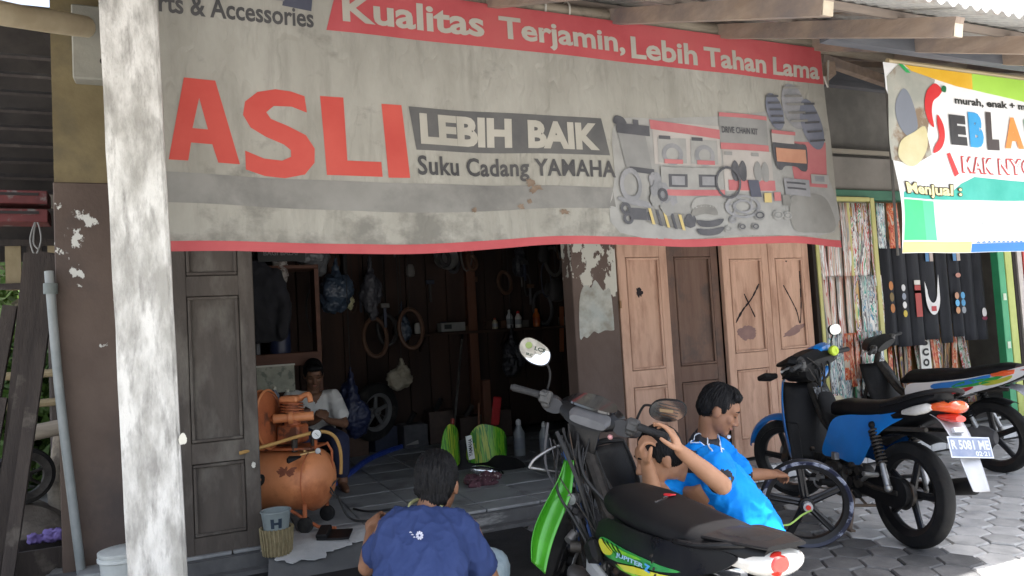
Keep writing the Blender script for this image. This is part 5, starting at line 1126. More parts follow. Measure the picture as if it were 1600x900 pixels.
for k in range(22):
    p = Vector((rnd.uniform(.66, 1.0), rnd.uniform(.02, .14), 0)); p.z = .36+(p.x-.66)*1.1+rnd.uniform(-.12, .10); s_ = rnd.uniform(.018, .05); g = KG()
    if k % 3: g.box(p, (s_, s_*rnd.uniform(.6, 1.2), s_*rnd.uniform(.6, 1.3)), Matrix.Rotation(rnd.uniform(-1, 1), 4, 'Y') @ Matrix.Rotation(rnd.uniform(-1, 1), 4, 'X'), bev=.003)
    else: g.cyl(p, p+Vector((rnd.uniform(-.03, .03), .04, rnd.uniform(-.03, .03))), s_*.5, n=12)
    g.build('engine_fitting', rnd.choice((iron, alu, mattep, mattep)), mg_)
g = KG(); g.loft([((.80, .10, .27), .05, .055, 2.5), ((.90, .10, .29), .055, .06, 2.5), ((.98, .10, .30), .03, .04, 2.2)], 14); g.build('carburettor', alu, mg_)
g = KG(); g.box((.86, .20, .20), (.08, .05, .10), .3, bev=.01); g.build('regulator', mat('brass_block', (.32, .22, .08), (.4, .3, .14), 15, .6, metal=.4), mg_)
g = KG(); g.box((.62, .155, .50), (.09, .05, .10), Matrix.Rotation(.6, 4, 'Y'), bev=.018); g.build('frame_cover', mattep, mg_)
g = KG(); g.box((.55, .16, .415), (.24, .03, .07), Matrix.Rotation(-.25, 4, 'Y'), bev=.012); g.build('sump_guard', silver, mg_)
g = KG(); g.ball(MS @ Vector((.94, -.12, .93)) , .012); g.build('indicator_knob', flat('#e8a8a8', .3), mg_)
# key on the seat
ky = thing('key', 'motorcycle key with a red tag lying on the black seat', 'key', (1.49, 2.17, .7105), .4)
g = G(); g.sheet(arc(.0, 0, .011, 0, 1.95*pi, 14), None, 0, .002); g.box((-.03, 0, 0), (.045, .006, .002)); g.build('blade', chrome, ky, fix=True)
g = G(); g.lathe([(.009, 0), (.011, .001), (.009, .002)], (.012, 0, .002), (0, 0, 1), 14); g.build('ring', chrome, ky)
g = G(); g.sheet(sp2([(.018, -.010), (.03, -.016), (.062, -.012), (.066, .0), (.060, .012), (.03, .014), (.018, .010)], 3), lambda u, v, h: (u, v, .004+h+.004*sin(u*60)), .02, .004); g.build('tag', flat('#c8202a', .4), ky, fix=True)
# ================================================================== PEOPLE
def skin_mat(name, a, b): return mat(name, a, b, 7, .52, bump=.06, bscale=120, spec=.4)
skinA = skin_mat('tan_skin', (.36, .185, .105), (.44, .235, .14)); skinB = skin_mat('brown_skin', (.23, .11, .062), (.29, .145, .082)); skinC = skin_mat('dark_brown_skin', (.17, .085, .05), (.22, .11, .065))
hair_m = mat('black_hair', (.004, .004, .0045), (.008, .0078, .009), 30, .55, bump=.7, bscale=70, stretch=(2.5, 2.5, .35), spec=.22)
def V(*a): return Vector(a) if len(a) > 1 else Vector(a[0])
def limb(g, pts, rad, n=14):
    P = [Vector(p) for p in pts]; Q = []; R = []
    for i in range(len(P)-1):
        m = 5
        for k in range(m): t = k/m; Q.append(P[i].lerp(P[i+1], t)); R.append(rad[i]+(rad[i+1]-rad[i])*t)
    Q.append(P[-1]); R.append(rad[-1]); g.tube(Q, R, n)
    for p, r in zip(P, rad): g.ball(p, r, 12, 8)
def sweep(g, st, n=22, e=2.3):
    """stations: (centre, sideways unit vector, half width, half depth)"""
    k = len(g.v); N = len(st); C = [Vector(s_[0]) for s_ in st]
    for i, (c, x, a, b) in enumerate(st):
        t = (C[min(i+1, N-1)]-C[max(i-1, 0)]).normalized(); x = Vector(x); x = (x-t*x.dot(t)).normalized(); y = t.cross(x)
        for j in range(n):
            q = 2*pi*j/n; ct, s2_ = cos(q), sin(q)
            g.v.append(tuple(C[i]+x*a*math.copysign(abs(ct)**(2/e), ct)+y*b*math.copysign(abs(s2_)**(2/e), s2_)))
    for i in range(N-1):
        for j in range(n): q = (j+1) % n; g.f.append((k+i*n+j, k+i*n+q, k+(i+1)*n+q, k+(i+1)*n+j)); g.mi.append(0)
    g.f.append(tuple(k+j for j in reversed(range(n)))); g.f.append(tuple(k+(N-1)*n+j for j in range(n))); g.mi += [0, 0]
def basis(fwd, up):
    f_ = Vector(fwd).normalized(); u_ = Vector(up); x_ = f_.cross(u_).normalized(); u_ = x_.cross(f_)
    return Matrix(((x_.x, f_.x, u_.x), (x_.y, f_.y, u_.y), (x_.z, f_.z, u_.z)))     # columns: right, forward, up
def head_geo(g, c, B, s=1.):
    c = Vector(c); L = lambda x, y, z: c+B @ Vector((x, y, z))*s
    b = lambda p, r, n=16: g.ball(L(*p), tuple(q*s for q in r), n, 11, B)
    b((0, -.010, .022), (.072, .090, .094), 22); b((0, .020, -.030), (.060, .066, .070)); b((0, .030, -.062), (.047, .050, .042)); b((0, .066, -.088), (.021, .020, .018))
    b((0, .050, .030), (.058, .042, .045)); 
    for q in (-1, 1):
        b((q*.036, .058, -.022), (.023, .022, .022)); b((q*.030, .076, .020), (.020, .010, .007)); b((q*.072, -.008, -.012), (.010, .020, .030)); b((q*.077, -.014, -.004), (.007, .014, .020)); b((q*.012, .092, -.036), (.010, .010, .008))
    g.tube([L(0, .080, .016), L(0, .092, -.010), L(0, .103, -.030)], [.008*s, .0095*s, .0125*s], 10); g.ball(L(0, .102, -.031), .0125*s, 10, 7)
    b((0, .078, -.056), (.020, .012, .0065)); b((0, .076, -.067), (.018, .011, .007))
def face_bits(par, c, B, s=1., closed=False, lip=(.26, .10, .075)):
    c = Vector(c); L = lambda x, y, z: c+B @ Vector((x, y, z))*s
    for q in (-1, 1):
        if not closed:
            g = PG(); g.ball(L(q*.030, .0745, .006), (.0125*s, .0085*s, .0055*s), 12, 8, B); ey = g.build('eye', flat('#d8d0c4', .3), par)
            g = PG(); g.ball(L(q*.031, .0815, .0045), (.0052*s, .0022*s, .0050*s), 10, 6, B); g.build('iris', flat('#120c08', .2), ey)
            g = PG(); g.tube([L(q*.018, .0815, .011), L(q*.030, .0855, .0130), L(q*.042, .078, .009)], .0026*s, 6); g.build('eyelid', hair_m, ey)
        else:
            g = PG(); g.tube([L(q*.018, .0800, .002), L(q*.030, .0840, -.001), L(q*.042, .077, .001)], [.0016*s, .0028*s, .0016*s], 6); g.build('eyelid', hair_m, par)
        g = PG(); g.tube([L(q*.012, .085, .024), L(q*.028, .087, .030), L(q*.048, .074, .024)], [.003*s, .0045*s, .002*s], 6); g.build('eyebrow', hair_m, par)
    g = PG(); g.tube([L(-.021, .079, -.0605), L(-.008, .089, -.0585), L(0, .0895, -.0600), L(.008, .089, -.0585), L(.021, .079, -.0605)], [.002*s, .0052*s, .005*s, .0052*s, .002*s], 8); g.build('lips', mat('lip', lip, rough=.5), par)
class PG(G):
    org = Vector((0, 0, 0)); par = None
    def build(s, name, mats, parent=None, **k):
        s.v = [tuple(Vector(p)-s.org) for p in s.v]; return G.build(s, name, mats, parent if parent is not None else s.par, **k)
def hair_geo(g, c, B, s=1., fringe=.5, low=-.035, vol=1.):
    c = Vector(c); L = lambda x, y, z: c+B @ Vector((x, y, z))*s
    b = lambda p, r: g.ball(L(*p), tuple(q*s for q in r), 22, 14, B)
    b((0, -.020, .040), (.0775*vol, .093*vol, .090*vol)); b((0, -.045, .005), (.072*vol, .066*vol, .075*vol)); b((0, -.060, low), (.052, .042, .040))
    for q in (-1, 1): b((q*.058, -.015, .030), (.020, .050, .045)); b((q*.066, .018, .018), (.009, .012, .030))
    if fringe: b((0, .050, .082), (.055, .040, .030)); b((.02, .066, .080), (.036, .028, .022)); b((-.025, .062, .084), (.036, .026, .022))
def strands(me, B, c, amp, seed, fr=(120, 120, 22)):
    """comb ridges into the hair surface so that its outline is uneven"""
    Bi = B.inverted(); c = Vector(c); me.update()
    ns = [v.normal.copy() for v in me.vertices]
    for v, n_ in zip(me.vertices, ns):
        q = Bi @ (v.co-c); a = atan2(q.x, q.y+.02)
        v.co += n_*amp*(noise.noise(Vector((a*14, q.z*fr[2], seed)))+.6*noise.noise(Vector((a*34, q.z*fr[2]*1.6, seed+5))))
def from_mesh(me, name, mats, par, org, smooth=70, mfn=None):
    for v in me.vertices: v.co -= org
    me.name = name
    if mfn:
        idx = [mfn(Vector(p.center)+org) for p in me.polygons]
    me.materials.clear(); setup_mesh(me, mats, None)
    me.polygons.foreach_set('use_smooth', [True]*len(me.polygons))
    if mfn: me.polygons.foreach_set('material_index', idx)
    me.update(); return link(name, me, par)
def hand(g, w, d, nrm, thumb, curl=(.35, .5, .4), size=1., spread=.10, curls=None):
    """palm and five fingers: w wrist, d along the hand, nrm out of the palm, thumb +1/-1 side"""
    w = Vector(w); d = Vector(d).normalized(); nrm = Vector(nrm); nrm = (nrm-d*nrm.dot(d)).normalized(); x = d.cross(nrm)*thumb; s = size
    k = w+d*.085*s
    for j in range(4):
        o = (1.5-j)*.0195*s; g.tube([w+x*o*.55+d*.01, w+x*o*.8+d*.05*s, k+x*o], [.0145*s, .0145*s, .0118*s], 10)
    g.ball(w+d*.045*s, (.030*s, .030*s, .018*s), 14, 9, basis(d, nrm)); g.ball(w+d*.035*s+x*.018*s+nrm*.008*s, .018*s, 10, 7)
    for j, (ln, rr) in enumerate(((.072, .0093), (.080, .0096), (.074, .0092), (.058, .0082))):
        o = (1.5-j)*.0195*s; dd = (d+x*(1.5-j)*spread*.35).normalized(); p = k+x*o; P = [p]; cj = curls[j] if curls else curl
        ang = 0
        for seg, c_ in zip((.44, .31, .25), cj):
            ang += c_; p = p+(dd*cos(ang)+nrm*sin(ang))*ln*seg*s; P.append(p)
        limb(g, P, [rr*s, rr*.97*s, rr*.9*s, rr*.78*s], 10)
    t0 = w+d*.022*s+x*.024*s+nrm*.004*s; t1 = t0+(d*.55+x*.75+nrm*.25).normalized()*.040*s; t2 = t1+(d*.85+x*.25+nrm*.45).normalized()*.032*s; t3 = t2+(d*.9+nrm*.5).normalized()*.024*s
    limb(g, [t0, t1, t2, t3], [.0145*s, .0115*s, .0105*s, .0085*s], 10)
def wrinkle(me, amp, sc, seed, dirs=(1, 1, 1)):
    me.update(); ns = [v.normal.copy() for v in me.vertices]
    for v, n_ in zip(me.vertices, ns):
        q = Vector((v.co.x*sc*dirs[0], v.co.y*sc*dirs[1], v.co.z*sc*dirs[2]+seed)); a = noise.noise(q); b_ = 1-abs(noise.noise(q*1.7+Vector((3, 1, 8))))*2
        v.co += n_*amp*(.8*a+.9*max(0, b_)**2.2-.25)

# ---- squatting man in navy shirt, back to the street
F_ = V(.33, .944, 0); Rr = V(.944, -.33, 0)
me_ = thing('person', 'person in a navy blue T-shirt squatting with his back to the street', 'person', (.70, 2.60, 0)); PG.org = Vector((.70, 2.60, 0)); PG.par = me_
hd = V(.876, 2.800, .734); B = basis((.50, .80, -.22), (.06, .16, 1)); g = G(); head_geo(g, hd, B, 1.02)
nk = V(.803, 2.735, .655); limb(g, [hd+V(-.012, -.03, -.05), V(.826, 2.742, .680), nk+V(0, 0, -.04)], [.052, .050, .058])
sL, sR = V(.668, 2.772, .610), V(.938, 2.655, .585); eL, eR = V(.598, 2.86, .455), V(1.005, 2.625, .395); wL, wR = V(.665, 3.06, .53), V(1.06, 2.83, .30)
pel = V(.70, 2.56, .22); ch = V(.79, 2.70, .56)
limb(g, [sL, eL, wL], [.046, .037, .026]); limb(g, [sR, eR, wR], [.046, .038, .026])
hand(g, wL, V(.25, .8, .35), V(.6, -.1, -.8), -1, (.5, .7, .5)); hand(g, wR, V(.2, .9, -.3), V(-.6, -.1, -.6), 1, (.5, .7, .5))
sweep(g, [(pel, Rr, .15, .10), (V(.735, 2.60, .40), Rr, .135, .09), (ch, Rr, .14, .095), (V(.80, 2.73, .62), Rr, .10, .07)])
kL, kR = V(.76, 3.04, .36), V(1.085, 2.83, .365); aL, aR = V(.72, 2.90, .06), V(1.03, 2.72, .06)
limb(g, [pel+V(-.07, .02, 0), kL, aL], [.085, .058, .04]); limb(g, [pel+V(.09, .01, 0), kR, aR], [.085, .058, .04])
for a in (aL, aR): limb(g, [a+V(-.01, -.03, -.02), a+F_*.10+V(0, 0, -.035), a+F_*.17+V(0, 0, -.04)], [.034, .032, .020])
sk = from_mesh(remesh(g, .0062, 5), 'body', skinB, me_, PG.org)
face_bits(sk, hd, B, 1.02, closed=True)
g = G(); hair_geo(g, hd+B @ V(0, -.004, .0), B, 1.07, fringe=.5, low=-.045, vol=1.0); hm = remesh(g, .0036, 5); strands(hm, B, hd, .009, 3); from_mesh(hm, 'hair', hair_m, me_, PG.org)
navy_m = mat('navy_cotton', (.027, .045, .130), (.036, .057, .158), 5, .9, bump=.15, bscale=160, spec=.2)
g = G(); sweep(g, [(V(.69, 2.545, .20), Rr, .180, .125), (V(.70, 2.57, .30), Rr, .176, .125), (V(.722, 2.60, .42), Rr, .170, .118), (V(.76, 2.665, .54), Rr, .172, .112), (V(.785, 2.71, .605), Rr, .165, .095), (V(.798, 2.728, .645), Rr, .105, .075), (V(.803, 2.735, .665), Rr, .064, .062)], e=2.5)
limb(g, [V(.755, 2.725, .630), sL+V(.032, -.015, .012), V(.636, 2.83, .51)], [.055, .062, .058]); limb(g, [V(.855, 2.685, .622), sR+V(-.03, -.005, .012), V(.975, 2.636, .455)], [.055, .064, .063])
sm = remesh(g, .007, 8); wrinkle(sm, .011, 7, 1.5, (1.3, 1, .7)); wrinkle(sm, .005, 19, 4, (1, 1, .7))
sh = from_mesh(sm, 'shirt', navy_m, me_, PG.org)
# collar rim, back print, sleeve mark
g = PG(); cpath = [V(.803, 2.735, .668)+(Rr*cos(a)*.062+F_*sin(a)*.058)+V(0, 0, .012+.014*sin(a)) for a in [2*pi*k/24 for k in range(24)]]; g.tube(cpath, .0065, 8, closed=True); g.build('collar', flat('#a8a878', .8), sh)
bk = -F_
def on_back(u, v, h=0):      # a point on the back of the shirt, u sideways and v up the spine
    c = V(.752, 2.652, .555)+Rr*u+V(.10, .19, .98).normalized()*v; dd = V(.05, .985, -.17).normalized(); p0 = c-dd*.4
    best = hit(sm_loc, p0, dd); return tuple((best if best is not None else c-dd*.12)-dd*.0035)
from mathutils.bvhtree import BVHTree
def bvh(o): 
    m_ = o.data; return BVHTree.FromPolygons([v.co+PG.org for v in m_.vertices], [tuple(p.vertices) for p in m_.polygons])
def hit(t, p, d): 
    r_ = t.ray_cast(p, d); return r_[0]
sm_loc = bvh(sh); g = PG()
for k in range(9):
    a = 2*pi*k/9; rr = .011; q = sp2([(rr*cos(a)+.004*cos(t), rr*sin(a)+.004*sin(t)) for t in (0, 1.5, 3, 4.5)], 2); g.sheet(q, lambda u, v, h: on_back(-.022+u, .045+v), 0)
o_, h_ = ring(-.022, .045, .0085, .004, 12); g.sheet(o_, lambda u, v, h: on_back(u, v), 0, holes=h_)
for k in range(3): g.sheet(sp2([(-.046-.005*k, .04+.008*k), (-.042-.005*k, .044+.008*k), (-.038-.004*k, .04+.008*k)], 2), lambda u, v, h: on_back(u, v), 0)
g.build('back_print', flat('#c8cad8', .8), sh, smooth=None)
g = G(); limb(g, [pel+V(-.06, .0, .0), kL, aL+V(0, 0, .12)], [.112, .082, .066]); limb(g, [pel+V(.08, -.01, .0), kR, aR+V(0, 0, .12)], [.112, .085, .066]); g.ball(pel, (.16, .13, .11))
den = mat('light_denim', (.27, .36, .42), (.36, .45, .50), 20, .9, bump=.3, bscale=150); dm = remesh(g, .010, 5); wrinkle(dm, .004, 14, 2); from_mesh(dm, 'jeans', den, me_, PG.org)

# ---- jersey used by the two mechanics
jer = mat('sky_blue_jersey', (.002, .20, .72), (.004, .27, .82), 5, .75, bump=.1, bscale=200, spec=.2); jblk = mat('black_jersey_panel', (.012, .013, .018), (.02, .021, .028), 8, .8); jwht = mat('white_jersey_piping', (.68, .74, .82), rough=.75)

# ---- mechanic bent over the handlebar
me_ = thing('person', 'person in a sky blue jersey bent down working at the green motorcycle handlebar', 'person', (2.1, 2.55, 0)); PG.org = Vector((2.1, 2.55, 0)); PG.par = me_
hd = V(1.800, 2.640, .752); B = basis((-.90, .28, -.28), (-.16, .05, 1)); g = G(); head_geo(g, hd, B, 1.02)
sL, sR = V(1.957, 2.500, .725), V(1.985, 2.765, .650); eL, eR = V(1.889, 2.352, .672), V(1.722, 2.575, .590); wL, wR = V(1.737, 2.393, .815), V(1.660, 2.515, .760)
Rb = V(.10, .97, -.2).normalized(); pel = V(2.20, 2.56, .27); ch = V(2.01, 2.61, .585)
limb(g, [hd+B @ V(0, -.035, -.06), V(1.885, 2.63, .70), V(1.96, 2.615, .66)], [.052, .053, .06])
limb(g, [sL, eL, eL.lerp(wL, .45), wL], [.048, .040, .037, .026]); limb(g, [sR, eR, eR.lerp(wR, .45), wR], [.047, .038, .036, .026])
hand(g, wL, V(-.38, .12, .92), V(-.75, .55, -.05), 1, size=.98, curls=[(.25, .30, .2), (.35, .4, .3), (.45, .5, .35), (.6, .6, .4)])
hand(g, wR, V(-.38, -.12, .90), V(.75, -.55, .3), -1, (.9, 1.0, .7))
sweep(g, [(pel, Rb, .14, .10), (V(2.11, 2.58, .45), Rb, .13, .09), (ch, Rb, .14, .10), (V(1.93, 2.615, .655), Rb, .10, .07)])
kL, kR = V(1.93, 2.42, .45), V(2.02, 2.86, .45); aL, aR = V(2.22, 2.38, .06), V(2.30, 2.80, .06)
limb(g, [pel+V(0, -.08, 0), kL, aL], [.085, .058, .04]); limb(g, [pel+V(0, .08, 0), kR, aR], [.085, .058, .04])
for a in (aL, aR): limb(g, [a+V(.03, 0, -.02), a+V(-.10, 0, -.035), a+V(-.17, 0, -.04)], [.034, .032, .020])
sk = from_mesh(remesh(g, .0058, 5), 'body', skinA, me_, PG.org); face_bits(sk, hd, B, 1.02, closed=True, lip=(.30, .13, .09))
g = G(); hair_geo(g, hd, B, 1.05, fringe=0, low=-.02, vol=.97); hm = remesh(g, .004, 5); strands(hm, B, hd, .0035, 8); from_mesh(hm, 'hair', hair_m, me_, PG.org)
g = G(); sweep(g, [(V(2.225, 2.56, .26), Rb, .175, .125), (V(2.18, 2.57, .37), Rb, .18, .128), (V(2.115, 2.58, .49), Rb, .182, .126), (V(2.04, 2.605, .61), Rb, .188, .118), (V(1.985, 2.615, .665), Rb, .165, .098), (V(1.94, 2.62, .69), Rb, .095, .072), (V(1.915, 2.625, .705), Rb, .068, .066)], e=2.5)
slE = sL.lerp(eL, .62)
limb(g, [V(1.975, 2.53, .66), sL+V(.012, 0, 0), slE], [.06, .076, .074]); limb(g, [V(1.99, 2.70, .63), sR+V(.01, 0, 0), sR.lerp(eR, .55)], [.06, .072, .066])
sm = remesh(g, .008, 8); wrinkle(sm, .012, 6.5, 7, (1, 1, 1)); wrinkle(sm, .0025, 20, 3)
ax_arm = (slE-sL).normalized()
def jm(p):
    t = (p-slE).dot(ax_arm); r_ = ((p-slE)-ax_arm*t).length
    if .050 < t < .066 and r_ < .11: return 1                                   # dark sleeve cuff
    q = p-V(1.915, 2.625, .705); 
    if q.length < .105: return 1 if (q.z > -.02 and q.y < .05) else 0                    # black collar yoke
    if p.x < 1.99 and p.z < .60 and 2.53 < p.y < 2.585: return 2        # white chest stripe
    e_ = p-sL; al = abs(e_.dot(V(.35, .25, -.1)) + .012)
    return 0
sh = from_mesh(sm, 'jersey', [jer, jblk, jwht], me_, PG.org, mfn=jm)
def piping(shirt, xy, r=.0035, closed=False):
    t_ = bvh(shirt); P = []
    for x, y in xy:
        h_ = t_.ray_cast(Vector((x, y, 1.3)), Vector((0, 0, -1)))[0]
        if h_ is not None: P.append(h_+Vector((0, 0, .0012)))
    g = PG(); g.tube(P, r, 6, closed=closed); g.build('piping', jwht, shirt)
def smooth_xy(pts, n=6, closed=False): return [(p.x, p.y) for p in spline([(a, b, 0) for a, b in pts], n, closed)]
piping(sh, smooth_xy([(2.06, 2.56), (2.00, 2.545), (1.955, 2.50), (1.925, 2.44)]))
piping(sh, smooth_xy([(2.10, 2.53), (2.03, 2.50), (1.985, 2.46), (1.955, 2.42)]))
g = G(); limb(g, [pel+V(0, -.07, 0), kL, aL+V(0, 0, .05)], [.11, .08, .06]); limb(g, [pel+V(0, .07, 0), kR, aR+V(0, 0, .05)], [.11, .08, .06]); g.ball(pel, (.13, .16, .11))
dm = remesh(g, .010, 5); wrinkle(dm, .004, 14, 2); from_mesh(dm, 'trousers', mat('dark_trousers', (.030, .032, .04), (.045, .047, .055), 20, .9, bump=.2, bscale=150), me_, PG.org)

# ---- boy holding a bare wheel
me_ = thing('person', 'person in a blue and black jersey looking down and holding a wheel rim', 'person', (2.45, 3.13, 0)); PG.org = Vector((2.45, 3.13, 0)); PG.par = me_
hd = V(2.462, 3.045, .852); B = basis((.72, -.58, -.48), (.26, -.12, 1)); g = G(); head_geo(g, hd, B, 1.05)
sR, sL = V(2.290, 3.035, .640), V(2.560, 3.215, .625); eL, eR = V(2.650, 3.11, .49), V(2.33, 2.93, .43); wL, wR = V(2.880, 3.150, .455), V(2.56, 2.98, .36)
Rb = V(.80, .55, 0).normalized(); Rb = V(.70, .66, 0).normalized(); pel = V(2.42, 3.20, .20); ch = V(2.42, 3.15, .56)
limb(g, [hd+B @ V(0, -.03, -.06), V(2.425, 3.10, .74), V(2.415, 3.12, .66)], [.050, .050, .06])
limb(g, [sL, eL, eL.lerp(wL, .4), wL], [.045, .037, .035, .025]); limb(g, [sR, eR, wR], [.045, .037, .025])
hand(g, wL, V(.93, .22, -.10), V(-.1, .3, -.95), 1, size=1.0, curls=[(.5, .8, .7), (.5, .85, .7), (.55, .85, .7), (.6, .9, .7)])
hand(g, wR, V(.9, .2, -.3), V(-.1, .5, -.8), 1, (.5, .6, .4))
sweep(g, [(pel, Rb, .14, .10), (V(2.42, 3.18, .40), Rb, .13, .09), (ch, Rb, .14, .095), (V(2.415, 3.13, .645), Rb, .10, .07)])
kL, kR = V(2.72, 3.36, .38), V(2.60, 2.98, .34); aL, aR = V(2.55, 3.40, .06), V(2.45, 3.02, .06)
limb(g, [pel+V(.05, .06, 0), kL, aL], [.08, .055, .04]); limb(g, [pel+V(.03, -.07, 0), kR, aR], [.08, .055, .04])
for a in (aL, aR): limb(g, [a+V(-.03, 0, -.02), a+V(.10, 0, -.035), a+V(.17, 0, -.04)], [.034, .032, .020])
sk = from_mesh(remesh(g, .0058, 5), 'body', skinB, me_, PG.org); face_bits(sk, hd, B, 1.05, closed=True)
g = G(); hair_geo(g, hd, B, 1.06, fringe=0, low=-.005, vol=.985)
c = hd; L = lambda x, y, z: c+B @ Vector((x, y, z))*1.06
for (p, r_) in (((0, .038, .086), (.060, .040, .034)), ((.03, .050, .090), (.032, .028, .026)), ((-.03, .048, .090), (.032, .028, .026)), ((0, .015, .100), (.055, .05, .03))): g.ball(L(*p), r_, 18, 11, B)
hm = remesh(g, .0036, 4); strands(hm, B, hd, .007, 14); from_mesh(hm, 'hair', hair_m, me_, PG.org)
g = G(); sweep(g, [(V(2.42, 3.21, .14), Rb, .175, .12), (V(2.42, 3.195, .30), Rb, .172, .118), (V(2.42, 3.17, .46), Rb, .175, .112), (V(2.42, 3.145, .58), Rb, .172, .10), (V(2.415, 3.13, .635), Rb, .145, .085), (V(2.415, 3.115, .690), Rb, .085, .068), (V(2.418, 3.105, .722), Rb, .062, .060)], e=2.5)
slL = sL.lerp(eL, .85); slR = sR.lerp(eR, .8)
limb(g, [V(2.49, 3.17, .635), sL+V(-.012, 0, .004), slL], [.055, .070, .064]); limb(g, [V(2.35, 3.075, .635), sR+V(.012, 0, .004), slR], [.055, .070, .066])
sm = remesh(g, .008, 8); wrinkle(sm, .011, 9, 17, (1, 1, 1)); wrinkle(sm, .004, 20, 9)
axL = (slL-sL).normalized()
def jm2(p):
    t = (p-slL).dot(axL)
    if .045 < t < .066 and ((p-slL)-axL*t).length < .10: return 1
    q = p-V(2.415, 3.112, .70)
    if q.length < .085: return 1
    w_ = (p-V(2.40, 3.10, .70)); lat = w_.dot(Rb)
    # black yoke panel from the collar over the near shoulder, edged in white
    a_ = p-V(2.335, 3.055, .672); e1 = max(abs(a_.dot(Rb))-.048, abs(a_.dot(V(.66, -.70, -.25)))-.030-.25*max(0, -a_.dot(Rb)))
    if p.z > .63 and e1 < 0: return 1
    b_ = p-V(2.50, 3.10, .60); 
    return 0
shb = from_mesh(sm, 'jersey', [jer, jblk, jwht], me_, PG.org, mfn=jm2)
c0 = V(2.335, 3.055, 0); q0 = V(.68, -.72, 0)
piping(shb, smooth_xy([((c0+Rb*a+q0*b).x, (c0+Rb*a+q0*b).y) for a, b in ((-.052, -.036), (0, -.034), (.052, -.03), (.056, 0), (.052, .032), (0, .036), (-.052, .046), (-.058, 0))], 3, True), closed=True)
piping(shb, smooth_xy([(2.47, 3.07), (2.50, 3.10), (2.53, 3.14), (2.56, 3.19)]))
g = PG(); g.tube([V(2.505, 3.035, .712), V(2.525, 3.06, .705)], .010, 8); g.build('collar_tip', jwht)
g = G(); limb(g, [pel+V(.04, .05, 0), kL, aL+V(0, 0, .05)], [.105, .078, .06]); limb(g, [pel+V(.02, -.06, 0), kR, aR+V(0, 0, .05)], [.105, .078, .06]); g.ball(pel, (.14, .15, .11))
dm = remesh(g, .010, 5); wrinkle(dm, .004, 14, 5); from_mesh(dm, 'trousers', MATS['dark_trousers'], me_, PG.org)

# ---- the wheel in his hands
wt_ = thing('wheel', 'bare black five spoke wheel with blue white rim tape held upright by a boy', 'wheel', (3.16, 3.215, 0))
WM = Matrix.Translation((0, 0, .247)) @ Matrix.Rotation(radians(12), 4, 'Z') @ Matrix.Rotation(radians(-6), 4, 'Y')
KG.par = wt_; w2 = wheel(0, 0, .25, .03, par=wt_, M=WM @ Matrix.Rotation(radians(-48), 4, 'Z'), tyre=False, brake='none', phase=.35, rim_r=.228, lip=mat('rim_tape', (.018, .022, .05), (.30, .33, .42), 12, .35, stretch=(1, 1, 1), lo=.54, hi=.60))
g = KG(); g.M = WM @ Matrix.Rotation(radians(-48), 4, 'Z'); g.cyl((0, -.078, 0), (0, -.046, 0), .026, n=16); g.build('hub_cap', silver, w2); g = KG(); g.M = WM @ Matrix.Rotation(radians(-48), 4, 'Z'); g.cyl((0, -.084, 0), (0, -.077, 0), .014, n=12); g.build('axle_seal', red_lens, w2)
g = KG(); g.tube(spline([(-.13, -.17, .26), (-.17, -.14, .235), (-.26, -.14, .20), (-.34, -.15, .21)], 5), .005, 6); g.build('valve_tube', mat('lime_tube', (.35, .55, .12), rough=.5))

# ---- man sitting inside
me_ = thing('person', 'person in a white V-neck T-shirt sitting in the dark workshop', 'person', (.95, 6.42, .12)); PG.org = Vector((.95, 6.42, .12)); PG.par = me_
hd = V(.955, 6.37, 1.028); B = basis((-.05, -.92, -.38), (0, -.1, 1)); g = G(); head_geo(g, hd, B, 1.02)
sL, sR = V(.80, 6.45, .835), V(1.115, 6.36, .825); eL, eR = V(.745, 6.33, .62), V(1.165, 6.22, .61); wL, wR = V(.90, 6.13, .66), V(1.02, 6.12, .66); pel = V(.95, 6.45, .50); Rb = V(1, -.25, 0).normalized()
limb(g, [hd+B @ V(0, -.03, -.06), V(.955, 6.41, .91), V(.955, 6.42, .84)], [.052, .052, .06])
limb(g, [sL, eL, wL], [.047, .038, .026]); limb(g, [sR, eR, wR], [.047, .038, .026])
hand(g, wL, V(.5, -.5, .5), V(.5, .6, -.4), 1, (.5, .6, .4)); hand(g, wR, V(-.4, -.5, .5), V(-.5, .6, -.4), -1, (.5, .6, .4))
sweep(g, [(pel, Rb, .15, .10), (V(.95, 6.44, .66), Rb, .14, .095), (V(.95, 6.42, .79), Rb, .15, .10), (V(.955, 6.42, .86), Rb, .11, .07)])
kL, kR = V(.82, 6.05, .50), V(1.08, 6.02, .50); aL, aR = V(.82, 6.04, .18), V(1.09, 6.0, .18)
limb(g, [pel+V(-.08, 0, 0), kL, aL], [.085, .058, .042]); limb(g, [pel+V(.08, 0, 0), kR, aR], [.085, .058, .042])
for a in (aL, aR): limb(g, [a+V(0, .03, -.02), a+V(0, -.1, -.035), a+V(0, -.17, -.04)], [.034, .032, .02])
sk = from_mesh(remesh(g, .0068, 5), 'body', skinC, me_, PG.org); face_bits(sk, hd, B, 1.02, closed=True)
g = G(); hair_geo(g, hd, B, 1.05, fringe=.4); hm = remesh(g, .006, 5); strands(hm, B, hd, .004, 3); from_mesh(hm, 'hair', hair_m, me_, PG.org)
g = G(); sweep(g, [(V(.95, 6.46, .46), Rb, .185, .135), (V(.95, 6.445, .62), Rb, .18, .125), (V(.95, 6.425, .77), Rb, .185, .12), (V(.953, 6.42, .845), Rb, .165, .095), (V(.955, 6.418, .88), Rb, .10, .072)], e=2.5)
limb(g, [V(.87, 6.44, .84), sL+V(.01, 0, .005), sL.lerp(eL, .62)], [.055, .07, .072]); limb(g, [V(1.04, 6.40, .835), sR+V(-.01, 0, .005), sR.lerp(eR, .62)], [.055, .07, .072])
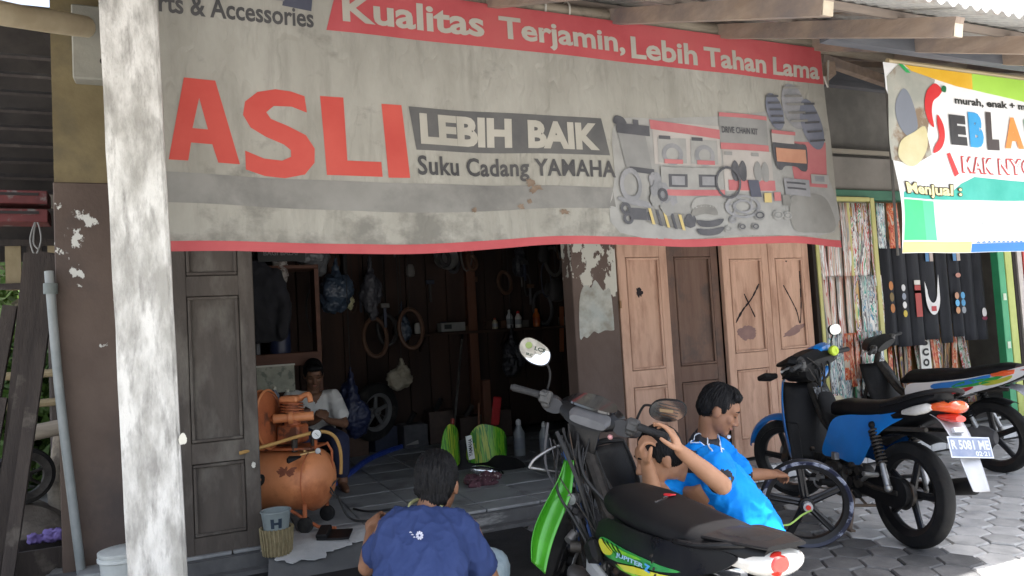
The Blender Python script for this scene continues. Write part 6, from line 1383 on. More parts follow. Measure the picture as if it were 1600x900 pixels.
sm = remesh(g, .009, 7); wrinkle(sm, .006, 9, 27)
vneck = V(.955, 6.30, .875)
def vm(p): 
    q = p-vneck; return 1 if (p.y < 6.40 and q.z > -.085+abs(q.x)*1.3 and abs(q.x) < .075) else 0
from_mesh(sm, 'shirt', [mat('white_cotton', (.62, .61, .58), (.72, .71, .68), 6, .9), skinC], me_, PG.org, mfn=vm)
g = PG(); g.ball(V(1.0, 6.285, .72), (.045, .012, .02)); g.build('shirt_print', flat('#5a6a7a', .8))
g = G(); limb(g, [pel+V(-.07, 0, 0), kL, aL+V(0, 0, .08)], [.11, .085, .06]); limb(g, [pel+V(.07, 0, 0), kR, aR+V(0, 0, .08)], [.11, .085, .06]); g.ball(pel, (.16, .14, .11))
from_mesh(remesh(g, .011, 5), 'trousers', mat('navy_trousers', (.02, .025, .06), (.03, .035, .08), 12, .9), me_, PG.org)
# ================================================================== THINGS IN THE WORKSHOP
class TG(G):
    org = (0, 0, 0); par = None
    def build(s, name, mats, parent=None, **k):
        a = s.org; s.v = [(p[0]-a[0], p[1]-a[1], p[2]-a[2]) for p in s.v]; return G.build(s, name, mats, parent if parent is not None else s.par, **k)
def T(name, label, cat, loc, group=None):
    t = thing(name, label, cat, loc, 0, group); TG.org = loc; TG.par = t; return t
# ---- orange air compressor
T('air_compressor', 'orange air compressor with tank, motor and pressure gauge inside the left door', 'compressor', (.6, 5.0, .12))
orange = mat('orange_paint', (.56, .20, .075), (.66, .26, .11), 5, .5, bump=.1, c3=(.36, .11, .04), s3=3.5, t3=.62, w3=.08); oranged = mat('grimy_orange', (.34, .09, .03), (.44, .13, .045), 9, .6, bump=.2, bscale=60, c3=(.12, .04, .02), s3=7, t3=.6)
tc_, tr = (.62, 5.02, .46), .195
ang = radians(-36); ax = V(cos(ang), sin(ang), 0)
g = TG(); prof = [(0, -.46)]+[(tr*sin(t), -.36-.10*cos(t)) for t in [pi/2*k/6 for k in range(1, 7)]]+[(tr, -.2), (tr, .0), (tr, .2)]+[(tr*cos(t), .2+.12*sin(t)) for t in [pi/2*k/6 for k in range(0, 6)]]+[(0, .32)]
g.lathe(prof, (.56, 5.06, .43), tuple(ax), 36); tank = g.build('tank', orange, smooth=60)
cr = V(.56, 5.06, .43)
g = TG(); g.lathe([(tr+.001, .198), (tr+.005, .203), (tr+.001, .208)], cr, tuple(ax), 36); g.build('weld_seam', oranged, tank)
wr = mat('rust_scrape', (.17, .05, .025), (.24, .08, .04), 30, .8)
def ontank(u, v): # u along axis, v angle (from camera side, up positive)
    y_ = V(-ax.y, ax.x, 0)*-1; return tuple(cr+ax*u+(y_*cos(v)+V(0, 0, 1)*sin(v))*(tr+.0025))
g = TG(); g.sheet(blob2(.10, .42, .05, .15, 2.7, 40, .8), lambda u, v, h: ontank(u, v), .04); g.build('scrape', wr, tank)
g = TG(); gtext(g, 'Peco', (-.27, -.04, -.02, .50), lambda u, v, h: ontank(u, v), .06, .04, italic=.2); g.build('lettering', flat('#20201e', .6), tank, smooth=None)
for (u, s_) in ((.20, -1), (.20, 1), (-.3, -1), (-.3, 1)):
    p = cr+ax*u+V(-ax.y, ax.x, 0)*s_*.15
    g = TG(); g.tube([(p.x, p.y, .30), (p.x+s_*0, p.y, .174 if u > 0 else .125)], .014, 8); lg2 = g.build('leg', oranged)
    if u > 0: g = TG(); g.lathe([(0, -.022), (.042, -.018), (.050, -.012), (.050, .012), (.042, .018), (0, .018)], (p.x, p.y, .172), (-ax.y, ax.x, 0), 22); g.build('caster', rubber, lg2)
g = TG(); g.tube([tuple(cr+ax*.30+V(0, -.17, -.28)), tuple(cr+ax*.18+V(0, -.17, -.27)), tuple(cr+ax*-.02+V(0, -.17, -.16))], .011, 8); g.build('foot_bar', oranged)
g = TG(); g.box(tuple(cr+ax*-.02+V(0, 0, tr+.012)), (.52, .22, .014), ang); g.build('deck', oranged)
# belt guard and pump
m1 = cr+ax*-.10+V(-.04, -.10, .40)
g = TG(); g.lathe([(.0, .03), (.10, .032), (.175, .024), (.188, .0), (.175, -.024), (.10, -.032), (0, -.032)], m1, (.85, -.5, .05), 36); fl = g.build('belt_guard', oranged, smooth=40)
for q in (.028, -.02): g = TG(); g.lathe([(.180, q-.006), (.194, q), (.180, q+.006)], m1, (.85, -.5, .05), 36); g.build('guard_rim', orange, fl)
g = TG(); g.lathe([(.0, .03), (.03, .05), (.028, .14), (.042, .145), (.042, .17), (.028, .175), (.03, .30), (0, .30)], m1, (.97, -.2, .0), 22); g.build('shaft_housing', orange)
pc = cr+ax*.06+V(0, .02, .26)
g = TG(); g.box(pc+V(0, 0, .03), (.16, .15, .12), ang, bev=.015); g.cyl(pc+V(0, 0, .08), pc+V(0, 0, .22), .055, .05, 18); pump = g.build('pump', oranged)
for k in range(7):
    q = TG(); q.lathe([(.05, -.004), (.086-.002*k, -.004), (.086-.002*k, .004), (.05, .004)], pc+V(.0, 0, .12+.018*k), (0.1, 0, 1), 20); q.build('fin', oranged, pump)
g = TG(); g.box(pc+V(0, 0, .255), (.13, .11, .045), ang, bev=.012); g.tube(spline([pc+V(.05, -.03, .26), pc+V(.10, -.06, .28), pc+V(.11, -.08, .23)], 4), .018, 10); g.build('cylinder_head', orange, pump)
g = TG(); g.cyl(cr+ax*-.33+V(0, 0, .30), cr+ax*-.10+V(0, .03, .30), .095, n=20); g.build('motor', mat('dark_motor', (.03, .028, .026), (.05, .045, .04), 9, .6))
# gauge, valves, pipes
gc = V(.725, 4.83, .725)
g = TG(); g.lathe([(0, -.02), (.030, -.02), (.034, -.012), (.034, .004), (.030, .006)], gc, (.12, -1, .06), 26); ga = g.build('gauge', mattep)
g = TG(); g.lathe([(.0, .0045), (.029, .0045)], gc, (.12, -1, .06), 26); g.build('dial', flat('#e4e6e4', .3), ga); g = TG(); g.bar(gc+V(.013, -.008, -.012), gc+V(-.008, -.008, .010), .003, .002); g.build('needle', flat('#202020'), ga)
g = TG(); g.tube([gc+V(0, .02, -.02), gc+V(0, .05, -.10), gc+V(-.02, .08, -.18)], .010, 8); g.build('gauge_stem', oranged)
brass = mat('brass', (.42, .27, .11), (.5, .33, .15), 12, .4, metal=.7)
g = TG(); g.tube([(.66, 4.90, .64), (.665, 4.90, .54), (.67, 4.90, .47)], .013, 8); g.cyl((.63, 4.89, .60), (.72, 4.88, .61), .012); g.build('valve', brass); g = TG(); g.lathe([(0, .004), (.018, .003), (.018, -.004), (0, -.004)], (.735, 4.86, .615), (.2, -1, .1), 14); g.build('valve_knob', alu)
g = TG(); g.box((.60, 4.91, .55), (.10, .08, .09), -.2, bev=.012); g.build('pressure_switch', mattep)
g = TG(); g.tube([(.58, 4.92, .56), (.66, 4.90, .52), (.74, 4.88, .55)], .009, 8); g.build('manifold', oranged)
g = TG(); g.tube(spline([(.26, 4.70, .68), (.45, 4.78, .70), (.62, 4.83, .725), (.76, 4.86, .735), (.84, 4.88, .70), (.88, 4.90, .62), (.89, 4.92, .52), (.885, 4.93, .44)], 6), .011, 10); g.build('rubber_hose', mat('ochre_hose', (.42, .24, .07), (.5, .3, .1), 9, .6))
g = TG(); g.tube(spline([(.74, 4.88, .62), (.77, 4.87, .52), (.72, 4.84, .47), (.80, 4.86, .38), (.84, 4.86, .30), (.80, 4.87, .36), (.86, 4.89, .42)], 6), .005, 6); g.build('thin_hose', wire_m)
g = TG(); g.tube([(.83, 4.92, .42), (.83, 4.90, .60), (.80, 4.90, .66)], .008, 8); g.build('riser_pipe', oranged)
for k, x in enumerate((.60, .72)): g = TG(); g.tube([(x, 4.92, .62), (x, 4.91, .70)], .02, 10); g.build('fitting', iron)
# ---- hose on the floor
T('air_hose', 'blue braided air hose lying across the workshop floor behind the compressor', 'hose', (1.5, 7.4, .13))
g = TG(); g.tube(spline([(1.0, 6.1, .135), (1.25, 6.55, .14), (1.5, 7.05, .138), (1.75, 7.4, .14), (2.1, 7.75, .136)], 8), .028, 10); g.build('hose', mat('blue_hose', (.02, .06, .40), (.06, .12, .5), 20, .35, c3=(.35, .4, .55), s3=30, t3=.68))
T('rubber_hose', 'thin black hose curling over the floor beside the crouching person', 'hose', (1.0, 4.9, .12))
g = TG(); g.tube(spline([(.86, 4.93, .30), (.92, 4.92, .16), (1.02, 4.86, .131), (1.25, 4.95, .13), (1.42, 4.90, .13), (1.3, 5.05, .13), (1.1, 5.10, .13), (1.02, 5.25, .13)], 8), .007, 8); g.build('hose', wire_m)
# ---- bucket in a wicker basket, tray
T('wicker_basket', 'woven pale basket by the floor edge below the compressor', 'basket', (.44, 4.60, .09))
wick = mat('wicker', (.19, .155, .08), (.28, .23, .13), 26, .85, bump=.6, bscale=40)
g = TG(); g.lathe([(0, 0), (.075, 0), (.085, .08), (.09, .15), (.082, .15), (.078, .02), (0, .02)], (.44, 4.60, .09), (0, 0, 1), 24); bs = g.build('basket_wall', wick)
for k in range(24):
    a = 2*pi*k/24; g = TG(); g.tube([(.44+.079*cos(a), 4.60+.079*sin(a), .09), (.44+.088*cos(a+.05), 4.60+.088*sin(a+.05), .17), (.44+.093*cos(a), 4.60+.093*sin(a), .245)], .006, 5); g.build('cane', wick, bs)
T('bucket', 'small white bucket with dark print sitting in the wicker basket', 'bucket', (.44, 4.60, .20))
g = TG(); g.lathe([(.0, 0), (.068, 0), (.084, .13), (.090, .13), (.088, .137), (.080, .135), (.066, .01), (0, .01)], (.44, 4.60, .205), (0, 0, 1), 28); bk_ = g.build('pail', flat('#7c8686', .5))
g = TG(); gtext(g, 'H', (-.5, .3, .045, .10), lambda u, v, h: (.44+(.0695+v*.123)*sin(u), 4.60-(.0705+v*.123)*cos(u), .205+v), .06, .1); g.build('print', flat('#203040', .6), bk_, smooth=None)
T('plastic_tray', 'flat black plastic tray lying on the cement spill', 'tray', (.80, 4.60, .12))
g = TG(); g.box((.78, 4.63, .136), (.20, .11, .012), Matrix.Rotation(-.45, 4, 'Z') @ Matrix.Rotation(.28, 4, 'X'), bev=.004); g.build('base', blackp); g = TG(); g.box((.72, 4.66, .155), (.07, .12, .03), Matrix.Rotation(-.45, 4, 'Z') @ Matrix.Rotation(.28, 4, 'X'), bev=.006); g.build('raised_end', mattep)
T('bucket', 'white bucket half hidden behind the foreground pillar', 'bucket', (-.37, 4.62, 0))
g = TG(); g.lathe([(.0, 0), (.10, 0), (.118, .25), (.125, .25), (.125, .265), (.11, .27), (.0, .275)], (-.36, 4.62, -.02), (0, 0, 1), 28); g.build('pail', flat('#c8ccc8', .45)); g = TG(); g.lathe([(.119, .215), (.127, .22), (.127, .235), (.119, .24)], (-.36, 4.62, -.02), (0, 0, 1), 28); g.build('rim', flat('#d4d8d4', .4))
# ---- stripped panels in a heap
gpl = sticker_mat('green_striped_panel', [(.02, .10, .015), (.06, .30, .015), (.17, .40, .02), (.03, .19, .015), (.33, .42, .04), (.05, .24, .02)], 1.6, 1.2, bandscale=(9, 3, 1.0), gloss=.35)
T('motorcycle_fairing', 'heap of bright green striped fairing panels on the workshop floor', 'fairing', (2.2, 5.95, .12))
def fair(c, w, h, yaw_, tilt, seed, m, nm='panel'):
    g = TG(); Mx = Matrix.Translation(c) @ Matrix.Rotation(yaw_, 4, 'Z') @ Matrix.Rotation(tilt, 4, 'X')
    ol = sp2([(-w, 0), (-w*.9, h*.7), (-w*.4, h), (w*.3, h*.95), (w*.95, h*.75), (w, h*.2), (w*.6, 0)], 4); g.sheet(ol, lambda u, v, hh: tuple(Mx @ Vector((u, .35*u*u/w-.12*v+hh, v))), .04, .005); return g.build(nm, m, fix=True, smooth=60)
fair((2.34, 5.98, .20), .17, .30, -.25, -.25, 1, gpl); fair((2.02, 5.95, .20), .11, .34, .5, -.15, 2, gpl); fair((2.22, 6.08, .14), .22, .24, -.1, -.4, 3, mattep); fair((2.40, 5.85, .125), .20, .15, -.4, -.9, 4, mattep)
g = TG(); g.box((2.145, 5.90, .34), (.055, .006, .20), Matrix.Rotation(-.1, 4, 'Y')); lb = g.build('label', flat('#d0d4d0', .5))
g = TG(); vs, fs = text2d('YAMAHA', -.075, .075, -.016, .016, .03); g.add([(2.145-v, 5.895, .34+u) for u, v in vs], fs); g.build('lettering', flat('#202020'), lb, smooth=None)
T('headlamp', 'glassy motorcycle headlamp unit on the workshop floor in front of the green panels', 'headlamp', (2.20, 5.72, .13))
g = TG(); g.loft([((0, -.15, 0), .012, .012), ((0, -.05, 0), .04, .035), ((0, .06, .0), .055, .045), ((.0, .13, .0), .02, .02)], 18)
g.v = [(2.20+b*.95+a*.2, 5.70-a*.5-b*.25, .17+c-b*.12) for a, b, c in g.v]; g.v = g.v
g = TG(); g.ball((2.20, 5.72, .165), (.13, .05, .042), 22, 12, Matrix.Rotation(-.3, 3, 'Z') @ Matrix.Rotation(.22, 3, 'Y')); hl = g.build('lens', mat('headlamp_glass', (.72, .74, .76), (.5, .52, .55), 25, .06, metal=.75), smooth=60)
g = TG(); g.ball((2.24, 5.685, .165), (.032, .02, .026), 14, 8); g.build('bulb_cover', chrome, hl); g = TG(); g.tube(spline([(2.07, 5.73, .205), (2.17, 5.675, .205), (2.30, 5.66, .17), (2.34, 5.68, .13)], 5), .006, 6); g.build('rim', mattep, hl)
T('rag', 'crumpled maroon patterned rag on the workshop floor', 'rag', (2.10, 5.50, .12))
g = G(); r2 = random.Random(5)
for k in range(16): g.ball((2.10+r2.uniform(-.12, .12), 5.48+r2.uniform(-.10, .10), .135+r2.uniform(0, .035)), (r2.uniform(.03, .06), r2.uniform(.03, .06), r2.uniform(.015, .035)), 10, 7)
rm = remesh(g, .008, 3); wrinkle(rm, .016, 26, 3); from_mesh(rm, 'cloth', mat('maroon_pattern', (.085, .035, .045), (.14, .06, .075), 20, .9, c3=(.45, .38, .36), s3=38, t3=.62), TG.par, Vector(TG.org))
# ---- bottles on the floor and along the shelf
def bottle(x, y, z, h, r, c, label, cap='#d8d8d8', group=None, m=None):
    T('bottle', label, 'bottle', (x, y, z), group); g = TG(); g.lathe([(0, 0), (r*.95, 0), (r, h*.05), (r, h*.62), (r*.45, h*.80), (r*.40, h*.84), (0, h*.84)], (x, y, z), (0, 0, 1), 18); b_ = g.build('bottle_body', m or flat(c, .3)); g = TG(); g.lathe([(r*.46, h*.84), (r*.46, h*.95), (r*.2, h), (0, h)], (x, y, z), (0, 0, 1), 14); g.build('cap', flat(cap, .4))
    g = TG(); g.lathe([(r*1.02, h*.2), (r*1.02, h*.5)], (x, y, z), (0, 0, 1), 18); g.build('label_band', flat('#8a9098' if c != '#b05a1c' else '#a04818', .5), b_)
    return b_
clr = mat('cloudy_plastic', (.26, .28, .29), (.34, .36, .37), 9, .3)
bottle(2.66, 6.45, .12, .24, .045, '#888', 'short grey plastic bottle beside the green panels on the floor', '#b0b0a0', m=clr); bottle(2.83, 6.42, .12, .34, .055, '#888', 'tall cloudy plastic bottle on the floor right of the green panels', m=clr); bottle(3.06, 6.35, .12, .30, .05, '#888', 'cloudy bottle with red label on the floor beside the motorcycle', '#c8c8c8', m=clr)
T('wall_shelf', 'long dark shelf along the plank wall at the back of the workshop', 'shelf', (3.3, 8.0, 1.30)); g = TG(); g.box((3.45, 7.97, 1.30), (2.6, .22, .03), bev=.004); g.build('board', plank_m)
for x in (2.4, 3.4, 4.4): g = TG(); g.bar((x, 8.07, 1.12), (x, 7.90, 1.28), .03, .03); g.build('bracket', plank_m)
bottle(3.47, 7.95, 1.318, .22, .04, '#c8ccd0', 'white bottle with grey cap, left of the pair on the back shelf', '#c8c8c8'); bottle(3.58, 7.95, 1.318, .20, .04, '#d0d0cc', 'white bottle with red spout on the back shelf', '#c03030'); bottle(3.82, 7.95, 1.318, .22, .045, '#b05a1c', 'orange bottle on the back shelf', '#c06820'); bottle(3.28, 7.95, 1.318, .13, .035, '#a8a088', 'small cream bottle on the back shelf', '#a04030')
T('carton', 'pale printed carton lying on the back shelf', 'box', (2.72, 7.95, 1.318)); g = TG(); g.box((2.74, 7.95, 1.37), (.30, .12, .10), .1, bev=.004); cb = g.build('box_body', flat('#8c8e8c', .7)); g = TG(); g.box((2.68, 7.884, 1.375), (.09, .003, .05), .1); g.build('print', flat('#33383c', .7), cb)
T('tin', 'white small tin at the left end of the back shelf', 'tin', (2.34, 7.95, 1.318)); g = TG(); g.lathe([(0, 0), (.035, 0), (.035, .11), (.03, .12), (0, .12)], (2.34, 7.95, 1.318), (0, 0, 1), 16); g.build('tin_body', flat('#b8b8b4', .4))
# ---- pole, red brush, planks leaning on the wall
T('broom_pole', 'long thin metal pole leaning against the plank wall', 'pole', (2.47, 7.35, .12)); g = TG(); g.cyl((2.44, 7.25, .13), (2.86, 7.95, 1.22), .013, n=10); g.build('shaft', alu); g = TG(); g.cyl((2.86, 7.95, 1.22), (2.88, 7.985, 1.27), .017, n=10); g.build('end_cap', mattep)
T('wiper_board', 'flat red plastic board leaning behind the bottles', 'board', (2.72, 6.7, .4)); g = TG(); g.box((2.71, 6.66, .53), (.085, .02, .27), Matrix.Rotation(.16, 4, 'Y'), bev=.008); g.build('blade', flat('#a01c20', .5)); g = TG(); g.cyl((2.68, 6.67, .13), (2.69, 6.665, .40), .012, n=8); g.build('handle', flat('#701418', .5))
T('screwdriver', 'thin stick with an orange handle standing among the green panels', 'tool', (2.08, 6.25, .2)); g = TG(); g.tube([(2.10, 6.25, .35), (2.13, 6.27, .55)], [.014, .018], 8); g.build('handle', flat('#7a2a18', .5))
T('stick', 'thin brown stick leaning behind the green panels', 'stick', (2.45, 6.5, .12)); g = TG(); g.cyl((2.40, 6.40, .12), (2.52, 6.62, .62), .010, n=8); g.build('shaft', post_m)
T('plank_offcut', 'narrow orange brown stick hanging on the dark wall beside the flaking pier', 'stick', (4.16, 8.0, 1.2)); g = TG(); g.box((4.17, 7.99, 1.27), (.05, .02, .55), Matrix.Rotation(.06, 4, 'Y')); g.build('shaft', mat('orange_stick', (.24, .075, .03), (.3, .1, .04), 6, .7))
T('lower_post', 'red brown post foot standing on the workshop floor by the pole', 'post', (2.80, 7.3, .12)); g = TG(); g.box((2.86, 7.3, .45), (.09, .08, .68), bev=.006); g.build('post_body', post_m)
# ---- left shelf with jacket, books, bottle
T('shelf_unit', 'brown wooden shelf behind the open left door', 'shelf', (.70, 6.55, .12))
shm = mat('shelf_wood', (.10, .042, .026), (.15, .065, .04), 6, .7, stretch=(.4, 3, 3))
for z, t_ in ((1.165, .11), (.72, .03), (1.95, .03)): g = TG(); g.box((.62, 6.62, z), (.85, .32, t_), bev=.004); g.build('shelf_board', shm)
for x in (.20, 1.04): g = TG(); g.box((x, 6.66, 1.0), (.035, .26, 1.95)); g.build('upright', shm)
T('mirror_panel', 'pale grey green sheet propped under the brown shelf', 'sheet', (.66, 6.42, .9)); g = TG(); g.box((.66, 6.44, 1.01), (.30, .012, .22), Matrix.Rotation(-.1, 4, 'X')); g.build('sheet_body', mat('lichen_sheet', (.30, .31, .25), (.42, .42, .34), 12, .7, c3=(.2, .22, .18), s3=14, t3=.58)); g = TG(); g.box((.66, 6.43, 1.125), (.31, .02, .014)); g.build('top_edge', flat('#c8c8bc', .6))
for k, (x, c, h_, lb_) in enumerate(((.47, '#6a4020', .16, 'small brown jar with a glowing label on the bench left of the sitting person'), (.62, '#8890a0', .19, 'clear bottle standing before the pale sheet'), (.72, '#b8b8b0', .16, 'pale bottle standing beside the sitting person'))): bottle(x, 6.22, .78, h_, .038, c, lb_, '#d8d4c0')
T('workbench', 'low dark bench behind the compressor', 'bench', (.60, 6.25, .12)); g = TG(); g.box((.56, 6.22, .765), (.62, .40, .03), bev=.004); g.build('bench_top', shm)
for x in (.30, .82): g = TG(); g.box((x, 6.10, .44), (.05, .05, .62)); g.build('leg', shm)
T('tissue_box', 'white paper packet on the bench edge', 'packet', (.78, 6.07, .78)); g = TG(); g.box((.76, 6.07, .80), (.13, .07, .035), .2, bev=.005); g.build('packet_body', flat('#b4b6b0', .7))
for k, (x, w_, h_, c) in enumerate(((.42, .028, .20, '#6a2420'), (.455, .03, .22, '#8a7430'), (.495, .03, .20, '#3a4a2c'), (.53, .035, .18, '#2c3038'))):
    T('book', ('dark red', 'ochre', 'green', 'black')[k]+' book standing on the brown shelf behind the left door', 'book', (x, 6.55, 1.222)); g = TG(); g.box((x, 6.53, 1.222+h_/2), (w_, .14, h_), bev=.002); g.build('cover', flat(c, .6)); g = TG(); g.box((x, 6.459, 1.222+h_/2), (w_*.7, .003, h_*.92)); g.build('spine', flat(c, .4))
T('water_jug', 'dark blue printed canister standing on the brown shelf', 'canister', (.70, 6.52, 1.222)); g = TG(); g.lathe([(0, 0), (.085, 0), (.09, .03), (.09, .34), (.06, .38), (.03, .40), (.03, .43), (0, .43)], (.71, 6.52, 1.222), (0, 0, 1), 22); jg = g.build('canister_body', mat('navy_plastic', (.012, .018, .05), (.02, .028, .07), 6, .4))
for z, a, b_ in ((1.53, .10, .06), (1.44, .06, .025), (1.39, .06, .025), (1.34, .05, .022), (1.29, .04, .03)): g = TG(); g.lathe([(.0915, -b_/2), (.0915, b_/2)], (.71, 6.52, z), (0, 0, 1), 12, -1.57-a*6-.3 if False else 4.1, 4.1+a*12); g.build('print', flat('#a8b4c0', .5), jg)
T('jacket', 'black jacket hanging behind the open left door', 'jacket', (.53, 6.3, 1.95))
g = G(); sweep(g, [(V(.54, 6.25, 1.32), V(1, 0, 0), .16, .06), (V(.53, 6.25, 1.55), V(1, 0, 0), .17, .07), (V(.52, 6.25, 1.80), V(1, 0, 0), .18, .07), (V(.51, 6.25, 1.93), V(1, 0, 0), .13, .05), (V(.51, 6.25, 1.99), V(1, 0, 0), .05, .04)]); limb(g, [V(.66, 6.25, 1.86), V(.72, 6.22, 1.6), V(.70, 6.2, 1.38)], [.07, .06, .05]); limb(g, [V(.38, 6.25, 1.86), V(.34, 6.22, 1.6), V(.36, 6.2, 1.38)], [.07, .06, .05])
jm_ = remesh(g, .014, 5); wrinkle(jm_, .014, 9, 5, (1, 1, .5)); from_mesh(jm_, 'cloth', mat('jacket_cloth', (.010, .011, .015), (.018, .019, .025), 5, .85), TG.par, Vector(TG.org)); g = TG(); g.tube([(.51, 6.25, 1.99), (.51, 6.27, 2.05), (.51, 6.30, 2.05)], .004, 6); g.build('hook', iron)
# ---- plastic bags and sacks hanging from the ceiling
def bag(x, y, z, w_, h_, m, label, seed):
    T('hanging_bag', label, 'bag', (x, y, z), 'bags hanging in the workshop'); g = G(); r2 = random.Random(seed)
    for k in range(7): g.ball((x+r2.uniform(-.3, .3)*w_, y+r2.uniform(-.2, .2)*w_, z+h_*r2.uniform(.1, .5)), (w_*r2.uniform(.28, .42), w_*.25, h_*r2.uniform(.2, .3)), 10, 7)
    limb(g, [(x, y, z+h_*.5), (x, y, z+h_*.8), (x, y, z+h_)], [w_*.3, w_*.12, w_*.05]); b_ = remesh(g, .012, 3); wrinkle(b_, .016, 18, seed); from_mesh(b_, 'bag_body', m, TG.par, Vector(TG.org))
    g = TG(); g.cyl((x, y, z+h_-.02), (x, y, 3.26), .004, n=6); g.build('string', wire_m)
clear = mat('clear_plastic_bag', (.10, .105, .11), (.17, .175, .18), 12, .35, spec=.6); dkb = mat('dark_bag', (.025, .027, .035), (.05, .05, .06), 8, .5); bb_ = mat('blue_bag', (.025, .04, .065), (.05, .075, .11), 10, .4)
bag(.74, 6.5, 1.70, .12, .50, mat('patterned_pale_bag', (.26, .24, .22), (.36, .34, .31), 20, .6, c3=(.14, .11, .10), s3=24, t3=.55), 'pale patterned cloth bag hanging beside the black jacket', 1); bag(1.05, 6.8, 1.95, .26, .40, clear, 'grey plastic bag hanging high behind the banner hem', 2); bag(1.25, 6.75, 1.55, .24, .50, bb_, 'bluish plastic bag hanging above the sitting person', 3); bag(1.62, 7.0, 1.50, .18, .60, dkb, 'dark bag with a strap hanging behind the sitting person', 4); bag(2.05, 7.5, 1.25, .13, .42, bb_, 'thin bluish bag hanging near the pale tin', 5); bag(1.38, 6.9, 1.55, .10, .34, mat('yellowish_bag', (.40, .38, .22), (.5, .48, .3), 10, .5), 'small yellowish bag hanging above the sitting person', 6); bag(3.44, 7.85, .72, .24, .62, dkb, 'large black bag hanging below the back shelf', 7); bag(3.62, 7.9, 1.95, .16, .5, dkb, 'dark bag hanging above the white bottles', 8)
bag(1.98, 7.35, .80, .28, .26, mat('cream_sack', (.27, .24, .18), (.36, .33, .26), 9, .8), 'cream sack hanging over the old tyre in the dark', 9); bag(1.30, 6.55, .5, .24, .55, mat('navy_bag', (.008, .012, .04), (.013, .02, .06), 9, .5), 'navy blue bag hanging right of the sitting person', 10)
T('basin', 'grey metal basin hanging high in the workshop under the banner hem', 'basin', (2.66, 7.9, 2.1)); g = TG(); g.lathe([(.0, -.07), (.09, -.06), (.13, .05), (.15, .07), (.135, .06), (.09, -.04), (0, -.05)], (2.66, 7.85, 2.14), (.1, -1, .2), 24); g.build('bowl', alu)
T('framed_card', 'pale card on the dark wall behind the blue hose', 'card', (2.1, 7.6, .13)); g = TG(); g.box((2.12, 7.62, .22), (.14, .012, .13), Matrix.Rotation(-.3, 4, 'X')); g.build('sheet_body', flat('#8c8884', .6))
tyr = T('tyre', 'worn black tyre leaning at the back of the workshop', 'tyre', (1.72, 7.5, .12)); KG.par = tyr; wheel(0, 0, .30, .05, par=tyr, M=Matrix.Translation((0, 0, .43)) @ Matrix.Rotation(.5, 4, 'Z') @ Matrix.Rotation(.12, 4, 'X'), brake='none', rim_m=mat('dull_rim', (.10, .10, .10), (.15, .15, .15), 9, .6), rim_r=.19)
T('sign_board', 'dark grey price board hanging inside above the left door', 'sign', (.60, 5.6, 2.0)); g = TG(); g.box((.66, 5.7, 1.985), (.34, .015, .13)); sb = g.build('board', flat('#2a2c2c', .7)); g = TG(); gtext(g, 'BAGI BALAP', (.53, .79, 1.965, 2.0), lambda u, v, h: (u, 5.691, v), .02); g.build('lettering', flat('#6a6c6c', .7), sb, smooth=None)

# ---- jumble hanging on the plank wall and from the ceiling
r3 = random.Random(77); jc = [mat('jumble_%d' % k, c, tuple(q*1.5 for q in c), 9, .6) for k, c in enumerate(((.03, .028, .028), (.05, .03, .022), (.06, .06, .065), (.025, .03, .05), (.09, .085, .08), (.07, .035, .02)))]
jn = ['black', 'brown', 'grey', 'dark blue', 'pale grey', 'rust brown']; used = set(); k = -1
while len(used) < 34:
    k += 1; x = r3.uniform(1.2, 4.4); y = r3.uniform(7.2, 8.02) if k % 3 else 8.02; z = r3.uniform(1.45, 2.35) if k % 2 else r3.uniform(1.75, 2.4); sz = r3.uniform(.06, .16); ci = r3.randrange(6); m_ = jc[ci]; kind = k % 4
    nm, cat = (('hanging_belt', 'belt'), ('hanging_tool', 'tool'), ('hanging_pouch', 'pouch'), ('hanging_tube', 'tube'))[kind]
    px = x*7.95/y; ref = ('above the sitting person', 'over the old tyre', 'above the cream sack', 'left of the pale carton', 'above the pale carton', 'left of the white bottles', 'above the white bottles', 'above the orange bottle', 'near the flaking pier')[min(8, max(0, int((px-1.2)/.36)))]
    lb_ = jn[ci]+' '+('rubber belt', 'hand tool', 'little pouch', 'looped inner tube')[kind]+' hanging '+('high ' if z > 1.95 else 'low ')+ref+' in the workshop'
    if lb_ in used: continue
    used.add(lb_)
    T(nm, lb_, cat, (x, y, z), {'hanging_pouch': 'hanging pouches'}.get(nm, nm.replace('_', ' ')+'s')+' in the workshop')
    g = TG()
    if kind == 0: g.tube([(x+sz*.5*sin(a), y+.01*cos(a*2), z-sz*1.6*(1-cos(a))) for a in [2*pi*j/18 for j in range(18)]], .010, 6, closed=True); g.build('loop', m_)
    elif kind == 1: g.box((x, y, z-sz), (sz*.25, .02, sz*2), r3.uniform(-.3, .3), bev=.003); g.build('shank', m_); g = TG(); g.box((x, y-.012, z-sz*.1), (sz*.8, .03, sz*.4), bev=.005); g.build('head', r3.choice(jc))
    elif kind == 2: g.loft([((0, 0, 0), .3*sz, .05*sz), ((.3*sz, 0, 0), .5*sz, .25*sz), ((1.1*sz, 0, 0), .62*sz, .35*sz), ((1.6*sz, 0, 0), .5*sz, .2*sz), ((1.7*sz, 0, 0), .2*sz, .05*sz)], 14); g.v = [(x+b, y+c, z-a) for a, b, c in g.v]; g.build('pouch_body', m_)
    else: g.tube([(x+sz*.8*sin(a), y+.03*cos(a), z-sz*1.3*(1-cos(a))) for a in [2*pi*j/20 for j in range(20)]], .022, 8, closed=True); g.build('tube_loop', m_)
    g = TG(); g.cyl((x, y, z-.005), (x, min(8.08, y+.01), z+.05 if y > 8 else 3.26), .003, n=5); g.build('hook' if y > 8 else 'string', wire_m)
nth = ['first', 'second', 'third', 'fourth', 'fifth', 'sixth', 'seventh', 'eighth', 'ninth']
